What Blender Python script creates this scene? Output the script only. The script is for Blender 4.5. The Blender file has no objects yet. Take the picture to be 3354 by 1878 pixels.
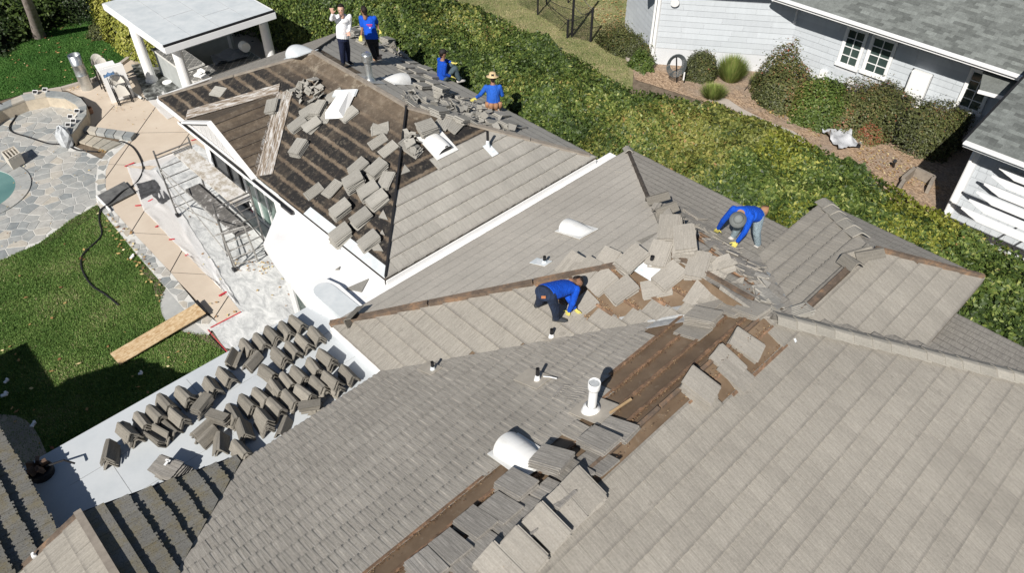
import bpy, bmesh, math, random
import numpy as np
from mathutils import Vector, Matrix
R_ = random.Random(7)
D = bpy.data
scene = bpy.context.scene
col = scene.collection
# ---------------------------------------------------------------- camera, world, sun
F, CX, CY = 2467.0, 1677.0, 939.0            # focal length and centre in photograph pixels (3354 wide)
PITCH = math.atan(2277 / F)
AZ = math.radians(46.0638)
CH = 13.0                                    # drone height above the patio
_R = np.array([math.sin(AZ), -math.cos(AZ), 0]); _H = np.array([math.cos(AZ), math.sin(AZ), 0]); _U = np.array([0, 0, 1.0])
_FW = math.cos(PITCH) * _H - math.sin(PITCH) * _U
_UP = math.sin(PITCH) * _H + math.cos(PITCH) * _U
CAM = np.array([0, 0, CH])
cd = D.cameras.new('camera'); cam = D.objects.new('camera', cd); col.objects.link(cam)
cd.sensor_width = 36; cd.lens = F / 3354 * 36; cd.clip_end = 500
cam.matrix_world = Matrix(((_R[0], _UP[0], -_FW[0], 0), (_R[1], _UP[1], -_FW[1], 0), (_R[2], _UP[2], -_FW[2], CH), (0, 0, 0, 1)))
scene.camera = cam
SUN_AZ, SUN_EL = math.radians(205.0), math.radians(40)     # where the sun stands, from +X towards +Y
w = D.worlds.new('World'); scene.world = w; w.use_nodes = True
wn = w.node_tree; bg = wn.nodes['Background']
sky = wn.nodes.new('ShaderNodeTexSky'); sky.sky_type = 'NISHITA'; sky.sun_disc = False
sky.sun_elevation = SUN_EL; sky.sun_rotation = math.pi / 2 - SUN_AZ
sky.altitude = 100; sky.air_density = 1.0; sky.dust_density = 0.6; sky.ozone_density = 1.0
wn.links.new(sky.outputs[0], bg.inputs[0]); bg.inputs[1].default_value = 0.05
sl = D.lights.new('sun', 'SUN'); so = D.objects.new('sun', sl); col.objects.link(so)
sl.energy = 5.0; sl.angle = math.radians(0.53); sl.color = (1.0, 0.955, 0.89)
sd = Vector((math.cos(SUN_AZ) * math.cos(SUN_EL), math.sin(SUN_AZ) * math.cos(SUN_EL), math.sin(SUN_EL)))
so.rotation_euler = sd.to_track_quat('Z', 'Y').to_euler()
scene.view_settings.view_transform = 'Standard'; scene.view_settings.look = 'None'
scene.view_settings.gamma = 1; scene.view_settings.use_curve_mapping = False
scene.view_settings.exposure = 0.13
scene.render.engine = 'CYCLES'
scene.cycles.max_bounces = 5; scene.cycles.diffuse_bounces = 2; scene.cycles.transparent_max_bounces = 8

# ---------------------------------------------------------------- photograph pixel <-> place
def ray(x, y):
    return (x - CX) / F * _R - (y - CY) / F * _UP + _FW
def P(x, y, z=0.0):
    d = ray(x, y); p = CAM + d * ((z - CH) / d[2]); return Vector(p)
def proj(p):
    v = np.array(p) - CAM; k = v @ _FW
    return (CX + F * (v @ _R) / k, CY - F * (v @ _UP) / k)
def hit(n, p0, x, y):
    d = ray(x, y); n = np.array(n)
    return Vector(CAM + d * (np.dot(n, np.array(p0) - CAM) / np.dot(n, d)))
def inpoly(x, y, poly):
    c = False; n = len(poly); j = n - 1
    for i in range(n):
        xi, yi = poly[i][0], poly[i][1]; xj, yj = poly[j][0], poly[j][1]
        if (yi > y) != (yj > y) and x < (xj - xi) * (y - yi) / (yj - yi) + xi: c = not c
        j = i
    return c

# ---------------------------------------------------------------- object helpers
def tag(o, label=None, cat=None, group=None, kind=None):
    if label: o['label'] = label
    if cat: o['category'] = cat
    if group: o['group'] = group
    if kind: o['kind'] = kind
    return o
def link(o, parent=None):
    col.objects.link(o)
    if parent is not None:
        o.parent = parent
    return o
def empty(name, loc, label=None, cat=None, group=None):
    o = D.objects.new(name, None); col.objects.link(o); o.location = loc; o.empty_display_size = .1
    return tag(o, label, cat, group)
class MB:
    def __init__(s): s.v = []; s.f = []; s.m = []
    def quad(s, a, b, c, d, m=0):
        i = len(s.v); s.v += [tuple(a), tuple(b), tuple(c), tuple(d)]; s.f.append((i, i+1, i+2, i+3)); s.m.append(m)
    def poly(s, pts, m=0):
        i = len(s.v); s.v += [tuple(p) for p in pts]; s.f.append(tuple(range(i, i+len(pts)))); s.m.append(m)
    def prism(s, base, top, m=0, bottom=True):
        n = len(base); i = len(s.v); s.v += [tuple(p) for p in base] + [tuple(p) for p in top]
        s.f.append(tuple(i+n+k for k in range(n))); s.m.append(m)
        if bottom: s.f.append(tuple(i+n-1-k for k in range(n))); s.m.append(m)
        for k in range(n):
            l = (k+1) % n; s.f.append((i+k, i+l, i+n+l, i+n+k)); s.m.append(m)
    def slab(s, pts, th, m=0):                     # pts top outline, thickness downwards
        up = [Vector(p) for p in pts]
        n = (up[1]-up[0]).cross(up[2]-up[0])
        if n.z < 0: up.reverse()
        s.prism([p - Vector((0, 0, th)) for p in up], up, m)
    def box(s, c, size, rz=0, m=0, rot=None):
        M = rot if rot is not None else Matrix.Rotation(rz, 3, 'Z')
        c = Vector(c); hx, hy, hz = size[0]/2, size[1]/2, size[2]/2
        q = [c + M @ Vector((x, y, z)) for z in (-hz, hz) for x, y in ((-hx, -hy), (hx, -hy), (hx, hy), (-hx, hy))]
        s.prism(q[:4], q[4:], m)
    def bar(s, a, b, w, h=None, up=Vector((0, 0, 1)), m=0):  # rectangular bar a->b
        a, b = Vector(a), Vector(b); h = h or w; d = (b-a).normalized()
        sx = d.cross(up)
        if sx.length < 1e-4: sx = d.cross(Vector((1, 0, 0)))
        sx.normalize(); sy = sx.cross(d).normalized()
        o = [sx*w/2+sy*h/2, -sx*w/2+sy*h/2, -sx*w/2-sy*h/2, sx*w/2-sy*h/2]
        s.prism([a+k for k in reversed(o)], [b+k for k in reversed(o)], m)
    def tube(s, pts, r, n=8, m=0, cap=True):
        pts = [Vector(p) for p in pts]; rs = r if isinstance(r, (list, tuple)) else [r]*len(pts)
        base = len(s.v); up = Vector((0, 0, 1))
        for i, p in enumerate(pts):
            d = (pts[min(i+1, len(pts)-1)] - pts[max(i-1, 0)]).normalized()
            x = d.cross(up)
            if x.length < .05: x = d.cross(Vector((1, 0, 0)))
            x.normalize(); y = x.cross(d)
            for k in range(n):
                a = 2*math.pi*k/n; s.v.append(tuple(p + (x*math.cos(a) + y*math.sin(a))*rs[i]))
        for i in range(len(pts)-1):
            for k in range(n):
                l = (k+1) % n; s.f.append((base+i*n+k, base+(i+1)*n+k, base+(i+1)*n+l, base+i*n+l)); s.m.append(m)
        if cap:
            s.f.append(tuple(base+k for k in range(n))); s.m.append(m)
            s.f.append(tuple(base+(len(pts)-1)*n+n-1-k for k in range(n))); s.m.append(m)
    def build(s, name, mats, parent=None, smooth=False, mesh_only=False, origin=None):
        me = D.meshes.new(name)
        v = s.v
        if origin is not None: v = [(a[0]-origin[0], a[1]-origin[1], a[2]-origin[2]) for a in v]
        me.from_pydata(v, [], s.f)
        if not isinstance(mats, (list, tuple)): mats = [mats]
        for q in mats: me.materials.append(q)
        if len(mats) > 1: me.polygons.foreach_set('material_index', s.m)
        if smooth: me.polygons.foreach_set('use_smooth', [True]*len(me.polygons))
        me.validate(); me.update()
        if mesh_only: return me
        o = D.objects.new(name, me); 
        if origin is not None: o.location = origin
        link(o, parent)
        if parent is not None and origin is None: o.matrix_parent_inverse = pinv(parent)
        elif parent is not None: o.matrix_parent_inverse = pinv(parent)
        return o
def pinv(p):
    M = Matrix.Identity(4); q = p
    chain = []
    while q is not None: chain.append(q); q = q.parent
    for q in reversed(chain): M = M @ (q.matrix_parent_inverse if q.parent else Matrix.Identity(4)) @ q.matrix_basis
    return M.inverted()
def inst(name, me, M, parent=None):
    o = D.objects.new(name, me); link(o, parent)
    if parent is not None: o.matrix_parent_inverse = pinv(parent)
    o.matrix_basis = M
    return o
def nps(name, verts, faces_n, mat, parent=None, colattr=None):   # fast numpy mesh: verts (N,3), every face has faces_n verts in order
    me = D.meshes.new(name); n = len(verts); nf = n // faces_n
    me.vertices.add(n); me.vertices.foreach_set('co', verts.astype(np.float32).ravel())
    me.loops.add(n); me.loops.foreach_set('vertex_index', np.arange(n, dtype=np.int32))
    me.polygons.add(nf); me.polygons.foreach_set('loop_start', np.arange(0, n, faces_n, dtype=np.int32))
    me.polygons.foreach_set('loop_total', np.full(nf, faces_n, dtype=np.int32))
    if colattr is not None:
        a = me.attributes.new('tint', 'FLOAT', 'POINT'); a.data.foreach_set('value', colattr.astype(np.float32))
    me.materials.append(mat); me.update(calc_edges=True); me.validate()
    o = D.objects.new(name, me); link(o, parent)
    if parent is not None: o.matrix_parent_inverse = pinv(parent)
    return o

# ---------------------------------------------------------------- materials
class NT:
    def __init__(s, name):
        s.m = D.materials.new(name); s.m.use_nodes = True; s.t = s.m.node_tree; s.b = s.t.nodes['Principled BSDF']
        s.b.inputs['Specular IOR Level'].default_value = .3
    def n(s, typ, **kw):
        o = s.t.nodes.new('ShaderNode' + typ)
        for k, v in kw.items():
            if k in o.inputs.keys(): o.inputs[k].default_value = v
            else: setattr(o, k, v)
        return o
    def l(s, a, b): s.t.links.new(a, b)
    def pos(s, mode='world'):
        if mode == 'world': return s.n('NewGeometry').outputs['Position']
        return s.n('TexCoord').outputs['Object']
    def mapped(s, vec, sc):
        mp = s.n('Mapping'); s.l(vec, mp.inputs[0]); mp.inputs['Scale'].default_value = sc if isinstance(sc, tuple) else (sc,)*3
        return mp.outputs[0]
    def noise(s, vec, scale=1, detail=4, rough=.55, dist=0):
        o = s.n('TexNoise'); o.inputs['Scale'].default_value = scale; o.inputs['Detail'].default_value = detail
        o.inputs['Roughness'].default_value = rough; o.inputs['Distortion'].default_value = dist
        s.l(vec, o.inputs['Vector']); return o.outputs['Fac']
    def ramp(s, fac, stops, interp='LINEAR'):
        o = s.n('ValToRGB'); o.color_ramp.interpolation = interp; e = o.color_ramp.elements
        while len(e) < len(stops): e.new(.5)
        for k, (p, c) in enumerate(stops):
            e[k].position = p; e[k].color = (c, c, c, 1) if isinstance(c, (int, float)) else (*c, 1)
        s.l(fac, o.inputs[0]); return o.outputs[0]
    def mix(s, fac, a, b, blend='MIX'):
        o = s.n('Mix'); o.data_type = 'RGBA'; o.blend_type = blend
        for v, i in ((fac, 0), (a, 6), (b, 7)):
            if isinstance(v, (int, float)): o.inputs[i].default_value = v if i == 0 else (v, v, v, 1)
            elif isinstance(v, tuple): o.inputs[i].default_value = (*v, 1)
            else: s.l(v, o.inputs[i])
        return o.outputs[2]
    def math(s, op, a, b=None, clamp=False):
        o = s.n('Math'); o.operation = op; o.use_clamp = clamp
        for v, i in ((a, 0), (b, 1)):
            if v is None: continue
            if isinstance(v, (int, float)): o.inputs[i].default_value = v
            else: s.l(v, o.inputs[i])
        return o.outputs[0]
    def bump(s, h, strength=.3, dist=.01):
        o = s.n('Bump'); o.inputs['Strength'].default_value = strength; o.inputs['Distance'].default_value = dist
        s.l(h, o.inputs['Height']); s.l(o.outputs[0], s.b.inputs['Normal'])
    def base(s, c):
        if isinstance(c, tuple): s.b.inputs['Base Color'].default_value = (*c, 1)
        else: s.l(c, s.b.inputs['Base Color'])
    def rough(s, v): s.b.inputs['Roughness'].default_value = v
def simple(name, c, rough=.7, var=.12, scale=3, bump=0, metallic=0, mode='world', fine=60):
    t = NT(name); p = t.pos(mode)
    n = t.noise(p, scale, 5, .6); k = t.ramp(n, [(.3, 1-var), (.7, 1+var)])
    n2 = t.noise(p, fine, 2, .6); k2 = t.ramp(n2, [(.25, 1-var*.6), (.75, 1+var*.6)])
    c2 = t.mix(1.0, c, k, 'MULTIPLY'); c2 = t.mix(1.0, c2, k2, 'MULTIPLY')
    t.base(c2); t.rough(rough); t.b.inputs['Metallic'].default_value = metallic
    if bump: t.bump(n2, bump, .006)
    return t.m
def grit(name, stops, scale=6, detail=8, rough=.9, bump=.3, bscale=40, dist=.01, distort=0, mode='world', mp=None):
    t = NT(name); p = t.pos(mode)
    if mp: p = t.mapped(p, mp)
    c = t.ramp(t.noise(p, scale, detail, .65, distort), stops); t.base(c); t.rough(rough)
    if bump: t.bump(t.noise(p, bscale, 4, .6), bump, dist)
    return t.m
def tile_mat(name, c, streak=.22, moss=0.0, warm=(1.0, 1.0, 1.0), rnd=.06, stainc=(.10, .085, .07), lap=.5):
    t = NT(name); ob = t.pos('object'); wp = t.pos('world')
    st = t.noise(t.mapped(ob, (46, 2.2, 1)), 1, 3, .6)
    st2 = t.noise(t.mapped(ob, (110, 5, 1)), 1, 2, .5)
    k = t.ramp(st, [(.3, 1-streak), (.7, 1+streak*.7)])
    k2 = t.ramp(st2, [(.3, 1-streak*.7), (.7, 1+streak*.5)])
    big = t.ramp(t.noise(wp, .55, 7, .7), [(.3, .85), (.7, 1.10)])
    fine = t.ramp(t.noise(wp, 38, 4, .7), [(.25, .82), (.75, 1.15)])
    c1 = t.mix(1.0, c, k, 'MULTIPLY'); c1 = t.mix(1.0, c1, k2, 'MULTIPLY'); c1 = t.mix(1.0, c1, big, 'MULTIPLY'); c1 = t.mix(1.0, c1, fine, 'MULTIPLY')
    oi = t.n('ObjectInfo'); r = t.ramp(oi.outputs['Random'], [(0, 1-rnd), (1, 1+rnd)]); c1 = t.mix(1.0, c1, r, 'MULTIPLY')
    # worn dark blotches and pale lime spots
    bl = t.ramp(t.noise(wp, 5.5, 6, .75), [(.60, 0.0), (.74, .45)]); c1 = t.mix(bl, c1, stainc)
    if lap:  # shadow line of each course's butt edge put into the colour, with some grime
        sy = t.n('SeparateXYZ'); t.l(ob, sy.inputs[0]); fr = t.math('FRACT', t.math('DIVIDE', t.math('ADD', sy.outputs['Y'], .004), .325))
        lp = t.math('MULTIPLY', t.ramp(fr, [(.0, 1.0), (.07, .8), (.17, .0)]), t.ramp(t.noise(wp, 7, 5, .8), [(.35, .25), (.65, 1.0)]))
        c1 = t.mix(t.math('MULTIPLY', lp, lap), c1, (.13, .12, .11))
    if moss:
        ms = t.ramp(t.noise(wp, 3.2, 7, .75), [(.46, 0.0), (.62, moss)]); c1 = t.mix(ms, c1, (.20, .155, .05))
        sp = t.ramp(t.noise(wp, 60, 2, .6), [(.60, 0.0), (.66, .8)]); c1 = t.mix(sp, c1, (.03, .028, .025))
    sp = t.ramp(t.noise(wp, 90, 1, .5), [(.73, 0.0), (.77, .6)]); c1 = t.mix(sp, c1, (.6, .6, .57))
    t.base(c1); t.rough(.92)
    t.bump(t.math('ADD', st, t.math('MULTIPLY', st2, .6)), .3, .004)
    return t.m
M = {}
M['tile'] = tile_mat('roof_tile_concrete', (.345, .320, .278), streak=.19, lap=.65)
M['tile_pale_grazing'] = tile_mat('roof_tile_pale_grazing', (.50, .465, .41), streak=.08)  # smoother tan tile, with its grazing-angle brightness put into the base colour
M['tile_grey'] = tile_mat('roof_tile_grey', (.37, .345, .305), streak=.26, lap=.35)
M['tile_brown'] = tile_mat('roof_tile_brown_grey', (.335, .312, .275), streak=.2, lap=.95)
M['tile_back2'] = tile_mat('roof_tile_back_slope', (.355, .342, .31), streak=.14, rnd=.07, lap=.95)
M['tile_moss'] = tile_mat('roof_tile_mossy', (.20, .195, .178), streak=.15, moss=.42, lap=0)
M['tile_back'] = tile_mat('loose_tile_grey', (.40, .38, .34), streak=.16, rnd=.06)
M['loose'] = tile_mat('loose_tile_pale', (.35, .335, .30), streak=.10, rnd=.13, lap=0)
M['loose_tan'] = tile_mat('loose_tile_tan', (.35, .325, .285), streak=.12, rnd=.12, lap=0)
M['loose_grey'] = tile_mat('loose_tile_dark_ribbed', (.33, .31, .28), streak=.30, rnd=.10, lap=0)
M['capl'] = tile_mat('hip_cap_concrete', (.40, .375, .325), streak=.12, rnd=.12, lap=0)
M['cap'] = tile_mat('ridge_cap_concrete', (.255, .235, .20), streak=.18, rnd=.22, lap=0)
M['white'] = simple('white_paint', (.86, .86, .85), .55, .03, 1.5)
M['ventw'] = grit('painted_vent_metal', [(.3, (.66, .65, .62)), (.5, (.78, .78, .76)), (.75, (.82, .82, .81))], 4, 7, .5, .08, 14, .004)
M['whitemem'] = grit('white_roof_coating', [(.35, (.80, .79, .78)), (.5, (.90, .89, .88)), (.62, (.93, .93, .93)), (.8, (.78, .74, .71))], 1.2, 7, .6, .12, 25, .004)
M['deckmem'] = grit('grey_roof_membrane', [(.3, (.49, .525, .55)), (.55, (.565, .595, .615)), (.8, (.51, .545, .57))], 1.1, 6, .75, .12, 60, .003)
M['capmem'] = grit('pale_grey_coated_cap', [(.35, (.55, .59, .61)), (.65, (.66, .69, .70))], 2.5, 5, .6, .1, 30, .003)
M['conc'] = grit('beige_concrete', [(.3, (.56, .47, .375)), (.55, (.62, .53, .43)), (.75, (.66, .58, .48))], .9, 8, .85, .15, 60, .003)
M['conc2'] = grit('grey_beige_concrete', [(.3, (.34, .29, .23)), (.7, (.44, .38, .31))], 1.5, 8, .85, .2, 50, .003)
M['kerb'] = grit('kerb_concrete', [(.3, (.42, .37, .32)), (.7, (.52, .47, .41))], 4, 8, .85, .2, 50, .003)
M['dark'] = simple('black_rubber', (.018, .018, .02), .6, .2)
M['black'] = simple('black_paint', (.02, .02, .022), .45, .15)
M['galv'] = simple('galvanised_steel', (.62, .64, .64), .32, .18, 5, .05, .85)
M['steel'] = simple('dusty_scaffold_tube', (.15, .145, .14), .6, .5, 9)
M['steelpale'] = simple('paint_spattered_tube', (.36, .35, .33), .65, .5, 14)
M['soffit'] = simple('soffit_paint', (.62, .61, .60), .7, .06, 3)
M['gold'] = simple('yellow_plastic', (.75, .42, .02), .5, .1)
M['red'] = simple('red_tape', (.62, .05, .07), .6, .25, 12)
M['glass'] = None
t = NT('window_glass'); t.b.inputs['Roughness'].default_value = .06; t.base(t.ramp(t.noise(t.pos(), .9, 3), [(.3, (.025, .045, .042)), (.7, (.07, .10, .09))])); t.b.inputs['Specular IOR Level'].default_value = .6; M['glass'] = t.m
t = NT('green_glass_door'); t.b.inputs['Roughness'].default_value = .12; t.base(t.ramp(t.noise(t.mapped(t.pos(), (1, 2, .4)), 1.6, 3), [(.35, (.05, .085, .075)), (.6, (.21, .29, .26))])); M['glassg'] = t.m
t = NT('door_glass_dark'); t.b.inputs['Roughness'].default_value = .15; t.base((.10, .105, .11)); M['glassd'] = t.m
# dark roofing felt with brown dust bands left by the tiles
def felt(name, black=.96, tone=1.0):
    t = NT(name); ob = t.pos('object'); wp = t.pos('world')
    sx = t.n('SeparateXYZ'); t.l(ob, sx.inputs[0])
    wob = t.math('ADD', t.math('MULTIPLY', t.math('SUBTRACT', t.noise(wp, 4.0, 6, .75), .5), .45), t.math('MULTIPLY', t.math('SUBTRACT', t.noise(wp, 22, 3, .7), .5), .35))
    fr = t.math('FRACT', t.math('ADD', t.math('DIVIDE', sx.outputs['Y'], .345), wob))
    tri = t.math('ABSOLUTE', t.math('SUBTRACT', fr, .5))          # 0 middle .. .5 lap edge
    sc = t.ramp(t.noise(t.mapped(ob, (2.6, .7, 1)), 1.0, 6, .75), [(.34, 0.0), (.50, 1.0)])
    dk = t.math('MULTIPLY', t.ramp(tri, [(.33, 1.0), (.43, 0.0)]), t.math('ADD', t.math('MULTIPLY', sc, .38), .62)); dk = t.math('MULTIPLY', dk, t.ramp(t.math('DIVIDE', t.math('ADD', sx.outputs['Y'], t.math('MULTIPLY', t.noise(wp, .7, 3), 1.2)), 4.0), [(.72, 1.0), (.98, .10)]))
    brown = t.ramp(t.noise(wp, 2.2, 8, .7), [(.25, (.085*tone, .064*tone, .047*tone)), (.5, (.15*tone, .115*tone, .082*tone)), (.66, (.22*tone, .175*tone, .13*tone)), (.82, (.30*tone, .26*tone, .21*tone))])
    c = t.mix(t.math('MULTIPLY', dk, black), brown, (.015, .015, .016))
    crm = t.math('MULTIPLY', t.ramp(t.noise(wp, 1.9, 8, .8), [(.54, 0.0), (.63, .8)]), t.ramp(t.math('DIVIDE', sx.outputs['Y'], 4.0), [(.62, 0.0), (.9, 1.0)])); c = t.mix(crm, c, (.42, .37, .29)); dust = t.ramp(t.noise(wp, 9, 8, .8), [(.53, 0.0), (.70, .45)]); c = t.mix(dust, c, (.33, .28, .21))
    sp = t.ramp(t.noise(wp, 26, 3, .6), [(.70, 0.0), (.745, .75)]); c = t.mix(sp, c, (.46, .42, .36))
    t.base(c); t.rough(.85); t.bump(t.noise(wp, 16, 6, .7), .4, .012)
    return t.m
M['felt'] = felt('old_roof_felt')
M['felt2'] = felt('old_roof_felt_brown', .25, .85)
t = NT('brown_underlay'); wp = t.pos()
c = t.ramp(t.noise(wp, 1.6, 6, .6), [(.3, (.125, .086, .056)), (.55, (.195, .138, .090)), (.75, (.265, .192, .130))])
c = t.mix(t.ramp(t.noise(wp, 8, 7, .75), [(.56, 0.0), (.7, .6)]), c, (.26, .21, .155)); t.base(c); t.rough(.5); t.bump(t.noise(wp, 9, 6, .6), .3, .012); M['under'] = t.m
t = NT('weathered_batten'); wp = t.pos()
c = t.ramp(t.noise(wp, 7, 7, .7), [(.3, (.09, .06, .04)), (.5, (.20, .13, .085)), (.62, (.34, .20, .12)), (.78, (.42, .33, .24))]); t.base(c); t.rough(.85); t.bump(t.noise(wp, 40, 4, .7), .5, .01); M['batten'] = t.m
t = NT('ridge_board'); wp = t.pos()
c = t.ramp(t.noise(wp, 3.5, 7, .75), [(.3, (.07, .055, .045)), (.5, (.16, .12, .09)), (.62, (.27, .17, .105)), (.78, (.40, .30, .22))]); t.base(c); t.rough(.85); t.bump(t.noise(wp, 30, 4, .7), .6, .012); M['board'] = t.m
M['pine'] = grit('new_sawn_wood', [(.3, (.34, .23, .12)), (.7, (.50, .36, .21))], 6, 5, .7, .2, 40, .004)
M['greyboard'] = grit('weathered_grey_board', [(.3, (.22, .19, .16)), (.7, (.34, .30, .25))], 6, 5, .8, .3, 40, .005)
t = NT('osb_board'); ob = t.pos('object')
v = t.n('TexVoronoi'); t.l(t.mapped(ob, (14, 38, 14)), v.inputs['Vector']); v.inputs['Scale'].default_value = 1.0
c = t.ramp(v.outputs['Color'], [(.2, (.42, .26, .12)), (.5, (.60, .43, .24)), (.8, (.72, .56, .36))]); c = t.mix(.4, c, t.ramp(t.noise(ob, 9, 5), [(.3, (.40, .25, .12)), (.7, (.74, .60, .40))])); t.base(c); t.rough(.7); M['osb'] = t.m
t = NT('rusty_valley_metal'); ob = t.pos('object')
a = t.noise(t.mapped(ob, (7, 1.1, 1)), 2.2, 8, .75, .6)
c = t.ramp(a, [(.30, (.10, .07, .05)), (.44, (.24, .19, .14)), (.52, (.38, .34, .30)), (.58, (.60, .59, .57)), (.75, (.45, .43, .41))]); t.base(c); t.rough(.6); t.bump(a, .5, .01); M['valley'] = t.m
M['lead'] = grit('grey_flashing', [(.3, (.20, .21, .22)), (.5, (.36, .37, .37)), (.7, (.50, .50, .49))], 3, 6, .5, .2, 14, .006)
M['lead2'] = grit('worn_zinc', [(.3, (.36, .37, .37)), (.6, (.55, .56, .56))], 6, 5, .45, .1, 20, .004)
M['darkwood'] = grit('dark_old_wood', [(.3, (.05, .042, .036)), (.7, (.14, .115, .095))], 6, 6, .8, .3, 30, .006)
M['flash'] = grit('tan_flashing', [(.3, (.36, .33, .28)), (.7, (.46, .42, .36))], 6, 4, .5, .1, 20, .004)
M['silver'] = grit('bright_flashing', [(.3, (.55, .62, .66)), (.6, (.80, .82, .83))], 8, 4, .35, .1, 20, .004)
# shingles on the neighbour's roof
t = NT('asphalt_shingle'); wp = t.pos(); oi = t.n('ObjectInfo')
c = t.ramp(t.noise(wp, 120, 3, .7), [(.3, (.115, .125, .118)), (.7, (.235, .25, .235))])
c = t.mix(1.0, c, t.ramp(oi.outputs['Random'], [(0, .66), (1, 1.25)]), 'MULTIPLY'); c = t.mix(1.0, c, t.ramp(t.noise(wp, 4.5, 3, .9), [(.3, .78), (.7, 1.22)]), 'MULTIPLY'); t.base(c); t.rough(.95); M['shingle'] = t.m
t = NT('white_grey_shingle_siding'); wp = t.pos(); oi = t.n('ObjectInfo')
c = t.mix(1.0, (.53, .565, .595), t.ramp(oi.outputs['Random'], [(0, .93), (1, 1.05)]), 'MULTIPLY'); c = t.mix(1.0, c, t.ramp(t.noise(t.mapped(wp, (9, 9, 1.2)), 1, 5), [(.3, .955), (.7, 1.04)]), 'MULTIPLY'); t.base(c); t.rough(.75); M['siding'] = t.m
M['stucco'] = grit('white_stucco', [(.3, (.78, .78, .77)), (.7, (.86, .86, .85))], 2, 6, .8, .2, 90, .003)
# ground
t = NT('lawn_grass'); wp = t.pos()
c = t.ramp(t.noise(wp, 1.1, 7, .7), [(.3, (.060, .120, .026)), (.5, (.10, .18, .042)), (.64, (.15, .21, .062)), (.76, (.25, .22, .12))]); t.base(c); t.rough(.95); t.bump(t.noise(wp, 45, 4, .7), .8, .03); M['lawn'] = t.m
t = NT('lawn_grass_lush'); wp = t.pos()
c = t.ramp(t.noise(wp, .8, 5, .6), [(.3, (.035, .10, .018)), (.6, (.055, .14, .026)), (.8, (.085, .18, .04))]); t.base(c); t.rough(.95); t.bump(t.noise(wp, 45, 4, .7), .6, .02); M['lawn2'] = t.m
t = NT('dry_lawn'); wp = t.pos()
c = t.ramp(t.noise(wp, 1.4, 8, .75), [(.28, (.13, .16, .06)), (.45, (.22, .225, .10)), (.58, (.34, .29, .16)), (.75, (.46, .36, .23))]); t.base(c); t.rough(.95); t.bump(t.noise(wp, 45, 4, .7), .6, .02); M['dry'] = t.m
M['soil'] = grit('bare_soil', [(.3, (.11, .085, .06)), (.7, (.24, .19, .14))], 5, 8, .95, .5, 30, .02)
t = NT('bark_mulch'); wp = t.pos()
v = t.n('TexVoronoi'); t.l(t.mapped(wp, (30, 17, 20)), v.inputs['Vector']); v.inputs['Scale'].default_value = 1.0
c = t.ramp(v.outputs['Color'], [(.15, (.18, .12, .08)), (.5, (.36, .25, .16)), (.85, (.56, .41, .28))]); c = t.mix(t.ramp(t.noise(wp, .6, 5, .7), [(.42, 0.0), (.62, .8)]), c, (.31, .25, .20)); t.base(c); t.rough(.95); t.bump(v.outputs['Distance'], .5, .02); M['mulch'] = t.m
def leafmat(name, stops, spec=.3, rough=.5):
    t = NT(name); at = t.n('Attribute'); at.attribute_name = 'tint'
    c = t.ramp(at.outputs['Fac'], stops); t.base(c); t.rough(rough); t.b.inputs['Specular IOR Level'].default_value = spec
    return t.m
G1 = [(0, (.020, .034, .010)), (.35, (.044, .074, .017)), (.6, (.092, .136, .029)), (.85, (.18, .22, .052)), (1, (.34, .36, .12))]
M['leaf'] = leafmat('hedge_leaf', G1)
M['leafy'] = leafmat('hedge_leaf_yellowing', [(0, (.045, .06, .02)), (.3, (.11, .13, .028)), (.6, (.20, .21, .05)), (.85, (.33, .30, .09)), (1, (.30, .16, .07))])
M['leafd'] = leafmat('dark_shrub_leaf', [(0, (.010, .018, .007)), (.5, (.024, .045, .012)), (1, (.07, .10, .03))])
M['leafb'] = leafmat('bright_shrub_leaf', [(0, (.07, .085, .014)), (.5, (.19, .21, .03)), (1, (.42, .40, .10))])
M['leafr'] = leafmat('reddening_shrub_leaf', [(0, (.035, .038, .018)), (.35, (.075, .09, .030)), (.65, (.125, .135, .045)), (.88, (.19, .13, .06)), (1, (.25, .08, .045))])
M['leafg'] = leafmat('green_shrub_leaf', [(0, (.03, .05, .012)), (.5, (.07, .11, .022)), (.85, (.13, .18, .04)), (1, (.25, .17, .07))])
M['blade'] = leafmat('grass_blade', [(0, (.060, .12, .026)), (.45, (.13, .22, .052)), (.8, (.21, .29, .085)), (1, (.34, .31, .17))], .2, .7)
M['blade2'] = leafmat('lush_grass_blade', [(0, (.030, .090, .016)), (.6, (.060, .150, .028)), (1, (.11, .21, .05))], .2, .7)
M['litterleaf'] = leafmat('dead_needle_litter', [(0, (.10, .055, .035)), (.4, (.20, .115, .065)), (.75, (.30, .18, .10)), (1, (.50, .38, .22))], .2, .8)
M['dryleaf'] = leafmat('fallen_leaf', [(0, (.22, .10, .05)), (.4, (.40, .24, .10)), (.75, (.55, .40, .16)), (1, (.70, .62, .36))], .2, .8)
M['bark'] = grit('tree_bark', [(.3, (.16, .13, .11)), (.7, (.34, .30, .27))], 7, 8, .95, .6, 20, .02)
M['hedgecore'] = simple('hedge_inner_twigs', (.012, .014, .008), .95, .3, 6)
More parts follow.
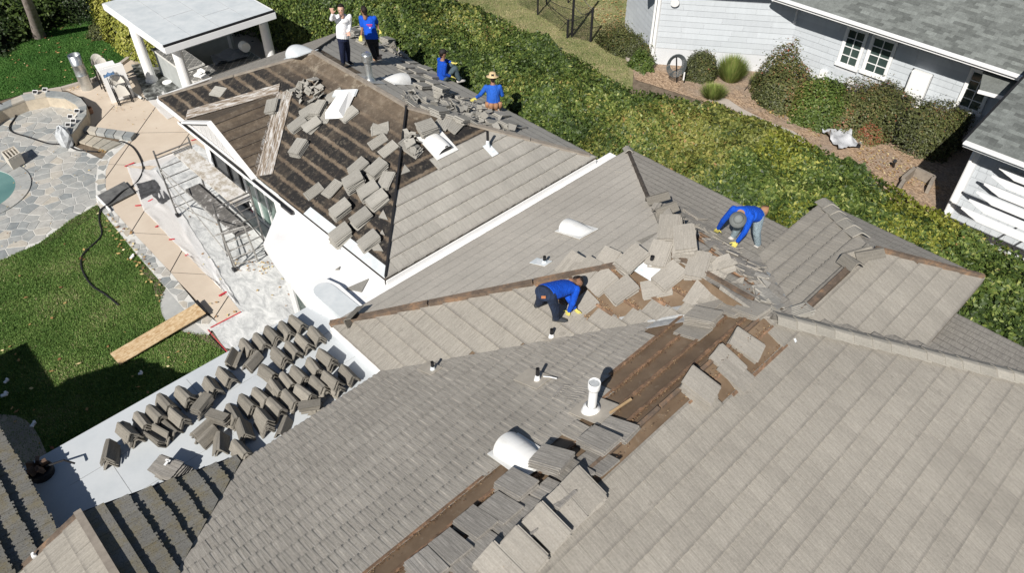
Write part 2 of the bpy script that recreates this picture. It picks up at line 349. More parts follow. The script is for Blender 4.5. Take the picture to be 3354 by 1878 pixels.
# ================================================================ roofs
K = .415
def clip(poly, cp):                      # Sutherland-Hodgman, cp convex counter-clockwise
    out = poly
    for i in range(len(cp)):
        a, b = cp[i], cp[(i+1) % len(cp)]; inp = out; out = []
        if not inp: return []
        def side(p): return (b[0]-a[0])*(p[1]-a[1]) - (b[1]-a[1])*(p[0]-a[0])
        for j in range(len(inp)):
            p, q = inp[j-1], inp[j]; sp, sq = side(p), side(q)
            if (sp >= 0) != (sq >= 0):
                t = sp/(sp-sq); out.append((p[0]+(q[0]-p[0])*t, p[1]+(q[1]-p[1])*t))
            if sq >= 0: out.append(q)
    return out
def area(p): return .5*sum(p[i-1][0]*p[i][1]-p[i][0]*p[i-1][1] for i in range(len(p)))
class Plane:
    def __init__(s, pts, udir):
        s.pts = [Vector(p) for p in pts]; s.O = s.pts[0]
        n = Vector((0, 0, 0))
        for i in range(len(s.pts)): n += (s.pts[i-1]-s.O).cross(s.pts[i]-s.O)
        if n.z < 0: n.negate()
        s.n = n.normalized(); s.u = Vector(udir).normalized(); s.v = s.n.cross(s.u).normalized()
        if s.v.z < 0: s.u.negate(); s.v = s.n.cross(s.u).normalized()
        s.F = Matrix(((s.u.x, s.v.x, s.n.x, s.O.x), (s.u.y, s.v.y, s.n.y, s.O.y), (s.u.z, s.v.z, s.n.z, s.O.z), (0, 0, 0, 1)))
        s.p2 = [((p-s.O).dot(s.u), (p-s.O).dot(s.v)) for p in s.pts]
        if area(s.p2) < 0: s.p2.reverse(); s.pts.reverse()
    def w(s, a, b, c=0): return s.O + s.u*a + s.v*b + s.n*c
    def loc(s, p): p = Vector(p)-s.O; return p.dot(s.u), p.dot(s.v)
    def px(s, x, y): return hit(s.n, s.O, x, y)
    def uv(s, x, y): return s.loc(s.px(x, y))
    def frame(s, p, rot=0, lift=0):       # a frame standing on the plane at world point p, turned by rot in the plane
        T = s.F.copy(); T.translation = Vector(p) + s.n*lift
        return T @ Matrix.Rotation(rot, 4, 'Z')
    def deck(s, parent, mat, th=.14, name='roof_deck', zoff=0):
        m = MB(); top = [(a, b, zoff) for a, b in s.p2]; m.prism([(a, b, zoff-th) for a, b in s.p2], top)
        me = m.build(name, mat, mesh_only=True); return inst(name, me, s.F, parent)
def tile_mesh(wd, L, th, rag, strips, seed, gap=.004):
    gap = .0012 if strips == 3 else .003; r = random.Random(seed); m = MB(); sw = (wd-gap)/strips; x = -(wd-gap)/2
    for i in range(strips):
        dz = r.uniform(-.5, .5)*rag*.5; y0 = r.uniform(-1, .4)*rag
        if strips == 6: dz = (.004 if i % 2 else -.003)+r.uniform(-.002, .002); y0 = (-.006 if i % 2 else .003)+r.uniform(-.007, .007)
        h0 = th+dz; h1 = .010+dz*.5
        a, b = x, x+sw; x = b
        A = [(a, y0, h0), (b, y0, h0), (b, L, h1), (a, L, h1)]
        m.quad(*A); m.quad((a, y0, 0), (b, y0, 0), (b, y0, h0), (a, y0, h0)); m.quad((a, L, 0), (a, y0, 0), (a, y0, h0), (a, L, h1)); m.quad((b, y0, 0), (b, L, 0), (b, L, h1), (b, y0, h0))
    return m
_tm = {}
def variants(mat, wd, L, th, rag, strips, nv=5):
    key = (mat.name, wd, L, th, rag, strips)
    if key not in _tm:
        mbs = [tile_mesh(wd, L, th, rag, strips, 100+i) for i in range(nv)]
        _tm[key] = (mbs, [b.build('roof_tile', mat, mesh_only=True) for b in mbs])
    return _tm[key]
def lay(pl, mat, e=.325, wd=.318, th=.036, rag=.008, strips=5, skip=None, stagger=.5, v0=0.0, lift=.003, jit=.0, zjit=.004, seed=1, poly=None, keep=None):
    """tiles for one roof plane -> list of candidates"""
    r = random.Random(seed); mbs, mes = variants(mat, wd, e+.03, th, rag, strips); out = []
    p2 = poly or pl.p2; amin = min(a for a, b in p2); amax = max(a for a, b in p2); bmin = min(b for a, b in p2)+v0; bmax = max(b for a, b in p2)
    row = 0; b = bmin
    while b < bmax-.03:
        off = (row % 2)*stagger*wd; a = amin-off
        while a < amax:
            q = clip([(a, b), (a+wd, b), (a+wd, b+e), (a, b+e)], p2)
            ar = area(q) if q else 0
            if ar > .10*wd*e:
                c = pl.w(a+wd/2, b+e/2); pxy = proj(c)
                if (skip is None or not skip(c, pxy)) and (keep is None or keep(c, pxy)):
                    full = ar > .97*wd*e
                    T = Matrix.Translation((a+wd/2, b, lift+r.uniform(0, zjit))) @ Matrix.Rotation(r.gauss(0, jit), 4, 'Z')
                    if full: i = r.randrange(len(mbs)); mb, me = mbs[i], mes[i]
                    else:
                        mb = MB(); cx = a+wd/2; L = e+.03
                        q2 = clip([(a, b), (a+wd-.005, b), (a+wd-.005, b+e+.03), (a, b+e+.03)], p2)
                        if len(q2) < 3: a += wd; continue
                        hh = lambda y: th+(.010-th)*((y-b)/L)
                        mb.prism([(x-cx, y-b, 0) for x, y in q2], [(x-cx, y-b, hh(y)) for x, y in q2], bottom=False); me = None
                    k = float((np.array(c)-CAM) @ _FW)
                    inview = -30 < pxy[0] < 3384 and -30 < pxy[1] < 1908
                    out.append((inview, ar/(k*k), pl, T, mb, me, mat))
            a += wd
        b += e; row += 1
    return out
def flush(parent, cands, cap=300, name='roof_tile', stuff='roof_tiles'):
    cands.sort(key=lambda c: (-int(c[0]), -c[1])); rest = {}
    PI = pinv(parent)
    for i, (iv, s, pl, T, mb, me, mat) in enumerate(cands):
        if i < cap and iv:
            if me is None: me = mb.build(name, mat, mesh_only=True)
            o = D.objects.new(name, me); col.objects.link(o); o.parent = parent; o.matrix_parent_inverse = PI; o.matrix_basis = pl.F @ T
        else: rest.setdefault((id(pl), mat.name), [pl, mat, MB()])[2].__dict__ and _add(rest[(id(pl), mat.name)][2], mb, T)
    for pl, mat, m in rest.values():
        o = inst(stuff, m.build(stuff, mat, mesh_only=True), pl.F, parent); o['kind'] = 'stuff'
def _add(m, mb, T):
    i = len(m.v); m.v += [tuple(T @ Vector(p)) for p in mb.v]; m.f += [tuple(i+k for k in f) for f in mb.f]; m.m += mb.m
def inside(poly): return lambda c, p: inpoly(p[0], p[1], poly)
def battens(parent, pl, region, mat, e=.325, w=.045, h=.03, v0=0.0, seed=3, drop=.08):
    """battens along each course, only where the photo shows the bare roof"""
    r = random.Random(seed); amin = min(a for a, b in pl.p2); amax = max(a for a, b in pl.p2); bmax = max(b for a, b in pl.p2); b = v0+e
    while b < bmax-.05:
        a = amin; run = None
        while a <= amax+.2:
            c = pl.w(a, b); p = proj(c); ok = a <= amax and inpoly(a, b, pl.p2) and inpoly(p[0], p[1], region)
            if ok and run is None: run = a
            if (not ok or a-run > 2.4+r.random()) and run is not None:
                if a-run > .25:
                    m = MB(); d = r.uniform(-.012, .012); L = (a-run)
                    m.bar((-L/2, 0, h/2), (L/2, d, h/2), w*r.uniform(.8, 1.15), h, up=Vector((0, 0, 1)))
                    inst('batten', m.build('batten', mat, mesh_only=True), pl.F @ Matrix.Translation((run+L/2, b, .002)), parent)
                run = None if not ok else a
            a += .06
        b += e
def litter(parent, pl, region, n, mat, smin=.01, smax=.035, e=.325, v0=0, seed=5, near_batten=True, name='litter', th=.006):
    """leaf and chip litter caught on the bare roof (nobody could count it)"""
    r = random.Random(seed); xs = [q[0] for q in region]; ys = [q[1] for q in region]; V = []; tint = []; k = 0; tries = 0
    while k < n and tries < n*30:
        tries += 1; x = r.uniform(min(xs), max(xs)); y = r.uniform(min(ys), max(ys))
        if not inpoly(x, y, region): continue
        a, b = pl.uv(x, y)
        if not inpoly(a, b, pl.p2): continue
        if near_batten: b = v0 + round((b-v0)/e)*e + abs(r.gauss(.03, .03))
        s = r.uniform(smin, smax); t = r.uniform(0, 6.28); z = r.uniform(.004, .03)
        for q in range(4):
            an = t+q*math.pi/2; rr = s*(1 if q % 2 else .5); V.append(tuple(pl.w(a+rr*math.cos(an), b+rr*math.sin(an), z+r.uniform(0, th)))); 
        tint += [r.random()]*4; k += 1
    if V: 
        o = nps(name, np.array(V), 4, mat, parent, np.array(tint)); o['kind'] = 'stuff'; return o
def capmesh(hw=.13, L=.42, h=.095, th=.018, taper=.9, flat=.03):
    m = MB(); pr = [(-hw, 0), (-flat, h), (flat, h), (hw, 0)]; inn = [(-hw+th*1.3, 0), (-flat*.7, h-th), (flat*.7, h-th), (hw-th*1.3, 0)]
    def sec(y, k): return [(x*k, y, z) for x, z in pr], [(x*k, y, z) for x, z in inn]
    o0, i0 = sec(-L/2, 1); o1, i1 = sec(L/2, taper)
    for k in range(3):
        m.quad(o0[k], o0[k+1], o1[k+1], o1[k]) if False else m.quad(o0[k+1], o0[k], o1[k], o1[k+1])
        m.quad(i0[k], i0[k+1], i1[k+1], i1[k])
        m.quad(o0[k], o0[k+1], i0[k+1], i0[k]); m.quad(o1[k+1], o1[k], i1[k], i1[k+1])
    for k in (0, 3):
        m.quad(o0[k], i0[k], i1[k], o1[k])
    return m
CAPME = {}
def caprow(parent, a, b, mat, n=None, up=Vector((0, 0, 1)), hw=.12, h=.07, lift=.02, seed=2, name='ridge_tile'):
    a, b = Vector(a), Vector(b); d = (b-a); L = d.length; d.normalize(); n = n or int(L/.33); r = random.Random(seed)
    key = (mat.name, hw, h)
    if key not in CAPME: CAPME[key] = capmesh(hw=hw, h=h).build(name, mat, mesh_only=True)
    x = d.cross(up).normalized(); z = x.cross(d).normalized()
    for i in range(n):
        c = a + d*((i+.5)*L/n) + z*(lift+r.uniform(0, .008)); t = d*1 + z*(.05)
        y = t.normalized(); zz = x.cross(y).normalized()
        T = Matrix(((x.x, y.x, zz.x, c.x), (x.y, y.y, zz.y, c.y), (x.z, y.z, zz.z, c.z), (0, 0, 0, 1))) @ Matrix.Rotation(r.gauss(0, .015), 4, 'Z')
        inst(name, CAPME[key], T, parent)
def part(name, mb, mat, parent, smooth=False):
    return mb.build(name, mat, parent, smooth)
Z0 = 2.8
def zA(x0, s=1): return None
# ---- main house --------------------------------------------------------------------------
house = empty('house', (8.8, 3.2, 0), 'main house with tan concrete tile roof half stripped down to brown battens', 'house')
T1 = (8.81, 5.2, 4.605); T2 = (8.81, 3.58, 4.605); T3 = (8.47, 3.25, 4.746)
M1 = Plane([(4.45, 9.55, Z0), (13.17, 9.55, Z0), T1], (1, 0, 0))
M2 = Plane([(4.45, 9.55, Z0), (4.45, 7.94, Z0), T2, T1], (0, 1, 0))
M3 = Plane([(13.17, 9.55, Z0), (13.17, -1.45, Z0), T3, T1], (0, 1, 0))
M4 = Plane([(1.65, 7.94, Z0), (4.45, 7.94, Z0), T2, T3, (-1.5, 3.25, 4.746), (-1.5, 5.056, 3.997)], (1, 0, 0))
M5 = Plane([(-1.5, -1.45, Z0), (13.17, -1.45, Z0), T3, (-1.5, 3.25, 4.746)], (1, 0, 0))
BARE4 = [(2262, 980), (2140, 1075), (2054, 1180), (2008, 1211), (1969, 1290), (1955, 1345), (1895, 1420), (1760, 1508), (1640, 1548), (1577, 1566), (1421, 1695), (1355, 1741), (1250, 1827), (1188, 1877), (1000, 2030), (1400, 2080), (1600, 1845), (1935, 1560), (2560, 1075), (2500, 1000), (2352, 905)]
BARE5 = [(2500, 1040), (2572, 1140), (2395, 1302), (2350, 1285), (2268, 1330), (2225, 1330), (2330, 1210)]
BARE2 = [(1698, 912), (1755, 960), (1800, 985), (1870, 1000), (1945, 1045), (2120, 1010), (2352, 948), (2520, 1020), (2350, 840), (2230, 715), (2170, 760), (2040, 802)]
BARE3 = [(2205, 690), (2245, 735), (2330, 785), (2455, 862), (2470, 880), (2580, 1060), (2500, 1010), (2200, 720)]
for pl, mt in ((M1, 'under'), (M2, 'under'), (M3, 'under'), (M4, 'under'), (M5, 'under')): pl.deck(house, M[mt])
GZ = 3.78; GY0, GY1, GX = 1.365, 4.56, 13.27
def underG(c, p): return c[0] < 13.2 and GY0 < c[1] < GY1 and c[2] < GZ+K*min(GY1-c[1], c[1]-GY0, GX-c[0]) - .02 and c[2] > 3.85-.05
cs = []
cs += lay(M1, M['tile_pale_grazing'], rag=.004, strips=3, th=.030, seed=1)
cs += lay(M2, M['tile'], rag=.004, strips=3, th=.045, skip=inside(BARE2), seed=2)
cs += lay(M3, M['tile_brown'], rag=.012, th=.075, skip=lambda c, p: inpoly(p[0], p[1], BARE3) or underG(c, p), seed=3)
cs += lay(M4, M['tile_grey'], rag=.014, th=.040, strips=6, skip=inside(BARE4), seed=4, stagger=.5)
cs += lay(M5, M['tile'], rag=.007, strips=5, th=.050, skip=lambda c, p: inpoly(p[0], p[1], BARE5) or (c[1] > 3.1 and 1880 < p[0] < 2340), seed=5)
flush(house, cs, 300)
battens(house, M4, BARE4, M['batten'], seed=3); battens(house, M2, BARE2, M['batten'], seed=4); battens(house, M5, BARE5, M['batten'], seed=6, v0=0.0); battens(house, M3, BARE3, M['batten'], seed=7, e=.1625)
litter(house, M4, BARE4, 5200, M['litterleaf'], seed=5, name='leaf_litter', smin=.005, smax=.018)
litter(house, M2, BARE2, 2400, M['litterleaf'], seed=6, name='leaf_litter', smin=.006, smax=.022)
litter(house, M5, BARE5, 500, M['litterleaf'], seed=7, name='leaf_litter', smin=.006, smax=.018)
# ridge and hip boards left bare
def board(parent, a, b, mat, w=.05, h=.10, lift=.05, name='ridge_board', sag=0.0, seed=1, pieces=1):
    a, b = Vector(a), Vector(b); r = random.Random(seed)
    for i in range(pieces):
        p, q = a.lerp(b, i/pieces), a.lerp(b, (i+1)/pieces-.004)
        m = MB(); m.bar(p+Vector((0, 0, lift+r.uniform(-.006, .006))), q+Vector((0, 0, lift+r.uniform(-.01, .01))), w, h); m.build(name, mat, parent)
Wc = (4.45, 9.55, Z0); NEc = (13.17, 9.55, Z0)
board(house, Wc, Vector(Wc).lerp(Vector(T1), .93), M['board'], .11, .10, .045, pieces=3, name='hip_board')
board(house, Vector(NEc).lerp(Vector(T1), .03), Vector(NEc).lerp(Vector(T1), .60), M['darkwood'], .055, .10, .05, pieces=2, name='hip_board', seed=4)
board(house, T1, T2, M['board'], .07, .09, .06)
board(house, (8.4, 3.25, 4.746), (-1.5, 3.25, 4.746), M['board'], .06, .05, .025, pieces=4)
caprow(house, Vector(NEc)+Vector((.02, .02, -.0)), Vector(NEc).lerp(Vector(T1), .055), M['capl'], n=1, lift=.05)
# hip row of ridge tiles towards the garage
hip0 = Vector(T3)+Vector((.18, -.18, -.04)); caprow(house, Vector((13.17, -1.45, Z0)), hip0, M['capl'], hw=.17, h=.06, lift=.03, seed=9)
# metal valley between the two front planes, bare upper stretch
def strip_on(parent, pl, pts, mat, lift, name, th=.004):
    m = MB(); q = [pl.loc(p) for p in pts]
    if area(q) < 0: q.reverse()
    m.prism([(a, b, lift) for a, b in q], [(a, b, lift+th) for a, b in q]); return inst(name, m.build(name, mat, mesh_only=True), pl.F, parent)
va, vb = Vector((4.45, 7.94, Z0)), Vector(T2)
p0, p1 = va.lerp(vb, .52), va.lerp(vb, 1.0); wv = .27
strip_on(house, M2, [p0, p1, p1+M2.u*wv*1.0, p0+M2.u*wv*1.0] if M2.u.y > 0 else [p0, p1, p1-M2.u*wv, p0-M2.u*wv], M['lead'], .012, 'valley_flashing')
strip_on(house, M4, [p0, p1, p1-M4.u*wv*(1 if M4.u.x > 0 else -1), p0-M4.u*wv*(1 if M4.u.x > 0 else -1)], M['lead'], .012, 'valley_flashing')
m = MB(); m.bar(p0.lerp(p1, .45)+Vector((0, 0, .03)), p0.lerp(p1, .92)+Vector((0, 0, .03)), .03, .035); m.build('valley_rib', M['lead2'], house)
# fascia and walls
m = MB()
m.bar((1.5, 7.93, 2.70), (4.45, 7.93, 2.70), .03, .14); m.bar((4.46, 7.93, 2.66), (4.46, 9.57, 2.66), .05, .26); m.bar((4.45, 9.56, 2.68), (13.17, 9.56, 2.68), .03, .14)
m.build('fascia', M['white'], house)
m = MB(); m.bar((13.18, 9.55, 2.68), (13.18, -1.45, 2.68), .03, .16); m.build('fascia', M['greyboard'], house)
m = MB(); m.slab([(1.8, 7.75, 2.62), (4.7, 7.75, 2.66), (4.75, 9.4, 2.66), (12.6, 9.4, 2.66), (12.6, -.9, 2.66), (-1.2, -.9, 2.66), (-1.2, 5.0, 2.66)], 2.66); m.build('wall', M['stucco'], house)
# curl of white membrane where roof edge meets the deck
m = MB()
for i in range(10):
    a0, a1 = i*.24, (i+1)*.24
    c = P(1112, 1085, 2.68)
    def q(a, rr, z): return c + Vector((math.cos(a+2.4)*rr, math.sin(a+2.4)*rr, z))
    m.prism([q(a0, .10, 0), q(a1, .10, 0), q(a1, .16, 0), q(a0, .16, 0)], [q(a0, .10, .05), q(a1, .10, .05), q(a1, .16, .07), q(a0, .16, .07)])
m.build('membrane_collar', M['white'], house)
# ---- garage wing (raised hip roof at the right) ------------------------------------------
gar = empty('roof_wing', (12.3, 3, 3), 'raised hip roof wing with pale tiles and open brown ridge beside the right hedge', 'building')
gr, gx = 2.9625, GX-(GY1-GY0)/2; gz = GZ+K*(GY1-GY0)/2
xv = 13.17-(gz-Z0)/K; xe = 13.17-(GZ-Z0)/K
G1 = Plane([(xe, GY1, GZ), (GX, GY1, GZ), (gx, gr, gz), (xv, gr, gz)], (1, 0, 0))
G2 = Plane([(xe-.1, GY0, GZ), (GX, GY0, GZ), (gx, gr, gz), (xv, gr, gz)], (1, 0, 0))
G3 = Plane([(GX, GY1, GZ), (GX, GY0, GZ), (gx, gr, gz)], (0, 1, 0))
for pl in (G1, G2, G3): pl.deck(gar, M['under'], .10)
rb0, rb1 = P(2640, 1000, gz), P(2780, 872, gz)
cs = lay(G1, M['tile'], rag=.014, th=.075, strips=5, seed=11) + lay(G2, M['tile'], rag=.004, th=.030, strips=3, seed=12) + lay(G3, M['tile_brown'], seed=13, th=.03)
flush(gar, cs, 300)
board(gar, (xv+.1, gr, gz), (gx-.15, gr, gz), M['board'], .10, .09, .06)
board(gar, (gx+.05, gr-.05, gz-.02), (GX-.02, GY0+.02, GZ), M['board'], .07, .10, .045, name='hip_board')
caprow(gar, (GX+.01, GY1+.01, GZ), Vector((GX, GY1, GZ)).lerp(Vector((gx, gr, gz)), .80), M['capl'], hw=.19, h=.09, lift=.03, seed=4)
m = MB(); m.bar((xe, GY1, GZ-.05), (GX, GY1, GZ-.05), .02, .13); m.bar((GX, GY1, GZ-.05), (GX, GY0, GZ-.05), .02, .13); m.bar((xe, GY0, GZ-.05), (GX, GY0, GZ-.05), .02, .13); m.build('fascia', M['greyboard'], gar)
m = MB(); m.slab([(9.5, GY1-.3, GZ-.06), (GX-.35, GY1-.3, GZ-.06), (GX-.35, GY0+.3, GZ-.06), (9.5, GY0+.3, GZ-.06)], 1.2); m.build('wall', M['greyboard'], gar)
v1 = Vector((xe, GY1, GZ)); v2 = Vector((xv, gr, gz))
m = MB(); m.bar(v1+Vector((-.03, 0, .03)), v2+Vector((-.03, 0, .05)), .06, .03); m.build('valley_flashing', M['lead'], gar)
m = MB(); m.bar(v1+Vector((-.16, -.02, .01)), v2+Vector((-.14, -.02, .03)), .18, .02); m.build('valley_flashing', M['greyboard'], gar)
# ---- back wing (dark stripped hip roof, U) ------------------------------------------------
wing = empty('house', (9.2, 15, 0), 'white back wing with hip roof stripped to dark felt beside the scaffold', 'house')
UX0, UX1, UY0, UY1 = 5.98, 12.36, 9.88, 20.2; ux = (UX0+UX1)/2; uh = ux-UX0; uz = Z0+K*uh
A1 = (ux, UY1-uh, uz); A2 = (ux, UY0+uh, uz)
USW = Plane([(UX0, UY1, Z0), (UX0, UY0, Z0), A2, A1], (0, 1, 0))
USE = Plane([(UX0, UY0, Z0), (UX1, UY0, Z0), A2], (1, 0, 0))
UNE = Plane([(UX1, UY0, Z0), (UX1, UY1, Z0), A1, A2], (0, 1, 0))
UNW = Plane([(UX1, UY1, Z0), (UX0, UY1, Z0), A1], (1, 0, 0))
USW.deck(wing, M['felt']); USE.deck(wing, M['felt']); UNE.deck(wing, M['felt2']); UNW.deck(wing, M['felt2'])
BARESE = [(1300, 330), (1640, 425), (1600, 437), (1425, 534), (1452, 566), (1285, 650), (1200, 560)]
BARENE = [(1030, 150), (1072, 168), (1085, 182), (1165, 222), (1180, 245), (1300, 322), (1345, 356), (1320, 375), (1030, 200)]
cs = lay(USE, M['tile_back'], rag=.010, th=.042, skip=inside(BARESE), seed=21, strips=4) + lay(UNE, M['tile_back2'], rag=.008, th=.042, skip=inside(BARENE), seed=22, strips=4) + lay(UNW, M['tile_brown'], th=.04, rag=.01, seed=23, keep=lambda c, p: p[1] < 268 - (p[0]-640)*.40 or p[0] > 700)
# cross gable facing the patio
gy0, gy1 = P(600, 397, Z0).y, P(832, 585, Z0).y; gc = (gy0+gy1)/2; gh = abs(gy0-gy1)/2; gzr = Z0+K*gh+.0
cgA = (UX0-.02, gc, gzr+.02); cgB = (UX0+gh+.05, gc, gzr+.02)
CG1 = Plane([(UX0-.02, gy0, Z0+.02), cgA, cgB], (1, 0, 0)); CG2 = Plane([(UX0-.02, gy1, Z0+.02), cgB, cgA], (1, 0, 0))
CG1.deck(wing, M['felt2'], .03, 'gable_deck'); CG2.deck(wing, M['felt2'], .03, 'gable_deck'); battens(wing, CG2, [(0, 0), (3354, 0), (3354, 1878), (0, 1878)], M['darkwood'], e=.30, w=.018, h=.022, seed=8)
for side, yy in ((1, gy0), (-1, gy1)):       # whitened valley metal
    a = Vector((UX0+.0, yy, Z0+.02)); b = Vector((UX0+gh+.05, gc, gzr+.03)); s = 1 if yy > gc else -1
    pl = USW
    wv = .42 if yy == gy1 else .34
    m = MB(); q0 = pl.loc(a); q1 = pl.loc(b); dn = Vector((q1[0]-q0[0], q1[1]-q0[1])).normalized(); pn = Vector((-dn.y, dn.x))
    if pl.w(q0[0]+pn.x, q0[1]+pn.y).y*s < pl.w(*q0).y*s: pn.negate()
    L = math.hypot(q1[0]-q0[0], q1[1]-q0[1])
    mb = MB()
    for k, (o0, o1, h) in enumerate(((-.03, .03, .035), (.03, wv*.45, .02), (wv*.45, wv*.45+.03, .034), (wv*.45+.03, wv, .018))):
        mb.prism([(o0, 0, 0), (o1, 0, 0), (o1, L, 0), (o0, L, 0)], [(o0, 0, h), (o1, 0, h), (o1, L, h), (o0, L, h)])
    me = mb.build('valley_flashing', M['valley'], mesh_only=True)
    u3 = pl.u*pn.x+pl.v*pn.y; v3 = pl.u*dn.x+pl.v*dn.y; n3 = pl.n; c = pl.w(*q0, .012)
    T = Matrix(((u3.x, v3.x, n3.x, c.x), (u3.y, v3.y, n3.y, c.y), (u3.z, v3.z, n3.z, c.z), (0, 0, 0, 1))); inst('valley_flashing', me, T, wing)
    # inner leaf of the same valley, lying on the small gable
    g = CG1 if yy == gy0 else CG2
    a2 = Vector((UX0, yy-s*.02, Z0+.045)); b2 = Vector((UX0+gh, gc, gzr+.05)); dd = (b2-a2).normalized(); 
    m = MB(); off = Vector((0, -s*.13, .13*K)); m.quad(a2, b2, b2+off*.2, a2+off); m.quad(a2, a2+off, b2+off*.2, b2); m.build('valley_flashing', M['valley'], wing)
# gable front: white rakes and grey boarded soffit
m = MB(); m.bar((UX0-.08, gy0, Z0-.02), (UX0-.08, gc, gzr-.02), .05, .14, up=Vector((1, 0, 0))); m.bar((UX0-.08, gc, gzr-.02), (UX0-.08, gy1, Z0-.02), .05, .14, up=Vector((1, 0, 0))); m.build('gable_rake', M['white'], wing)
m = MB(); m.poly([(UX0+.0, gy0, Z0-.1), (UX0, gy1, Z0-.1), (UX0, gc, gzr-.06)]); m.build('gable_wall', M['soffit'], wing)
for i in range(11):
    y = gy0-.3-i*(gy0-gy1-.5)/11; h = max(.05, (gh-abs(y-gc))*K-.12)
    m = MB(); m.box((UX0-.012, y, Z0-.1+h/2), (.012, .012, h)); m.build('soffit_slat', M['stucco'], wing)
flush(wing, cs, 300)
def hipbd(a, b, mat, w=.06, h=.08, lift=.05, n=1, name='hip_board', sd=1): board(wing, a, b, mat, w, h, lift, name, seed=sd, pieces=n)
hipbd(A2, (UX0, UY0, Z0), M['dark'], .04, .09, .045, 2); hipbd(A1, A2, M['greyboard'], .09, .07, .06, 2, 'ridge_board')
hipbd(A1, (UX0, UY1, Z0), M['greyboard'], .07, .04, .02, 2, sd=4); hipbd(A2, Vector(A2).lerp(Vector((UX1, UY0, Z0)), .97), M['greyboard'], .12, .05, .03, 3, sd=5); hipbd(A1, (UX1, UY1, Z0), M['dark'], .05, .08, .03, 1)
# eave trim: white fascia, black gutter, grey drip flashing
m = MB(); m.bar((UX0-.04, UY1, Z0-.08), (UX0-.04, UY0, Z0-.08), .03, .13); m.bar((UX0, UY1+.03, Z0-.06), (UX1, UY1+.03, Z0-.06), .05, .16); m.bar((UX0, UY0-.02, Z0-.09), (UX1, UY0-.02, Z0-.09), .03, .12); m.build('fascia', M['white'], wing)
m = MB(); m.bar((UX0-.13, gy0+.1, Z0-.07), (UX0-.13, P(951, 693, Z0).y, Z0-.07), .075, .07); m.build('gutter', M['black'], wing)
m = MB(); m.bar((UX0-.19, gy0+.1, Z0-.04), (UX0-.19, P(951, 693, Z0).y+.4, Z0-.04), .02, .08); m.build('gutter_lip', M['white'], wing)
strip_on(wing, USW, [(UX0, P(965, 716, Z0).y, Z0), (UX0, UY0+.02, Z0), (UX0+.20, UY0+.2, Z0+.083), (UX0+.20, P(965, 716, Z0).y, Z0+.083)], M['capmem'], .01, 'eave_flashing')
WX = 6.62
m = MB(); m.slab([(WX, UY1-.5, Z0-.03), (UX1-.5, UY1-.5, Z0-.03), (UX1-.5, UY0+.3, Z0-.03), (WX, UY0+.3, Z0-.03)], Z0-.03); m.build('wall', M['stucco'], wing)
# patio windows and sliding doors in the wing wall
def panel_on_wall(parent, y0, y1, z0, z1, glassmat, frame='white', mull=1, fw=.06, name='window', x=WX):
    m = MB(); m.bar((x-.03, y0, z0), (x-.03, y1, z0), fw, fw); m.bar((x-.03, y0, z1), (x-.03, y1, z1), fw, fw)
    for k in range(mull+1):
        y = y0+(y1-y0)*k/mull; m.bar((x-.032, y, z0), (x-.032, y, z1), fw, fw*.9)
    o = m.build(name, M[frame], parent)
    for k in range(mull):
        ya = y0+(y1-y0)*k/mull; yb = y0+(y1-y0)*(k+1)/mull; m2 = MB(); m2.box((x-.015, (ya+yb)/2, (z0+z1)/2), (.012, abs(yb-ya)-.04, z1-z0-.04)); m2.build('pane', glassmat, o)
    return o
wy = [P(715, 505, 1.9).y, P(780, 590, 1.9).y, P(830, 640, 1.2).y, P(925, 735, .8).y]
panel_on_wall(wing, 19.2, 18.3, .7, 2.3, M['glassd'], 'dark', 1, name='window')
panel_on_wall(wing, 18.25, 17.6, .08, 2.35, M['glassd'], 'dark', 1, name='door')
panel_on_wall(wing, 17.3, 15.7, .08, 2.35, M['glassg'], 'white', 3, name='sliding_door')
panel_on_wall(wing, 15.3, 14.95, 1.2, 2.2, M['glass'], 'black', 1, name='window')
# ---- white coated flat roof between the wings, grey deck roof ------------------------------
flat = empty('flat_roof_building', (4, 11, 0), 'low link building with bright white coated roof and grey membrane deck', 'building')
zf = 2.6
m = MB(); wr = [(6.7, 14.0), (6.0, 13.92), (4.85, 12.77), (4.74, 12.2), (4.5, 10.5), (4.72, 9.5), (13.0, 9.5), (13.0, 9.95), (6.7, 9.95)]
m.slab([(x, y, zf+.05) for x, y in wr], .16); m.build('white_roof', M['whitemem'], flat)
m = MB(); m.slab([(x, y, zf) for x, y in [(-1.3, 8.0), (-1.3, 10.5), (4.72, 10.5), (4.76, 9.5), (4.46, 7.9), (-1.3, 7.4)]], .22); m.build('deck_roof', M['deckmem'], flat)
m = MB()
for a, b in (((-.45, 9.62), (4.7, 9.62)), ((-.2, 8.75), (4.4, 8.75)), ((3.7, 8.0), (3.7, 10.4)), ((1.9, 8.7), (1.9, 10.4)), ((.2, 9.7), (.2, 8.8))): m.bar((*a, zf+.001), (*b, zf+.001), .007, .004)
m.build('membrane_seam', M['lead'], flat)
m = MB(); cc = [(4.70, 9.5), (5.14, 9.52), (5.12, 10.40)]
n = 8
for i in range(n+1):
    a = math.pi*i/n; cc.append((4.905+.21*math.cos(a), 10.45+.24*math.sin(a)))
cc.append((4.69, 10.4)); m.slab([(x, y, 2.815) for x, y in cc], .2); m.build('parapet_cap', M['capmem'], flat)
m = MB(); m.slab([(x*1.0+(.0), y, 2.80) for x, y in [(5.10, 9.5), (5.20, 9.5), (5.22, 10.4), (5.12, 10.78), (4.9, 10.86), (4.66, 10.75), (4.60, 10.4), (4.64, 10.38)]], .17); m.build('parapet_edge', M['white'], flat)
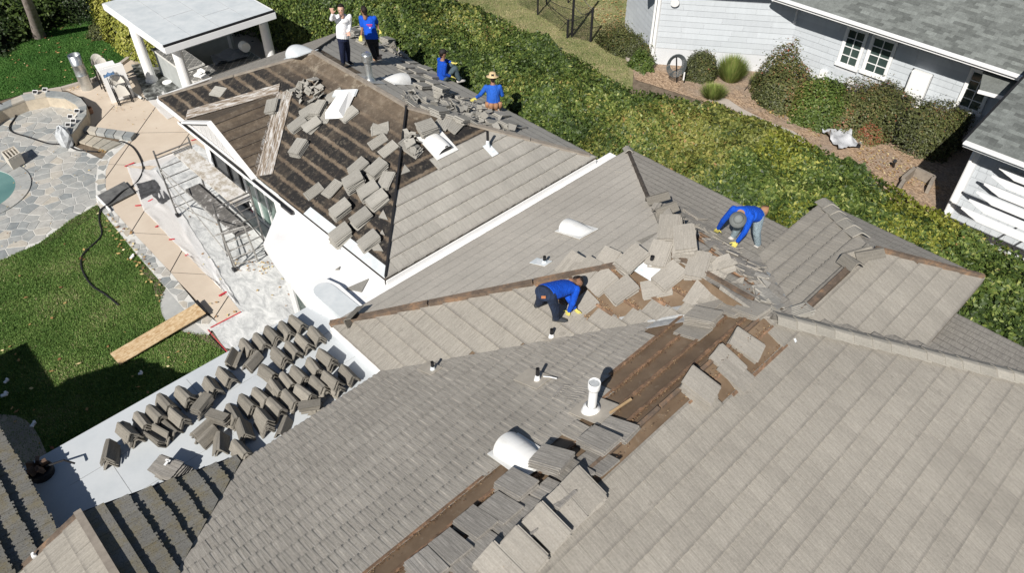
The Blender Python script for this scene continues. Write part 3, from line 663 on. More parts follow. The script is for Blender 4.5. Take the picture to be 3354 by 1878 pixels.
m = MB(); m.slab([(x, y, zf-.1) for x, y in [(6.7, 13.7), (6.1, 13.6), (5.05, 12.6), (4.95, 12.0), (4.75, 10.3), (4.75, 9.6), (6.7, 9.6)]], zf-.1); m.slab([(x, y, zf-.2) for x, y in [(-1.1, 8.0), (-1.1, 10.35), (4.6, 10.35), (4.6, 8.0)]], zf-.2); m.build('wall', M['stucco'], flat)
a, b = P(968, 905, 2.1), P(1022, 985, 1.0)
m = MB(); q = [P(972, 908, 2.2), P(1003, 945, 2.2), P(1024, 1004, 1.2), P(985, 975, 1.2)]
wx = 4.90
for k in range(1):
    y0, y1 = 12.0, 10.95
    m.bar((4.93, y0, 1.1), (4.80, y1, 1.1), .05, .07); m.bar((4.93, y0, 2.2), (4.80, y1, 2.2), .05, .07); m.bar((4.93, y0, 1.1), (4.93, y0, 2.2), .05, .07); m.bar((4.80, y1, 1.1), (4.80, y1, 2.2), .05, .07)
o = m.build('window', M['white'], flat); m = MB(); m.quad((4.94, y0, 1.1), (4.81, y1, 1.1), (4.81, y1, 2.2), (4.94, y0, 2.2)); m.quad((4.81, y1, 1.1), (4.94, y0, 1.1), (4.94, y0, 2.2), (4.81, y1, 2.2)); m.build('pane', M['glassg'], o)
# ---- front gable and side roof at the lower left --------------------------------------------
fg = empty('house_wing', (-.5, 6, 0), 'front gable wing with mossy tiles in deep shade stripes beside the deck', 'building')
LZ = 3.6; LX = -.48; LE = 1.65; ls = (LZ-2.79)/(LE-LX)
L1 = Plane([(LE, 8.1, 2.79), (LE, 7.94, 2.79), (LX, 5.99, LZ), (LX, 8.1, LZ)], (0, 1, 0))
L2 = Plane([(LX-3.0, 8.1, LZ-3*ls), (LX-3.0, 3.0, LZ-3*ls), (LX, 3.0, LZ), (LX, 8.1, LZ)], (0, 1, 0))
L1.deck(fg, M['felt2'], .1); L2.deck(fg, M['felt2'], .1)
cs = lay(L1, M['tile_moss'], e=.33, rag=.03, th=.095, strips=9, seed=31, v0=.0) + lay(L2, M['tile'], rag=.004, th=.03, strips=3, seed=32)
flush(fg, cs, 300)
board(fg, (LX, 8.1, LZ), (LX, 4.0, LZ), M['greyboard'], .10, .07, .11)
m = MB(); m.bar((LX, 8.13, LZ-.02), (LX-3.0, 8.13, LZ-3*ls-.02), .05, .16, up=Vector((0, 1, 0))); m.build('rake_board', M['board'], fg)
m = MB(); m.bar((LX, 8.12, LZ-.03), (LE, 8.12, 2.76), .04, .12, up=Vector((0, 1, 0))); m.build('rake_board', M['dark'], fg)
m = MB(); m.slab([(-3.2, 7.9, 2.5), (1.4, 7.9, 2.5), (-.6, 3.1, 2.5), (-3.2, 3.1, 2.5)], 2.5); m.build('wall', M['stucco'], fg)
m = MB(); m.bar(P(120, 1820, 3.35), P(105, 1828, 3.35)+Vector((0, 0, .0)), .05, .05); m.tube([P(124, 1828, 3.3), P(105, 1815, 3.42)], .022, 8); m.build('vent_pipe', M['white'], fg)
sr = empty('house_wing', (-3, 11, 0), 'side wing at the lower left corner with heavy shadowed mossy tile rows', 'building')
S1 = Plane([(-.87, 8.1, 3.0), (-.87, 11.56, 3.0), (-1.9, 12.6, 3.41), (-4.4, 12.6, 4.41), (-4.4, 8.1, 4.41)], (0, 1, 0))
S1.deck(sr, M['felt2'], .1)
flush(sr, lay(S1, M['tile_moss'], e=.34, rag=.03, th=.11, strips=9, seed=33), 300)
m = MB(); m.slab([(-4.4, 8.1, 4.38), (-4.4, 12.6, 4.38), (-8, 12.6, 3.0), (-8, 8.1, 3.0)], .1); m.slab([(-8, 12.0, 2.75), (-8, 15.28, 2.75), (-2.75, 15.28, 2.75), (-2.75, 12.0, 2.75)], .2); m.slab([(-7.6, 8, 2.6), (-7.6, 15, 2.6), (-3.1, 15, 2.6), (-3.1, 12.2, 2.6), (-1.4, 11.3, 2.6), (-1.4, 8, 2.6)], 2.6); m.build('wall', M['stucco'], sr)  # unseen rest of the wing and flat-roofed block, shaped to cast the lawn shadow
# ================================================================ ground and garden
def ground(name, pts, z, mat, px=True, th=None, kind='structure', parent=None):
    m = MB(); q = [P(x, y, z) for x, y in pts] if px else [Vector((x, y, z)) for x, y in pts]
    if area([(p.x, p.y) for p in q]) < 0: q.reverse()
    if th: m.slab(q, th)
    else: m.poly(q)
    o = m.build(name, mat, parent)
    if kind and parent is None: o['kind'] = kind
    return o
def tri_ok(): pass
ground('ground', [(-60, -60), (140, -60), (140, 140), (-60, 140)], -.02, M['soil'], px=False)
LAWN1 = [(-60, 345), (78, 307), (202, 287), (311, 256), (380, 217), (423, 182), (392, 150), (350, 60), (340, -20), (-60, -20)]
ground('lawn', LAWN1, .012, M['lawn2'])
LAWN2 = [(-80, 900), (0, 855), (128, 798), (233, 720), (318, 672), (333, 692), (447, 833), (544, 945), (528, 997), (536, 1044), (598, 1086), (683, 1098), (740, 1160), (560, 1300), (150, 1560), (-80, 1600)]
ground('lawn', LAWN2, .008, M['lawn'])
CONC = [(202, 291), (311, 260), (423, 186), (470, 150), (760, 60), (1000, 60), (1000, 330), (700, 560), (980, 800), (1010, 1010), (800, 1170), (690, 1080), (711, 1055), (563, 900), (435, 763), (373, 693), (344, 615), (344, 561), (361, 518), (392, 472), (443, 435), (256, 412), (275, 380), (290, 350), (270, 320), (230, 300)]
ground('concrete_patio', CONC, .02, M['conc'])
# saw-cut joints
m = MB()
for a, b in (((375, 345), (305, 420)), ((510, 350), (345, 585)), ((640, 410), (575, 500)), ((475, 688), (430, 760)), ((597, 820), (557, 892)), ((755, 960), (700, 1045)), ((560, 200), (470, 330)), ((490, 150), (520, 330))):
    p, q = P(*a, .022), P(*b, .022); m.bar(p, q, .022, .005)
for a, b in (((445, 435), (640, 432)), ((412, 540), (350, 538)), ((438, 763), (560, 770)), ((560, 893), (680, 900))):
    p, q = P(*a, .022), P(*b, .022); m.bar(p, q, .008, .004)
o = m.build('expansion_joint', M['dark'], bpy.data.objects['concrete_patio']); 
# ---- irregular stone paving: cells of a jittered point set, each stone a piece
def voronoi_cells(pts, bound, shrink=.010):
    cells = []; P2 = np.array(pts)
    for i, c in enumerate(pts):
        d = np.hypot(*(P2-P2[i]).T); idx = np.argsort(d)[1:22]; cell = bound[:]
        if area(cell) < 0: cell.reverse()
        lim = 1.1; cell = clip([(c[0]-lim, c[1]-lim), (c[0]+lim, c[1]-lim), (c[0]+lim, c[1]+lim), (c[0]-lim, c[1]+lim)], [(c[0]-lim, c[1]-lim), (c[0]+lim, c[1]-lim), (c[0]+lim, c[1]+lim), (c[0]-lim, c[1]+lim)])
        for j in idx:
            q = pts[j]; mx, my = (c[0]+q[0])/2, (c[1]+q[1])/2; dx, dy = q[0]-c[0], q[1]-c[1]; L = math.hypot(dx, dy)
            mx -= dx/L*shrink; my -= dy/L*shrink
            out = []
            for k in range(len(cell)):
                a, b = cell[k-1], cell[k]; sa = (a[0]-mx)*dx+(a[1]-my)*dy; sb = (b[0]-mx)*dx+(b[1]-my)*dy
                if (sa <= 0) != (sb <= 0): t_ = sa/(sa-sb); out.append((a[0]+(b[0]-a[0])*t_, a[1]+(b[1]-a[1])*t_))
                if sb <= 0: out.append(b)
            cell = out
            if len(cell) < 3: break
        if len(cell) >= 3: cells.append((c, cell))
    return cells
def stonemat(name, tint):
    t = NT(name); wp = t.pos(); oi = t.n('ObjectInfo')
    c = t.ramp(oi.outputs['Random'], [(0, (.25*tint[0], .27*tint[1], .275*tint[2])), (.35, (.34*tint[0], .35*tint[1], .34*tint[2])), (.6, (.41*tint[0], .41*tint[1], .39*tint[2])), (.85, (.47*tint[0], .45*tint[1], .41*tint[2])), (1, (.50*tint[0], .45*tint[1], .37*tint[2]))])
    c = t.mix(1.0, c, t.ramp(t.noise(wp, 5, 8, .75), [(.3, .78), (.7, 1.2)]), 'MULTIPLY'); c = t.mix(t.ramp(t.noise(wp, 1.7, 5), [(.5, 0.0), (.7, .35)]), c, (.52, .50, .45))
    t.base(c); t.rough(.75); t.bump(t.noise(wp, 14, 6, .7), .35, .012); return t.m
M['stone'] = stonemat('flagstone_slate', (1, 1, 1)); M['stonew'] = stonemat('flagstone_warm', (1.12, 1.02, .88))
M['grout'] = grit('pale_grout', [(.3, (.60, .59, .56)), (.7, (.72, .71, .67))], 6, 6, .9, .2, 50, .004)
def pave(parent, poly, n_area, z, mat, th=.007, seed=1, name='stone', aniso=1.0, cap=300, hole=None, minc=.33):
    """poly in world xy"""
    r = random.Random(seed); xs = [p[0] for p in poly]; ys = [p[1] for p in poly]; pts = []; tries = 0
    while len(pts) < n_area and tries < 40000:
        tries += 1; x = r.uniform(min(xs)-.3, max(xs)+.3); y = r.uniform(min(ys)-.3, max(ys)+.3)
        if all((x-a)**2+(y-b)**2 > minc**2 for a, b in pts): pts.append((x, y))
    out = []
    for c, cell in voronoi_cells(pts, poly):
        if not inpoly(c[0], c[1], poly): continue
        if hole and hole(c): continue
        # pull corners back inside the outline
        def pull(x, y):
            t_ = 1.0
            while t_ > .15 and not inpoly(c[0]+(x-c[0])*t_, c[1]+(y-c[1])*t_, poly): t_ -= .06
            return (c[0]+(x-c[0])*t_, c[1]+(y-c[1])*t_)
        cell = [pull(x, y) for x, y in cell]
        if area(cell) < .02: continue
        k = float((np.array((c[0], c[1], 0))-CAM) @ _FW); p = proj(np.array((c[0], c[1], 0.0))); iv = -40 < p[0] < 3400 and -40 < p[1] < 1920
        out.append((iv, area(cell)/(k*k), c, cell))
    out.sort(key=lambda q: (-int(q[0]), -q[1])); rest = MB()
    for i, (iv, s, c, cell) in enumerate(out):
        h = z+th+r.uniform(-.002, .002); m = MB() if (i < cap and iv) else rest
        # chamfered stone top
        b = [(x, y, z) for x, y in cell]; t_ = [(c[0]+(x-c[0])*.975, c[1]+(y-c[1])*.975, h) for x, y in cell]
        m.prism(b, t_, bottom=False)
        if m is not rest: m.build(name, mat, parent)
    if rest.f: o = rest.build(name+'s', mat, parent); o['kind'] = 'stuff'
PAT = [(-120, 300), (0, 352), (78, 322), (150, 312), (225, 318), (270, 350), (262, 395), (240, 430), (225, 470), (330, 520), (352, 520), (340, 590), (332, 680), (318, 672), (233, 720), (128, 798), (0, 857), (-120, 920)]
gp = ground('flagstone_patio', PAT, .006, M['grout'])
pw = [(P(x, y, 0).x, P(x, y, 0).y) for x, y in PAT]
pc = P(-75, 630, 0); pa = (P(43, 623, 0)-pc).length
ring = 1.05
pave(gp, pw, 620, .008, M['stone'], seed=4, hole=lambda c: (c[0]-pc.x)**2/(pa+.1)**2+(c[1]-pc.y)**2/(pa+.3)**2 < 1, minc=.235)
# pool with coping
m = MB(); N = 40
def el(k, s, z): a = 2*math.pi*k/N; return (pc.x+(pa+s)*math.cos(a), pc.y+(pa+s+.2)*math.sin(a), z)
m.poly([el(k, 0, .018) for k in range(N)]); t = NT('pool_water'); t.base(t.ramp(t.noise(t.pos(), 1.1, 4), [(.3, (.10, .21, .20)), (.7, (.16, .29, .27))])); t.b.inputs['Roughness'].default_value = .05; t.b.inputs['Specular IOR Level'].default_value = .5; t.bump(t.noise(t.pos(), 3, 3), .08, .02); M['water'] = t.m
o = m.build('pool_water', M['water']); o['kind'] = 'structure'
m = MB()
for k in range(N): m.quad(el(k, 0, .0), el(k+1, 0, .0), el(k+1, 0, .03), el(k, 0, .03))
pool = m.build('pool_edge', M['grout']); pool['kind'] = 'structure'
for k in range(0, N, 2):
    m = MB(); q = [el(k+.04, .0, .03), el(k+1, .0, .03), el(k+1.96, .0, .03), el(k+1.96, .42, .03), el(k+1, .42, .03), el(k+.04, .42, .03)]
    if area([(a[0], a[1]) for a in q]) < 0: q.reverse()
    m.prism([(a, b, .0) for a, b, c in q], [(a, b, .045) for a, b, c in q]); m.build('coping_stone', M['stone'], pool)
# stone border strip along the concrete
BOR = [(443, 437), (400, 484), (361, 521), (346, 561), (346, 615), (375, 693), (437, 763), (565, 900), (662, 1020), (711, 1056), (683, 1098), (640, 1060), (600, 1010), (544, 945), (447, 833), (333, 692), (316, 660), (312, 600), (320, 545), (345, 505), (400, 450)]
gb = ground('stone_border', BOR, .024, M['grout']); bw = [(P(x, y, 0).x, P(x, y, 0).y) for x, y in BOR]
pave(gb, bw, 500, .026, M['stone'], seed=9, minc=.20, th=.006)
PAD = [(544, 945), (528, 970), (524, 997), (530, 1030), (545, 1055), (570, 1075), (598, 1087), (640, 1096), (683, 1098), (640, 1060), (600, 1010)]
ground('stone_pad', PAD, .022, grit('dusty_stone_pad', [(.3, (.36, .37, .36)), (.6, (.48, .48, .46)), (.75, (.58, .58, .56))], 2.2, 8, .85, .3, 30, .006))
# soil edges round the lawn
ground('soil_strip', [(455, 860), (480, 875), (548, 950), (530, 990), (512, 985), (500, 930), (470, 900)], .014, M['soil'])
ground('soil_strip', [(600, 1085), (683, 1096), (735, 1150), (700, 1135), (640, 1098)], .014, M['soil'])
ground('soil_strip', [(318, 672), (335, 695), (300, 715), (215, 765), (150, 800), (128, 800), (233, 722)], .014, grit('patchy_soil', [(.4, (.04, .07, .02)), (.6, (.13, .11, .06))], 6, 8, .95, .4, 30, .02))
# low curved seat wall with capstones
sw = empty('seat_wall', P(150, 320, 0), 'low curved stone seat wall round the flagstone patio', 'wall')
cw = [(-60, 372), (0, 342), (70, 312), (150, 297), (222, 303), (264, 322), (283, 345), (282, 375), (262, 402), (246, 425), (232, 440)]
ci = [(-60, 400), (0, 360), (80, 327), (150, 314), (212, 320), (245, 338), (258, 352), (256, 372), (243, 392), (230, 412), (218, 425)]
Wo = [P(x, y, .42) for x, y in cw]; Wi = [P(x, y, .42) for x, y in ci]
m = MB()
for k in range(len(cw)-1):
    a, b, c, d = Wo[k], Wo[k+1], Wi[k+1], Wi[k]; q = [a, b, c, d]
    if area([(p.x, p.y) for p in q]) < 0: q.reverse()
    m.prism([(p.x, p.y, 0) for p in q], [(p.x, p.y, .38) for p in q])
m.build('wall_core', M['stonew'], sw)
rr = random.Random(3)
for k in range(len(cw)-1):
    for h in range(2):
        a, b = Wo[k].lerp(Wo[k+1], h/2), Wo[k].lerp(Wo[k+1], (h+1)/2-.02); d, c = Wi[k].lerp(Wi[k+1], h/2), Wi[k].lerp(Wi[k+1], (h+1)/2-.02); q = [a, b, c, d]
        if area([(p.x, p.y) for p in q]) < 0: q.reverse()
        m = MB(); ce = sum(q, Vector())/4; q = [ce+(p-ce)*1.05 for p in q]; m.prism([(p.x, p.y, .38) for p in q], [(p.x, p.y, .43+rr.uniform(-.004, .006)) for p in q]); m.build('capstone', M['stone'], sw)
# stone steps
st = empty('stone_steps', P(340, 440, 0), 'two wide flagstone steps dropping from the beige concrete to the patio', 'steps')
def quadslab(parent, name, px4, z, th, mat):
    q = [P(x, y, z) for x, y in px4]
    if area([(p.x, p.y) for p in q]) < 0: q.reverse()
    m = MB(); m.prism([(p.x, p.y, z-th) for p in q], [(p.x, p.y, z) for p in q]); return m.build(name, mat, parent)
e0, e1, f1, f0 = (262, 408), (445, 434), (430, 452), (254, 424)
for k in range(6):
    t0, t1 = k/6, (k+1)/6-.015; L = lambda a, b, t_: (a[0]+(b[0]-a[0])*t_, a[1]+(b[1]-a[1])*t_)
    quadslab(st, 'tread_stone', [L(e0, e1, t0), L(e0, e1, t1), L(f0, f1, t1), L(f0, f1, t0)], .16, .13, M['stone'])
e0, e1, f1, f0 = (252, 432), (398, 468), (350, 492), (234, 456)
for k in range(5):
    t0, t1 = k/5, (k+1)/5-.015
    quadslab(st, 'tread_stone', [L(e0, e1, t0), L(e0, e1, t1), L(f0, f1, t1), L(f0, f1, t0)], .08, .06, M['stonew'])
# curb round the upper lawn
kb = MB(); pts = [(78, 312), (202, 291), (311, 260), (380, 222), (425, 188), (470, 150), (505, 140)]
for a, b in zip(pts, pts[1:]): kb.bar(P(*a, .06), P(*b, .06), .14, .12)
o = kb.build('kerb', M['kerb']); o['kind'] = 'structure'
# dust covered slab along the wing, plastic sheeting
t = NT('dusty_slab'); wp = t.pos()
a = t.noise(t.mapped(wp, (1.4, .8, 1)), 2.3, 9, .78, .8)
c = t.ramp(a, [(.30, (.26, .27, .27)), (.43, (.46, .47, .47)), (.54, (.62, .63, .62)), (.64, (.78, .78, .77))]); c = t.mix(t.ramp(t.noise(t.mapped(wp, (9, 2, 1)), 2, 6, .8), [(.55, 0.0), (.66, .6)]), c, (.80, .80, .79)); t.base(c); t.rough(.85); t.bump(a, .2, .006); M['slab'] = t.m
SLAB = [(487, 560), (590, 500), (640, 470), (720, 520), (990, 790), (1010, 1010), (830, 1160), (735, 1140), (690, 1075), (789, 1022), (720, 935), (660, 860), (608, 762), (560, 690), (520, 640)]
ground('patio_slab', SLAB, .028, M['slab'])
def sheet(name, pts, z, mat, label, cat, group=None, amp=.03, n=14, seed=1, sub=None):
    """thin wrinkled sheet lying on the ground, outline from pixels (4 corners)"""
    r = random.Random(seed); q = [P(x, y, z) for x, y in pts]; m = MB(); W = []
    for i in range(n+1):
        for j in range(n+1):
            u, v = i/n, j/n; p = (q[0]*(1-u)+q[1]*u)*(1-v)+(q[3]*(1-u)+q[2]*u)*v
            h = amp*max(0, math.sin(u*9+math.sin(v*7+seed)*2)*math.sin(v*5+u*3+seed))**2 + r.uniform(0, amp*.22)
            W.append((p.x+r.uniform(-.01, .01), p.y+r.uniform(-.01, .01), z+.006+h))
    m.v = W
    for i in range(n):
        for j in range(n):
            k = i*(n+1)+j; m.f.append((k, k+n+1, k+n+2, k+1)); m.m.append(0)
    o = m.build(name, mat, smooth=True); tag(o, label, cat, group); return o
t = NT('clear_plastic_sheet'); t.b.inputs['Roughness'].default_value = .28; t.base((.88, .87, .86)); t.b.inputs['Alpha'].default_value = .68; t.bump(t.noise(t.mapped(t.pos(), (3, 14, 3)), 2, 5, .7, 1.0), .6, .02); M['plastic'] = t.m
sheet('plastic_sheet', [(415, 545), (590, 500), (640, 475), (530, 545)], .04, M['plastic'], 'clear plastic sheet taped down in front of the scaffold', 'plastic sheet', n=18, seed=1)
sheet('plastic_sheet', [(415, 548), (512, 560), (575, 650), (470, 690)], .045, M['plastic'], 'crumpled clear plastic sheet beside the black mats', 'plastic sheet', n=16, seed=2)
sheet('plastic_sheet', [(470, 690), (565, 650), (690, 850), (612, 838)], .04, M['plastic'], 'long clear plastic sheet taped beside the concrete walk', 'plastic sheet', n=20, seed=3)
sheet('plastic_sheet', [(612, 838), (690, 850), (790, 1010), (735, 960)], .04, M['plastic'], 'clear plastic sheet with folds near the wooden ramp board', 'plastic sheet', n=18, seed=4, amp=.05)
sheet('plastic_sheet', [(470, 315), (535, 300), (590, 372), (548, 392)], .04, M['plastic'], 'pale plastic sheet on the patio at the roof corner', 'plastic sheet', n=12, seed=5)
sheet('drop_cloth', [(430, 212), (560, 200), (700, 300), (480, 330)], .045, grit('dirty_black_sheeting', [(.35, (.02, .02, .02)), (.5, (.10, .105, .10)), (.6, (.30, .31, .30)), (.7, (.05, .05, .05))], 3.5, 9, .6, .4, 20, .01), 'black dusty sheeting spread under the pavilion', 'drop cloth', n=22, seed=6, amp=.05)
for i, (a, b, wdt, lab) in enumerate([((408, 545), (440, 532), .05, 'red tape strip nearest the hose on the upper walk'), ((442, 674), (462, 672), .05, 'short red tape strip below the black mat'), ((485, 660), (500, 652), .05, 'tiny red tape strip at the corner of the black mat'), ((508, 744), (523, 737), .05, 'red tape strip halfway down the long plastic sheet'), ((553, 785), (572, 783), .05, 'red tape strip on the sheet edge beside the stone border'), ((606, 838), (617, 833), .05, 'red tape strip where two plastic sheets meet'), ((717, 970), (742, 956), .06, 'red tape strip at the end of the folded sheet'), ((595, 414), (622, 414), .04, 'red tape strip below the roof corner'), ((625, 460), (655, 452), .04, 'red tape strip in front of the gable wall')]):
    m = MB(); m.bar(P(*a, .055), P(*b, .055), wdt, .006); tag(m.build('tape_strip', M['red']), lab, 'tape', 'red tape strips')
m = MB(); m.bar(P(689, 1074, .05), P(789, 1022, .05), .025, .01); tag(m.build('tape_strip', M['red']), 'long red tape along the end of the beige walk', 'tape', 'red tape strips')
m = MB(); m.bar(P(680, 1080, .05), P(745, 1155, .05), .016, .006); tag(m.build('tape_strip', M['red']), 'long red tape running under the deck roof edge', 'tape', 'red tape strips')
m = MB(); m.bar(P(770, 640, .05), P(928, 785, .05), .03, .01); tag(m.build('tape_strip', M['red']), 'long red tape along the foot of the sliding doors', 'tape', 'red tape strips')
ground('concrete_pad', [(-60, 1352), (0, 1358), (50, 1362), (85, 1378), (110, 1402), (128, 1432), (150, 1480), (160, 1500), (-60, 1620)], .03, M['conc2'])
# grass blades
def blades(poly_px, n, mat, z, seed, h=(.025, .055), avoid=None, name='grass', px=True, width=.012):
    rs = np.random.RandomState(seed); pw_ = [(P(x, y, 0).x, P(x, y, 0).y) for x, y in poly_px] if px else poly_px
    xs = [p[0] for p in pw_]; ys = [p[1] for p in pw_]; pts = []
    X = rs.uniform(min(xs), max(xs), n*3); Y = rs.uniform(min(ys), max(ys), n*3)
    ins = np.zeros(len(X), bool); j = len(pw_)-1
    for i in range(len(pw_)):
        xi, yi = pw_[i]; xj, yj = pw_[j]
        with np.errstate(divide='ignore', invalid='ignore'):
            c = ((yi > Y) != (yj > Y)) & (X < (xj-xi)*(Y-yi)/(yj-yi+1e-12)+xi)
        ins ^= c; j = i
    X, Y = X[ins][:n], Y[ins][:n]; k = len(X)
    A = rs.uniform(0, 6.28, k); H = rs.uniform(*h, k); ln = rs.uniform(-.03, .03, (k, 2)); wd = width*rs.uniform(.6, 1.3, k)
    b = np.stack([X, Y, np.full(k, z)], 1); dx = np.stack([np.cos(A)*wd, np.sin(A)*wd, np.zeros(k)], 1)
    tip = b + np.stack([ln[:, 0], ln[:, 1], H], 1)
    V = np.stack([b-dx, b+dx, tip], 1).reshape(-1, 3)
    cl = .5+.28*np.sin(X*2.1+1.3*np.sin(Y*1.7))*np.sin(Y*2.6)+rs.normal(0, .2, k); cl[rs.rand(k) < .012] = 1.0
    return tag(nps(name, V, 3, mat, None, np.repeat(np.clip(cl, 0, 1), 3)), kind='stuff')
blades(LAWN2, 90000, M['blade'], .008, 1); blades(LAWN1, 60000, M['blade2'], .012, 2, width=.016)
def leaves_on(poly_px, n, seed, name='fallen_leaves', z=.05, s=(.03, .07), mat='dryleaf'):
    r = random.Random(seed); V = []; T = []; xs = [p[0] for p in poly_px]; ys = [p[1] for p in poly_px]; k = 0
    while k < n:
        x, y = r.uniform(min(xs), max(xs)), r.uniform(min(ys), max(ys))
        if not inpoly(x, y, poly_px): k += .02; continue
        c = P(x, y, z); a = r.uniform(0, 6.28); sz = r.uniform(*s); tl = r.uniform(-.02, .02)
        for q in range(4):
            an = a+q*math.pi/2; rr_ = sz*(1, .6, 1, .55)[q]; V.append((c.x+rr_*math.cos(an), c.y+rr_*math.sin(an), z+r.uniform(0, .025)))
        T += [r.random()]*4; k += 1
    o = nps(name, np.array(V), 4, M[mat], None, np.array(T)); return tag(o, kind='stuff')
leaves_on(LAWN2, 45, 1); leaves_on(LAWN1, 110, 2); leaves_on([(350, 690), (430, 760), (545, 945), (528, 1000), (470, 920), (400, 830), (330, 720)], 60, 3); leaves_on([(600, 640), (900, 760), (960, 1000), (700, 1060), (600, 800)], 34, 4, s=(.02, .055)); leaves_on([(330, 480), (352, 485), (345, 500), (320, 500)], 40, 5, s=(.02, .04)); leaves_on([(200, 285), (470, 320), (540, 420), (300, 440)], 40, 6, s=(.015, .035)); leaves_on([(0, 380), (300, 480), (300, 680), (0, 830)], 36, 7, s=(.015, .035), z=.045); leaves_on([(760, 850), (900, 860), (880, 900), (780, 890)], 50, 8, s=(.02, .045))
leaves_on([(225, 288), (260, 280), (262, 292), (230, 298)], 30, 12, s=(.015, .035)); leaves_on([(500, 140), (560, 170), (540, 215), (450, 210)], 40, 13, s=(.015, .035)); leaves_on([(360, 340), (430, 345), (440, 360), (365, 365)], 25, 14, s=(.015, .03))
# ================================================================ foliage
def leaf_cloud(parent, name, centers, normals, size, mat, seed, tint=None, tilt=.9, fold=True):
    rs = np.random.RandomState(seed); k = len(centers); C = np.asarray(centers, float); Nn = np.asarray(normals, float)
    Nn = Nn + rs.normal(0, tilt*.6, (k, 3)); Nn /= np.linalg.norm(Nn, axis=1)[:, None]
    A = rs.normal(0, 1, (k, 3)); A -= (A*Nn).sum(1)[:, None]*Nn; A /= np.linalg.norm(A, axis=1)[:, None]; B = np.cross(Nn, A)
    s = rs.uniform(size[0], size[1], k)[:, None]; wdt = s*rs.uniform(.42, .62, (k, 1))
    V = np.stack([C-A*s, C-B*wdt+A*s*.1, C+A*s, C+B*wdt+A*s*.1], 1).reshape(-1, 3)
    ti = rs.uniform(0, 1, k) if tint is None else tint
    return nps(name, V, 4, mat, parent, np.repeat(np.clip(ti, 0, 1), 4))
def vnoise(x, y, s, seed):
    rs = np.random.RandomState(seed); o = np.zeros_like(x); a = 1.0
    for k in range(4):
        p = rs.uniform(0, 6.28, 6); th = rs.uniform(0, 3.14, 3); f = s*(1.9**k)
        for q in range(3): o += a*np.sin(f*(x*math.cos(th[q])+y*math.sin(th[q]))*1.3+p[q])*np.sin(f*(-x*math.sin(th[q])+y*math.cos(th[q]))+p[q+3])
        a *= .55
    return o/3
def hedge(label, y0, y1, xn, xf, top, mat, n, seed, yel=0.0, mat2=None, lump=.42, dens_side=.33, size=(.036, .072), holes=0.0):
    """one stretch of the tall hedge: dark twig core, leaves over top and both faces; xn/xf near and far edges, top height (functions of y)"""
    n = int(n*1.7); root = empty('hedge', ((xn(y0)+xf(y0))/2, (y0+y1)/2, 0), label, 'hedge', 'tall hedge between the two houses')
    rs = np.random.RandomState(seed); ny = int((y1-y0)/.25)+1; nx = 14; m = MB()
    def surf(x, y, s):      # s in 0..1 across; returns height with rounded shoulders
        e = np.minimum(s, 1-s); return top(y)*(1-.34*np.exp(-e*16)) + lump*vnoise(x, y, 1.5, 77) + .10*vnoise(x, y, 4.2, 78)
    ys = np.linspace(y0, y1, ny); V = []
    for y in ys:
        for i in range(nx):
            s = i/(nx-1); x = xn(y)+(xf(y)-xn(y))*s; V.append((x, y, float(surf(np.array([x]), np.array([y]), np.array([s]))[0])-.30-.9*float(np.clip(vnoise(np.array([x]), np.array([y]), 2.7, 90)-.42, 0, 1)[0])))
    m.v = V
    for a in range(ny-1):
        for i in range(nx-1): k = a*nx+i; m.f.append((k, k+1, k+nx+1, k+nx)); m.m.append(0)
    base = len(m.v)
    for a in range(ny):
        m.v.append((xn(ys[a])+.15, ys[a], 0)); m.v.append((xf(ys[a])-.1, ys[a], 0))
    for a in range(ny-1):
        m.f.append((a*nx, (a+1)*nx, base+2*a+2, base+2*a)); m.f.append((a*nx+nx-1, base+2*a+1, base+2*a+3, (a+1)*nx+nx-1)); m.m += [0, 0]
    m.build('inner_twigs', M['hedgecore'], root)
    nt = int(n*(1-dens_side)); Y = rs.uniform(y0-.08, y1+.08, nt); S = rs.uniform(0, 1, nt)
    XN = np.array([xn(y) for y in Y]); XF = np.array([xf(y) for y in Y]); X = XN+(XF-XN)*S
    tp = np.vectorize(top)
    e = np.minimum(S, 1-S); Z = tp(Y)*(1-.34*np.exp(-e*16))+lump*vnoise(X, Y, 1.5, 77)+.10*vnoise(X, Y, 4.2, 78)
    Z += -np.abs(rs.exponential(.15, nt)) + .04*vnoise(X, Y, 11, 79) - .9*np.clip(vnoise(X, Y, 2.7, 90)-.42, 0, 1)*rs.uniform(0, .22, nt) + .04*vnoise(X, Y, 11, 79)
    gx = (vnoise(X+.1, Y, 1.5, 77)-vnoise(X-.1, Y, 1.5, 77))*lump/.2; gy = (vnoise(X, Y+.1, 1.5, 77)-vnoise(X, Y-.1, 1.5, 77))*lump/.2
    N = np.stack([-gx+(S-.5)*.8, -gy, np.full(nt, .8)], 1)
    cl = vnoise(X, Y, 7.5, 80)
    keep = (cl > -.95+holes)
    C = np.stack([X, Y, Z], 1)
    ns = n-nt; Y2 = rs.uniform(y0-.05, y1+.05, ns); side = rs.rand(ns) < .62
    X2 = np.where(side, np.array([xn(y) for y in Y2])+rs.normal(0, .07, ns), np.array([xf(y) for y in Y2])+rs.normal(0, .07, ns)); t2 = tp(Y2); Z2 = t2*(1-np.abs(rs.beta(1.3, 2.2, ns)))-.25
    X2 += .10*vnoise(Z2*2, Y2, 2.0, 81)
    N2 = np.stack([np.where(side, -1, 1), np.zeros(ns), np.full(ns, .35)], 1).astype(float)
    C = np.concatenate([C[keep], np.stack([X2, Y2, Z2], 1)]); N = np.concatenate([N[keep], N2])
    px_ = vnoise(C[:, 0], C[:, 1], 1.1, 82); ti = .47+.22*px_+rs.normal(0, .2, len(C))+.15*vnoise(C[:, 0], C[:, 1], 5, 83)
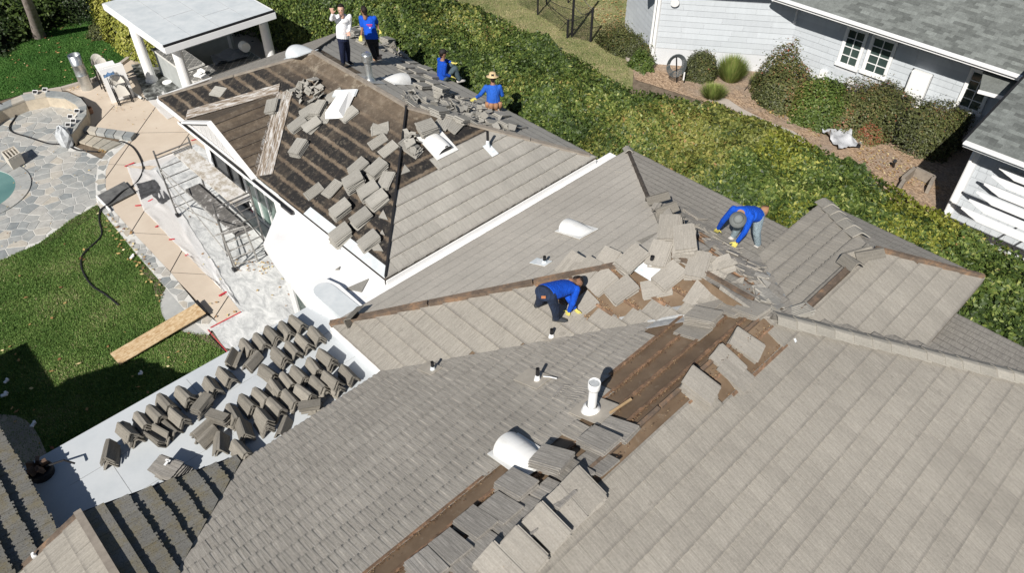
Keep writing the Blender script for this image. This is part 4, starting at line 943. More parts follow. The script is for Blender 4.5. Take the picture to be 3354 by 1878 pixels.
    if mat2 is not None and yel > 0:
        sel = (vnoise(C[:, 0], C[:, 1], .8, 84)+rs.normal(0, .35, len(C))) > (1-yel*2)
        leaf_cloud(root, 'foliage', C[~sel], N[~sel], size, mat, seed+1, ti[~sel]); leaf_cloud(root, 'yellowing_foliage', C[sel], N[sel], size, mat2, seed+2, ti[sel])
    else: leaf_cloud(root, 'foliage', C, N, size, mat, seed+1, ti)
    return root
def lin(pts):
    xs = [p[0] for p in pts]; vs = [p[1] for p in pts]
    return lambda y: float(np.interp(y, xs, vs))
XN = lin([(-4, 13.5), (1.3, 13.45), (4.5, 13.7), (5.1, 13.45), (9.5, 13.40), (10.5, 13.0), (20, 12.75), (22, 12.7), (30, 12.4)])
XF = lin([(-4, 15.8), (0, 16.6), (2.5, 16.9), (5, 17.3), (8, 17.75), (10, 17.5), (12.2, 16.5), (14, 16.8), (16, 16.6), (18, 16.8), (20, 16.5), (23, 17.5), (30, 18.0)])
TP = lin([(-4, 2.5), (4, 2.6), (9, 2.55), (13, 2.5), (17, 2.75), (20, 2.9), (24, 3.0), (30, 3.1)])
hedge('hedge stretch with dark glossy leaves beyond the garage wing at the right edge', -4, 2.6, XN, XF, TP, M['leaf'], 62000, 11, .12, M['leafy'])
hedge('bright yellow green hedge stretch behind the worker in the grey bucket hat', 2.6, 7.6, XN, XF, TP, M['leaf'], 62000, 12, .42, M['leafb'])
hedge('yellowing hedge stretch behind the white flashing strip corner', 7.6, 11.2, XN, XF, TP, M['leaf'], 46000, 13, .62, M['leafy'], holes=.12)
hedge('green hedge stretch beside the kneeling worker in the straw hat', 11.2, 16.2, XN, XF, TP, M['leaf'], 62000, 14, .10, M['leafy'])
hedge('tall green hedge stretch in front of the black net enclosure', 16.2, 21.0, XN, XF, TP, M['leaf'], 56000, 15, .10, M['leafy'])
hedge('tall hedge stretch behind the man waving in the white shirt', 21.0, 28.5, XN, XF, TP, M['leaf'], 62000, 16, .14, M['leafy'])
def shrub(name, label, c, rad, n, mat, seed, size=(.03, .06), cat='shrub', group=None, flat=1.0, lump=.16, core=True, tintb=0.0, squash=.0, up=.6, stems=3):
    """rounded clipped shrub: leaf shell on a lumpy ellipsoid over a dark core"""
    c = Vector(c); root = empty(name, (c.x, c.y, 0), label, cat, group); rs = np.random.RandomState(seed)
    d = rs.normal(0, 1, (n, 3)); d /= np.linalg.norm(d, axis=1)[:, None]; d[:, 2] = np.abs(d[:, 2])*1.0-.12*(rs.rand(n) < .4)
    r = 1+lump*1.5*vnoise(d[:, 0]*3+c.x, d[:, 1]*3+d[:, 2]*2+c.y, 1.0, seed)+.10*vnoise(d[:, 0]*9, d[:, 1]*9+d[:, 2]*7, 1.0, seed+5)-np.abs(rs.exponential(.09, n))+(rs.rand(n) < .07)*rs.uniform(0, .22, n)
    rad = np.array(rad); 
    pw_ = np.sign(d)*np.abs(d)**(1-.35*squash)
    C = pw_*rad*r[:, None]+np.array([c.x, c.y, 0]); C[:, 2] = np.maximum(C[:, 2], .02)
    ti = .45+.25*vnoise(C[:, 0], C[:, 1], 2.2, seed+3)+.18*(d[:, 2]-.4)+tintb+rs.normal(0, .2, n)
    N = d.copy(); N[:, 2] += up
    leaf_cloud(root, 'foliage', C, N, size, mat, seed+1, ti)
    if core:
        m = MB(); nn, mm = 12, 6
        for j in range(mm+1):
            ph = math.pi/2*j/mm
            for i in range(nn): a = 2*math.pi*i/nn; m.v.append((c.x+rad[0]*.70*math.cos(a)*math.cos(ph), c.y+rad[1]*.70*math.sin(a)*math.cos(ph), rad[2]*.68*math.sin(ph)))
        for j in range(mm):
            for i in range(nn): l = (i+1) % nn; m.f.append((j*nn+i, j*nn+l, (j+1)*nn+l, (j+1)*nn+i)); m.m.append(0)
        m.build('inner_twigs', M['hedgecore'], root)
    return root
# shrubs and tree at the top left behind the lawn
def W(x, y, z=0): p = P(x, y, z); return (p.x, p.y, 0)
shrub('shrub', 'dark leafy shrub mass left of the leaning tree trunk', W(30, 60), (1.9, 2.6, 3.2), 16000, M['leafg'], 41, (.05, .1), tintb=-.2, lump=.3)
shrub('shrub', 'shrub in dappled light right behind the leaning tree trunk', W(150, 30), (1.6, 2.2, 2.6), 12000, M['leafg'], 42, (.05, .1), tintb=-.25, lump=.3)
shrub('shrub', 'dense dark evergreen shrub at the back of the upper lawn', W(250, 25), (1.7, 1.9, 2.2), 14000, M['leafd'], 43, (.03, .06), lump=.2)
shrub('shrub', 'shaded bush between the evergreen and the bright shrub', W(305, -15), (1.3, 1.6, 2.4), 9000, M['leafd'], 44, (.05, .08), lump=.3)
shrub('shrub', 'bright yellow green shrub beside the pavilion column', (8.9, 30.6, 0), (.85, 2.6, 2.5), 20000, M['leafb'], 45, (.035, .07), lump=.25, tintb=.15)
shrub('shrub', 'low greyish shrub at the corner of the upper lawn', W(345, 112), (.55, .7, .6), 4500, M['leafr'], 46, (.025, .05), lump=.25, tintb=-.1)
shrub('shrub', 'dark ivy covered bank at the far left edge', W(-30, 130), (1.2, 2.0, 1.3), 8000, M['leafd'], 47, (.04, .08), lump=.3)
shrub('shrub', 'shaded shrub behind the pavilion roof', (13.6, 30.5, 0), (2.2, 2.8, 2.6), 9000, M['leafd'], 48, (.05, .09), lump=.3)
tr = empty('tree', W(130, 122), 'tall tree with a leaning pale grey trunk on the upper lawn', 'tree')
b0 = P(130, 120, 0); b1 = P(88, 0, 2.0); d = (b1-b0)
m = MB(); pts = [b0+Vector((0, 0, -.1)), b0+d*.1, b0+d*.5+Vector((.02, 0, 0)), b0+d*1.0, b0+d*1.8+Vector((0, .1, .6)), b0+d*2.4+Vector((-.2, .2, 1.5)), b0+d*2.6+Vector((-.2, .3, 3.2))]
m.tube(pts, [.30, .22, .19, .17, .15, .11, .05], 12)
for k, (dx, dy, dz) in enumerate(((1.4, .6, 1.2), (-1.2, 1.0, 1.4), (.2, -1.2, 1.6), (-.8, -1.0, 1.0))): s = pts[4]; m.tube([s, s+Vector((dx*.5, dy*.5, dz*.6)), s+Vector((dx, dy, dz))], [.08, .05, .02], 7)
m.build('trunk', M['bark'], tr, smooth=True)
rs = np.random.RandomState(5); nn = 16000; cc = np.array([pts[5].x, pts[5].y, pts[5].z+1.3]); cl = rs.normal(0, 1, (60, 3)); cl = cl/np.linalg.norm(cl, axis=1)[:, None]*rs.uniform(.3, 1, (60, 1))*np.array([3.0, 3.0, 1.7])+cc
C = cl[rs.randint(0, 60, nn)]+rs.normal(0, .33, (nn, 3)); leaf_cloud(tr, 'crown', C, np.tile([0, 0, 1.0], (nn, 1)), (.05, .1), M['leafg'], 6, rs.rand(nn))
# more garden shade trees outside the view to the north-west (they shade the top left corner)
# ---- pavilion ----------------------------------------------------------------------------
pv = empty('pavilion', (9.3, 24.8, 0), 'open garden pavilion with pale flat roof on round white columns', 'pavilion')
px0, px1, pyn, pyf = 7.36, 11.13, 22.68, 27.15
rz = 3.0
m = MB(); m.slab([(px0+.03, pyf, rz), (px1-.03, pyf, rz), (px1-.03, pyn+.03, rz), (px0+.03, pyn+.03, rz)], .03); m.build('roof_membrane', M['capmem'], pv)
m = MB()
for k in range(1, 4): x = px0+(px1-px0)*k/4; m.bar((x, pyn+.05, rz+.002), (x, pyf-.02, rz+.002), .007, .004)
m.bar((px0+.9, pyn+1.9, rz+.002), (px0+1.9, pyn+1.9, rz+.002), .012, .006); m.bar((px0+1.9, pyn+1.2, rz+.002), (px0+2.8, pyn+1.2, rz+.002), .012, .006)
m.build('membrane_seam', M['lead'], pv)
m = MB(); m.bar((px0, pyn, rz-.0), (px1, pyn, rz-.0), .05, .06); m.build('gutter_edge', M['dark'], pv)
m = MB(); m.bar((px0, pyn-.02, rz-.14), (px1, pyn-.02, rz-.14), .05, .20); m.bar((px0, pyn, rz-.11), (px0, pyf, rz-.11), .06, .20); m.bar((px1, pyn, rz-.11), (px1, pyf, rz-.11), .06, .20); m.bar((px0, pyf, rz-.11), (px1, pyf, rz-.11), .06, .20); m.build('fascia', M['white'], pv)
m = MB(); m.slab([(px0+.1, pyf-.1, rz-.08), (px1-.1, pyf-.1, rz-.08), (px1-.1, pyn+.1, rz-.08), (px0+.1, pyn+.1, rz-.08)], .04)
for x in (px0+.5, px1-.42): m.bar((x, pyn+.1, rz-.22), (x, pyf-.1, rz-.22), .2, .24)
m.bar((px0+.1, pyn+.5, rz-.2), (px1-.1, pyn+.5, rz-.2), .2, .26); m.build('ceiling_beam', M['white'], pv)
ct = [P(412, 80, 2.7), P(568, 178, 2.7), P(852, 70, 2.7)]
cols = [(8.05, 26.7), (7.95, 23.35), (11.0, 23.35), (11.0, 26.7)]
cols[0] = (P(485, 245, 0).x-.0, P(485, 245, 0).y); 
cx0 = P(580, 235, 1.3); cols[1] = (7.99, 23.55); cols[2] = (11.02, 23.45); cols[0] = (8.0, 27.0)
for x, y in cols:
    m = MB(); m.tube([(x, y, .12), (x, y, 1.6), (x, y, 2.72)], [.175, .165, .15], 20); o = m.build('column', M['white'], pv, smooth=False)
    m = MB(); m.tube([(x, y, 0), (x, y, .05), (x, y, .12), (x, y, .16)], [.22, .22, .21, .18], 20); m.build('base', M['white'], o)
    m = MB(); m.tube([(x, y, 2.62), (x, y, 2.68), (x, y, 2.76)], [.17, .20, .21], 20); m.build('capital', M['white'], o)
ground('concrete_patio', [(7.6, 22.4), (13, 20.5), (13.5, 29.0), (8.2, 29.5)], .024, M['conc2'], px=False)
# outdoor kitchen
bk = empty('outdoor_kitchen', (9.6, 25.5, 0), 'grey L-shaped outdoor kitchen counter with diamond tile top under the pavilion', 'counter')
M['bbq'] = grit('grey_plaster', [(.3, (.36, .38, .37)), (.7, (.46, .48, .47))], 2.5, 6, .8, .2, 50, .003)
t = NT('slate_tile_top'); t.base(t.ramp(t.noise(t.pos(), 3, 5), [(.3, (.10, .10, .095)), (.7, (.22, .215, .20))])); t.rough(.4); M['slatetop'] = t.m
def counter(x0, x1, y0, y1, h, nx, ny, diamond=True):
    m = MB(); m.box(((x0+x1)/2, (y0+y1)/2, h/2-.03), (x1-x0-.08, y1-y0-.08, h-.06)); m.build('counter_body', M['bbq'], bk)
    m = MB(); m.box(((x0+x1)/2, (y0+y1)/2, h-.03), (x1-x0, y1-y0, .06)); top = m.build('worktop', M['grout'], bk)
    s = .20; cp = [(x0+.02, y0+.02), (x1-.02, y0+.02), (x1-.02, y1-.02), (x0+.02, y1-.02)]; g = int((x1-x0+y1-y0)/s)+3
    for i in range(-g, g):
        for j in range(-g, g):
            cx_, cy_ = x0+(i+j)*s*.707, y0+(i-j)*s*.707; hh = s*.707-.012
            q = clip([(cx_-hh, cy_), (cx_, cy_-hh), (cx_+hh, cy_), (cx_, cy_+hh)], cp)
            if q and area(q) > .004: m = MB(); m.prism([(a, b, h) for a, b in q], [(a, b, h+.006) for a, b in q], bottom=False); m.build('worktop_tile', M['slatetop'], top)
counter(8.42, 9.25, 24.9, 27.3, 1.02, 0, 0); counter(8.42, 10.95, 24.1, 24.9, .92, 0, 0)
counter(9.2, 11.2, 26.5, 27.3, 1.02, 0, 0)
m = MB(); m.box((9.27, 25.6, .5), (.02, .7, .6)); m.build('cabinet_door', M['galv'], bk)
sheet('drop_cloth', [(688, 185), (800, 155), (815, 185), (705, 215)], .98, simple('blue_grey_cloth', (.16, .18, .21), .9, .15), 'dark blue grey cloth draped over the grill', 'cloth', n=10, seed=9, amp=.16)
tag(part('paper_bundle', (lambda m: (m.box(tuple(P(655, 240, .99)), (.42, .22, .07), .5), m.box(tuple(P(668, 250, 1.0)), (.25, .25, .05), .1), m.tube([P(650, 235, 1.03), P(660, 228, 1.12), P(672, 236, 1.05)], .06, 8), m)[-1])(MB()), M['white'], None), 'crumpled white paper and cloths on the counter corner', 'paper')
m = MB(); c = P(800, 152, 1.25); m.tube([c+Vector((0, .12, 0)), c+Vector((0, -.12, 0))], .17, 16); tag(m.build('paper_roll', M['white']), 'white roll standing behind the dark cloth on the counter', 'roll')
m = MB(); c = P(548, 270, .05); m.tube([c, c+Vector((0, 0, .03))], .17, 20); tag(m.build('white_disc', M['white']), 'round white bucket lid lying on the black sheeting', 'lid')
M['timber'] = M['greyboard']
for a, b, lab in (((770, 95), (970, 138), 'long grey timber beam on the ground behind the pavilion'), ((850, 90), (985, 125), 'shorter timber beam lying across behind the right column')):
    m = MB(); m.bar(P(*a, .12), P(*b, .12), .16, .14); tag(m.build('timber_beam', M['timber']), lab, 'beam')
# ---- things beside the lawn ---------------------------------------------------------------
m = MB(); b = P(288, 292, 0); rr0 = .17
R3 = .20
n = 28
def ringz(r, z): return [(b.x+r*math.cos(2*math.pi*k/n), b.y+r*math.sin(2*math.pi*k/n), z) for k in range(n)]
def lathe(m, c, prof, n=24, mi=0):
    i0 = len(m.v)
    for r, z in prof: m.v += [(c[0]+r*math.cos(2*math.pi*k/n), c[1]+r*math.sin(2*math.pi*k/n), c[2]+z) for k in range(n)]
    for j in range(len(prof)-1):
        for k in range(n): l = (k+1) % n; m.f.append((i0+j*n+k, i0+j*n+l, i0+(j+1)*n+l, i0+(j+1)*n+k)); m.m.append(mi)
    return m
root = empty('metal_duct', b, 'galvanised metal duct pipe standing on end beside the white tables', 'duct')
lathe(MB(), b, [(R3, 0), (R3, .55), (R3+.008, .56), (R3+.008, .58), (R3, .59), (R3, .95), (R3+.008, .96), (R3+.008, .98), (R3, .99), (R3, 1.30), (R3-.006, 1.30), (R3-.01, 0)]).build('duct_tube', M['galv'], root, True)
# folding tables leaning together, folding chairs against them
def frame_at(c, rz, tilt=0, roll=0):
    return Matrix.Translation(c) @ Matrix.Rotation(rz, 4, 'Z') @ Matrix.Rotation(tilt, 4, 'X')
def mk(root, name, mb, mat): return mb.build(name, mat, root)
AZc = math.atan2(_H[1], _H[0])
def tables():
    base = P(400, 325, 0); r = empty('folding_table', base, 'folded white tables standing on edge behind the folding chairs', 'table')
    dirx = Vector((math.cos(AZc-math.pi/2), math.sin(AZc-math.pi/2), 0)); diry = Vector((math.cos(AZc), math.sin(AZc), 0))
    a = P(368, 338, .02); bq = P(425, 322, .02); dx = (bq-a).normalized(); dy = Vector((-dx.y, dx.x, 0))
    for k, (o_, hh, w_, nm) in enumerate(((0, 1.22, .76, 'table_top'), (.09, 1.25, .74, 'table_top'))):
        m = MB(); p0 = a+dy*o_; m.slab([p0+Vector((0, 0, hh)), p0+dx*w_+Vector((0, 0, hh)), p0+dx*w_+dy*.05+Vector((0, 0, hh)), p0+dy*.05+Vector((0, 0, hh))], hh); mk(r, nm, m, M['white'])
    m = MB(); p = a+dy*.02; m.slab([p+Vector((0, 0, 1.05)), p+dx*.6+Vector((0, 0, 1.05)), p+dx*.6+dy*.9+Vector((0, 0, 1.05)), p+dy*.9+Vector((0, 0, 1.05))], .05); mk(r, 'table_top', m, M['white'])
    m = MB(); m.bar(a+dx*.1+dy*.85, a+dx*.1+dy*.85+Vector((0, 0, 1.0)), .04); m.bar(a+dx*.55+dy*.85, a+dx*.55+dy*.85+Vector((0, 0, 1.0)), .04); mk(r, 'table_leg', m, M['galv'])
    return a, dx, dy
ta, tdx, tdy = tables()
def folding_chair(c, dx, dy, lean, label, h=.95, mat='chairw'):
    """folded chair leaning back along dy; dx is its width axis"""
    r = empty('folding_chair', c, label, 'chair', 'folding chairs leaning by the white tables')
    u = (Vector((0, 0, 1))*math.cos(lean)+dy*math.sin(lean)).normalized(); n_ = dx.cross(u).normalized(); W_ = .44
    def pt(a_, b_, c_=0): return Vector(c)+dx*a_+u*b_+n_*c_
    for s in (0, W_):
        m = MB(); m.tube([pt(s, 0), pt(s, h*.95)], .012, 6); m.build('leg', M['black'], r)
        m = MB(); m.tube([pt(s+.02, 0, -.03), pt(s+.02, h*.6, -.03)], .012, 6); m.build('leg', M['black'], r)
    for zz in (.06, .16): m = MB(); m.tube([pt(0, zz), pt(W_, zz)], .010, 6); m.build('stretcher', M['black'], r)
    def pad(z0, z1, nm, bow):
        m = MB(); n1 = 8; A_ = []; B_ = []
        for k in range(n1+1):
            s = k/n1; cv = math.sin(math.pi*s)*bow; rz_ = math.sin(math.pi*s)**.35*(z1-z0)
            A_.append((pt(.01+s*(W_-.02), z0, -.02-cv), pt(.01+s*(W_-.02), z0+.12*(z1-z0)+.88*rz_, -.02-cv)))
        for k in range(n1):
            a1, b1 = A_[k]; a2, b2 = A_[k+1]; t_ = n_*.03
            m.quad(a1, a2, b2, b1); m.quad(a1-t_, b1-t_, b2-t_, a2-t_); m.quad(b1, b2, b2-t_, b1-t_); m.quad(a1, a1-t_, a2-t_, a2)
        m.build(nm, M[mat], r)
    pad(h*.72, h*1.0, 'backrest', .06); pad(h*.28, h*.66, 'seat', .02)
M['chairw'] = simple('cream_plastic', (.66, .63, .57), .5, .04)
folding_chair(ta+tdx*.14-tdy*.30, tdx, tdy, .28, 'front folding chair with cream seat and black frame', 1.0)
folding_chair(ta+tdx*.18-tdy*.36, tdx, tdy, .26, 'second folding chair right behind the front one', .97)
folding_chair(ta+tdx*.02+tdy*1.00, tdx, tdy, .05, 'folding chair behind the tables showing its rounded cream back', 1.18)
folding_chair(ta-tdx*.04+tdy*1.25, tdx, tdy, .05, 'rearmost folding chair nearest the galvanised duct', 1.22)
sheet('blue_cloth', [(338, 250), (372, 236), (376, 243), (343, 258)], 1.06, simple('blue_print_cloth', (.10, .19, .34), .8, .7, 18), 'crumpled blue patterned cloth on the white tables', 'cloth', n=8, seed=3, amp=.08)
m = MB(); m.tube([P(424, 296, .06), P(466, 323, .06)], .045, 12, cap=False); o = m.build('pvc_pipe', simple('pipe_grey_white', (.66, .66, .64), .5, .05)); tag(o, 'short white plastic pipe lying on the concrete', 'pipe')
bkt = empty('bucket', P(285, 388, 0), 'white bucket beside the curved seat wall', 'bucket'); lathe(MB(), P(285, 388, 0), [(0, .0), (.10, 0), (.13, .28), (.12, .28), (.10, .03), (0, .03)], 18).build('bucket_body', M['white'], bkt)
bkt = empty('bucket', P(296, 372, 0), 'rusty tin behind the white bucket', 'bucket'); lathe(MB(), P(296, 372, 0), [(0, .0), (.11, 0), (.12, .22), (.11, .22), (.09, .03), (0, .03)], 18).build('bucket_body', simple('rusty_tin', (.30, .17, .11), .6, .3), bkt)
def rock(c, r3, label, seed, mat='rockm'):
    rs_ = random.Random(seed); m = MB(); nn_, mm_ = 12, 8
    for j in range(mm_+1):
        ph = -math.pi/2+math.pi*j/mm_
        for i in range(nn_): a_ = 2*math.pi*i/nn_; k = 1+rs_.uniform(-.14, .14); m.v.append((c[0]+r3[0]*math.cos(a_)*math.cos(ph)*k, c[1]+r3[1]*math.sin(a_)*math.cos(ph)*k, max(0, c[2]+r3[2]*math.sin(ph)*k)))
    for j in range(mm_):
        for i in range(nn_): l = (i+1) % nn_; m.f.append((j*nn_+i, j*nn_+l, (j+1)*nn_+l, (j+1)*nn_+i)); m.m.append(0)
    tag(m.build('boulder', M[mat]), label, 'rock')
M['rockm'] = grit('pale_granite', [(.3, (.36, .38, .40)), (.6, (.58, .60, .61)), (.75, (.70, .71, .71))], 7, 8, .8, .5, 12, .02)
c = P(210, 450, .3); rock((c.x, c.y, .28), (.22, .30, .42), 'pale granite boulder at the end of the seat wall', 2)
def floodlight(px_, z, label, rz=0, tilt=.5):
    c = P(*px_, z); r = empty('solar_light', c, label, 'light', 'small solar lights on the seat wall')
    m = MB(); m.box(c+Vector((0, 0, .08)), (.17, .02, .13), rot=Matrix.Rotation(rz, 3, 'Z') @ Matrix.Rotation(tilt, 3, 'X')); m.build('panel_frame', M['white'], r)
    m = MB(); m.box(c+Matrix.Rotation(rz, 3, 'Z') @ Vector((0, -.012, .085)), (.14, .012, .10), rot=Matrix.Rotation(rz, 3, 'Z') @ Matrix.Rotation(tilt, 3, 'X')); m.build('solar_panel', M['black'], r)
    m = MB(); m.bar(c, c+Vector((0, 0, .07)), .03); m.bar(c-Vector((.04, 0, 0)), c+Vector((.04, 0, 0)), .05, .02); m.build('bracket', M['white'], r)
rzc = AZc-math.pi/2
for q, lab in (((118, 308), 'leftmost small white light on the seat wall by the lawn'), ((150, 300), 'square solar panel light on the seat wall by the lawn'), ((233, 388), 'topmost of the solar lights above the boulder'), ((243, 402), 'middle solar light above the boulder'), ((226, 415), 'lowest solar light right beside the boulder'), ((255, 370), 'white twin light head behind the solar panels')):
    floodlight(q, .44, lab, rzc, -.9)
pl_ = empty('planter_box', P(40, 515, 0), 'square beige planter frame standing empty on the flagstones', 'planter'); c0 = [P(2, 497, .42), P(45, 477, .42), P(66, 500, .42), P(26, 523, .42)]
M['planter'] = simple('beige_painted_wood', (.62, .57, .49), .6, .08)
ce = sum(c0, Vector())/4
for k in range(4):
    a_, b_ = c0[k], c0[(k+1) % 4]; m = MB(); q = [Vector((a_.x, a_.y, .42)), Vector((b_.x, b_.y, .42)), Vector((b_.x, b_.y, .42)).lerp(Vector((ce.x, ce.y, .42)), .12), Vector((a_.x, a_.y, .42)).lerp(Vector((ce.x, ce.y, .42)), .12)]
    m.slab(q, .37); m.build('side_panel', M['planter'], pl_)
for k in range(3): m = MB(); p_ = c0[0].lerp(c0[1], (k+1)/4); q_ = c0[3].lerp(c0[2], (k+1)/4); m.bar(Vector((p_.x, p_.y, .36)), Vector((q_.x, q_.y, .36)), .04, .03); m.build('slat', M['planter'], pl_)
# garden hose / cable
def hose(pts, r, label, name='hose', mat='dark', zz=.05):
    V = [P(x, y, z) for x, y, z in pts]; out = []
    for i in range(len(V)-1):
        p0_, p1_, p2_, p3_ = V[max(i-1, 0)], V[i], V[i+1], V[min(i+2, len(V)-1)]
        for k in range(5):
            t_ = k/5; out.append(.5*((2*p1_)+(p2_-p0_)*t_+(2*p0_-5*p1_+4*p2_-p3_)*t_*t_+(3*p1_-p0_-3*p2_+p3_)*t_**3))
    out.append(V[-1]); m = MB(); m.tube(out, r, 7); tag(m.build(name, M[mat], smooth=True), label, 'hose')
hose([(0, 338, .46), (30, 355, .3), (52, 378, .05), (32, 412, .05), (40, 432, .05), (90, 448, .05), (160, 470, .05), (215, 473, .05), (250, 490, .05), (320, 497, .05)], .022, 'dark hose curving over the flagstones to the steps')
hose([(378, 470, .05), (398, 463, .05), (430, 478, .05), (452, 505, .05), (468, 545, .05), (462, 575, .06), (440, 605, .06), (400, 628, .12), (360, 665, .12), (330, 688, .06), (325, 720, .04), (333, 755, .04), (330, 775, .04), (312, 795, .04), (285, 820, .04), (267, 845, .04), (270, 885, .04), (300, 935, .04), (345, 965, .04), (388, 1000, .04)], .024, 'long dark hose snaking from the walk across the lower lawn')
# black mats
def matt(pts, z, label, seed): sheet('rubber_mat', pts, z, grit('scuffed_black_mat', [(.3, (.035, .035, .037)), (.6, (.10, .10, .105)), (.72, (.17, .17, .17))], 6, 7, .6, .3, 30, .006), label, 'mat', 'dark mats on the walk', n=10, seed=seed, amp=.03)
r_ = empty('work_table', P(375, 645, 0), 'low dark board resting on white legs beside the hose', 'table')
q = [P(318, 641, .10), P(407, 594, .10), P(440, 630, .10), P(350, 677, .10)]; m = MB(); m.slab(q, .03); m.build('board', grit('grey_stained_board', [(.3, (.08, .08, .08)), (.6, (.17, .17, .165))], 5, 6, .6, .2, 30, .004), r_)
m = MB(); m.bar(P(317, 645, .06), P(362, 692, .06), .04, .10); m.build('leg', M['white'], r_); m = MB(); m.bar(P(440, 630, .06), P(450, 628, .05), .04, .04); m.build('leg', M['black'], r_)
matt([(448, 603), (500, 590), (520, 625), (463, 655)], .05, 'left dark mat piece on the plastic sheet', 4); matt([(505, 588), (557, 652), (528, 672), (490, 630)], .06, 'right black mat piece on the plastic sheet', 7)
# osb ramp
r_ = empty('wooden_ramp', P(510, 1095, 0), 'long pale chipboard plank bridging from the lawn to the walk', 'plank')
a_, b_, c_, d_ = P(367, 1155, .10), P(648, 992, .20), P(672, 1026, .20), P(391, 1195, .10)
ax = ((b_-a_)+(c_-d_)).normalized(); 
m = MB(); L_ = (b_-a_).length; Wd = (d_-a_).length; m.prism([(0, 0, -.02), (L_, 0, -.02), (L_, Wd, -.02), (0, Wd, -.02)], [(0, 0, 0), (L_, 0, 0), (L_, Wd, 0), (0, Wd, 0)])
yv = (d_-a_).normalized(); yv = (yv-ax*yv.dot(ax)).normalized(); zv = ax.cross(yv)
if zv.z < 0: yv, zv = -yv, -zv; a_ = d_
T = Matrix(((ax.x, yv.x, zv.x, a_.x), (ax.y, yv.y, zv.y, a_.y), (ax.z, yv.z, zv.z, a_.z), (0, 0, 0, 1))); inst('plank', m.build('plank', M['osb'], mesh_only=True), T, r_)
m = MB(); m.bar(P(646, 990, .12), P(676, 1026, .12), .06, .12); m.build('support_block', M['dark'], r_)
m = MB(); m.bar(P(470, 1108, .06), P(486, 1135, .06), .015, .02); m.bar(P(590, 1045, .06), P(604, 1066, .06), .015, .02)
# litter bits on lawn
for i, (x, y, s, lab) in enumerate([(460, 1225, .09, 'scrap of white paper on the shaded lawn by the deck'), (20, 1250, .10, 'crumpled white strip on the shaded lawn'), (14, 1295, .13, 'white plastic scrap below the crumpled strip'), (108, 1392, .12, 'pale rag on the edge of the round concrete pad'), (432, 842, .12, 'white rag lying at the lawn edge by the stone border'), (925, 880, 0, '')]):
    if s: m = MB(); c = P(x, y, .06); r2 = random.Random(i); m.box(c, (s, s*.6, .03), r2.random()*3); m.box(c+Vector((s*.4, .02, .02)), (s*.7, s*.4, .04), 1+r2.random()); tag(m.build('paper_scrap', M['white']), lab, 'scrap')
# ---- scaffold tower ------------------------------------------------------------------------
sc = empty('scaffold', (5.4, 17.5, 0), 'rolling tube scaffold with two paint splashed planks against the white wing', 'scaffold')
def tube(name, pts, r=.022, mat='steel'): m = MB(); m.tube(pts, r, 8); m.build(name, M[mat], sc)
sx0, sx1, sy0, sy1 = 4.98, 5.95, 15.55, 18.75; H_ = 1.85
def end_frame(x0, x1, y, mat):
    for x in (x0, x1): tube('upright', [(x, y, .12), (x, y, H_+.35)], .024, mat)
    for k in range(6): z = .35+k*.32; tube('rung', [(x0, y, z), (x1, y, z)], .014, mat)
    tube('rung', [(x0, y, H_+.2), (x1, y, H_+.2)], .02, mat)
    for x in (x0, x1): m = MB(); m.tube([(x-.04, y, .08), (x+.04, y, .08)], .075, 12); m.build('caster', M['black'], sc)
end_frame(sx0, sx1, sy1, 'steel'); end_frame(sx0, sx1, sy0, 'steel')
end_frame(4.75, 5.35, 15.15, 'steelpale') if False else None
for x in (sx0, sx1):
    tube('brace', [(x, sy0, H_-.2), (x, sy1, H_-.2)], .018, 'steelpale')
tube('brace', [(sx0, sy0, .5), (sx0, sy1, H_-.3)], .016, 'steelpale'); tube('brace', [(sx0, sy1, .5), (sx0, sy0, H_-.3)], .016, 'steelpale'); tube('brace', [(sx1, sy0, .5), (sx1, sy1, H_-.3)], .016, 'steel')
tube('brace', [(sx0, sy0+.2, .4), (sx1, sy1-.4, .4)], .016, 'steel')
t = NT('splashed_plank'); wp = t.pos(); c = t.ramp(t.noise(wp, 4, 9, .8), [(.35, (.30, .24, .17)), (.48, (.50, .46, .40)), (.58, (.74, .73, .71)), (.75, (.60, .58, .55))]); t.base(c); t.rough(.85); t.bump(t.noise(wp, 12, 6, .7), .3, .01); M['plank'] = t.m
m = MB(); m.slab([(sx1-.46, sy0+.05, H_), (sx1+.02, sy0+.05, H_), (sx1+.02, sy1+.25, H_), (sx1-.46, sy1+.25, H_)], .06); m.build('platform', M['plank'], sc)
t = NT('grey_splashed_plank'); wp = t.pos(); c = t.ramp(t.noise(wp, 4, 9, .8), [(.45, (.12, .115, .11)), (.56, (.20, .19, .18)), (.62, (.62, .61, .60))]); t.base(c); t.rough(.85); M['plank2'] = t.m
m = MB(); a_ = P(590, 592, 1.0); m.slab([(sx0+.35, sy0+.1, .95), (sx0+.80, sy0+.1, .95), (sx0+.80, sy1-.3, .95), (sx0+.35, sy1-.3, .95)], .05); m.build('platform', M['plank2'], sc)
ld = empty('scaffold', (4.9, 15.0, 0), 'pale spattered ladder frame standing at the near end of the scaffold', 'scaffold')
A0, A1_, B0, B1 = P(774, 884, .02), P(726, 765, 1.55), P(845, 858, .02), P(800, 742, 1.55)
for p_, q_ in ((A0, A1_), (B0, B1)): m = MB(); m.tube([p_, q_], .024, 8); m.build('upright', M['steelpale'], ld)
for k in range(5): t_ = .12+k*.21; m = MB(); m.tube([A0.lerp(A1_, t_), B0.lerp(B1, t_)], .015, 8); m.build('rung', M['steelpale'], ld)
m = MB(); m.tube([A1_+(A1_-B1)*.3, B1], .022, 8); m.build('rung', M['steelpale'], ld)
st_ = [P(770, 862, .15), P(830, 840, .15)]
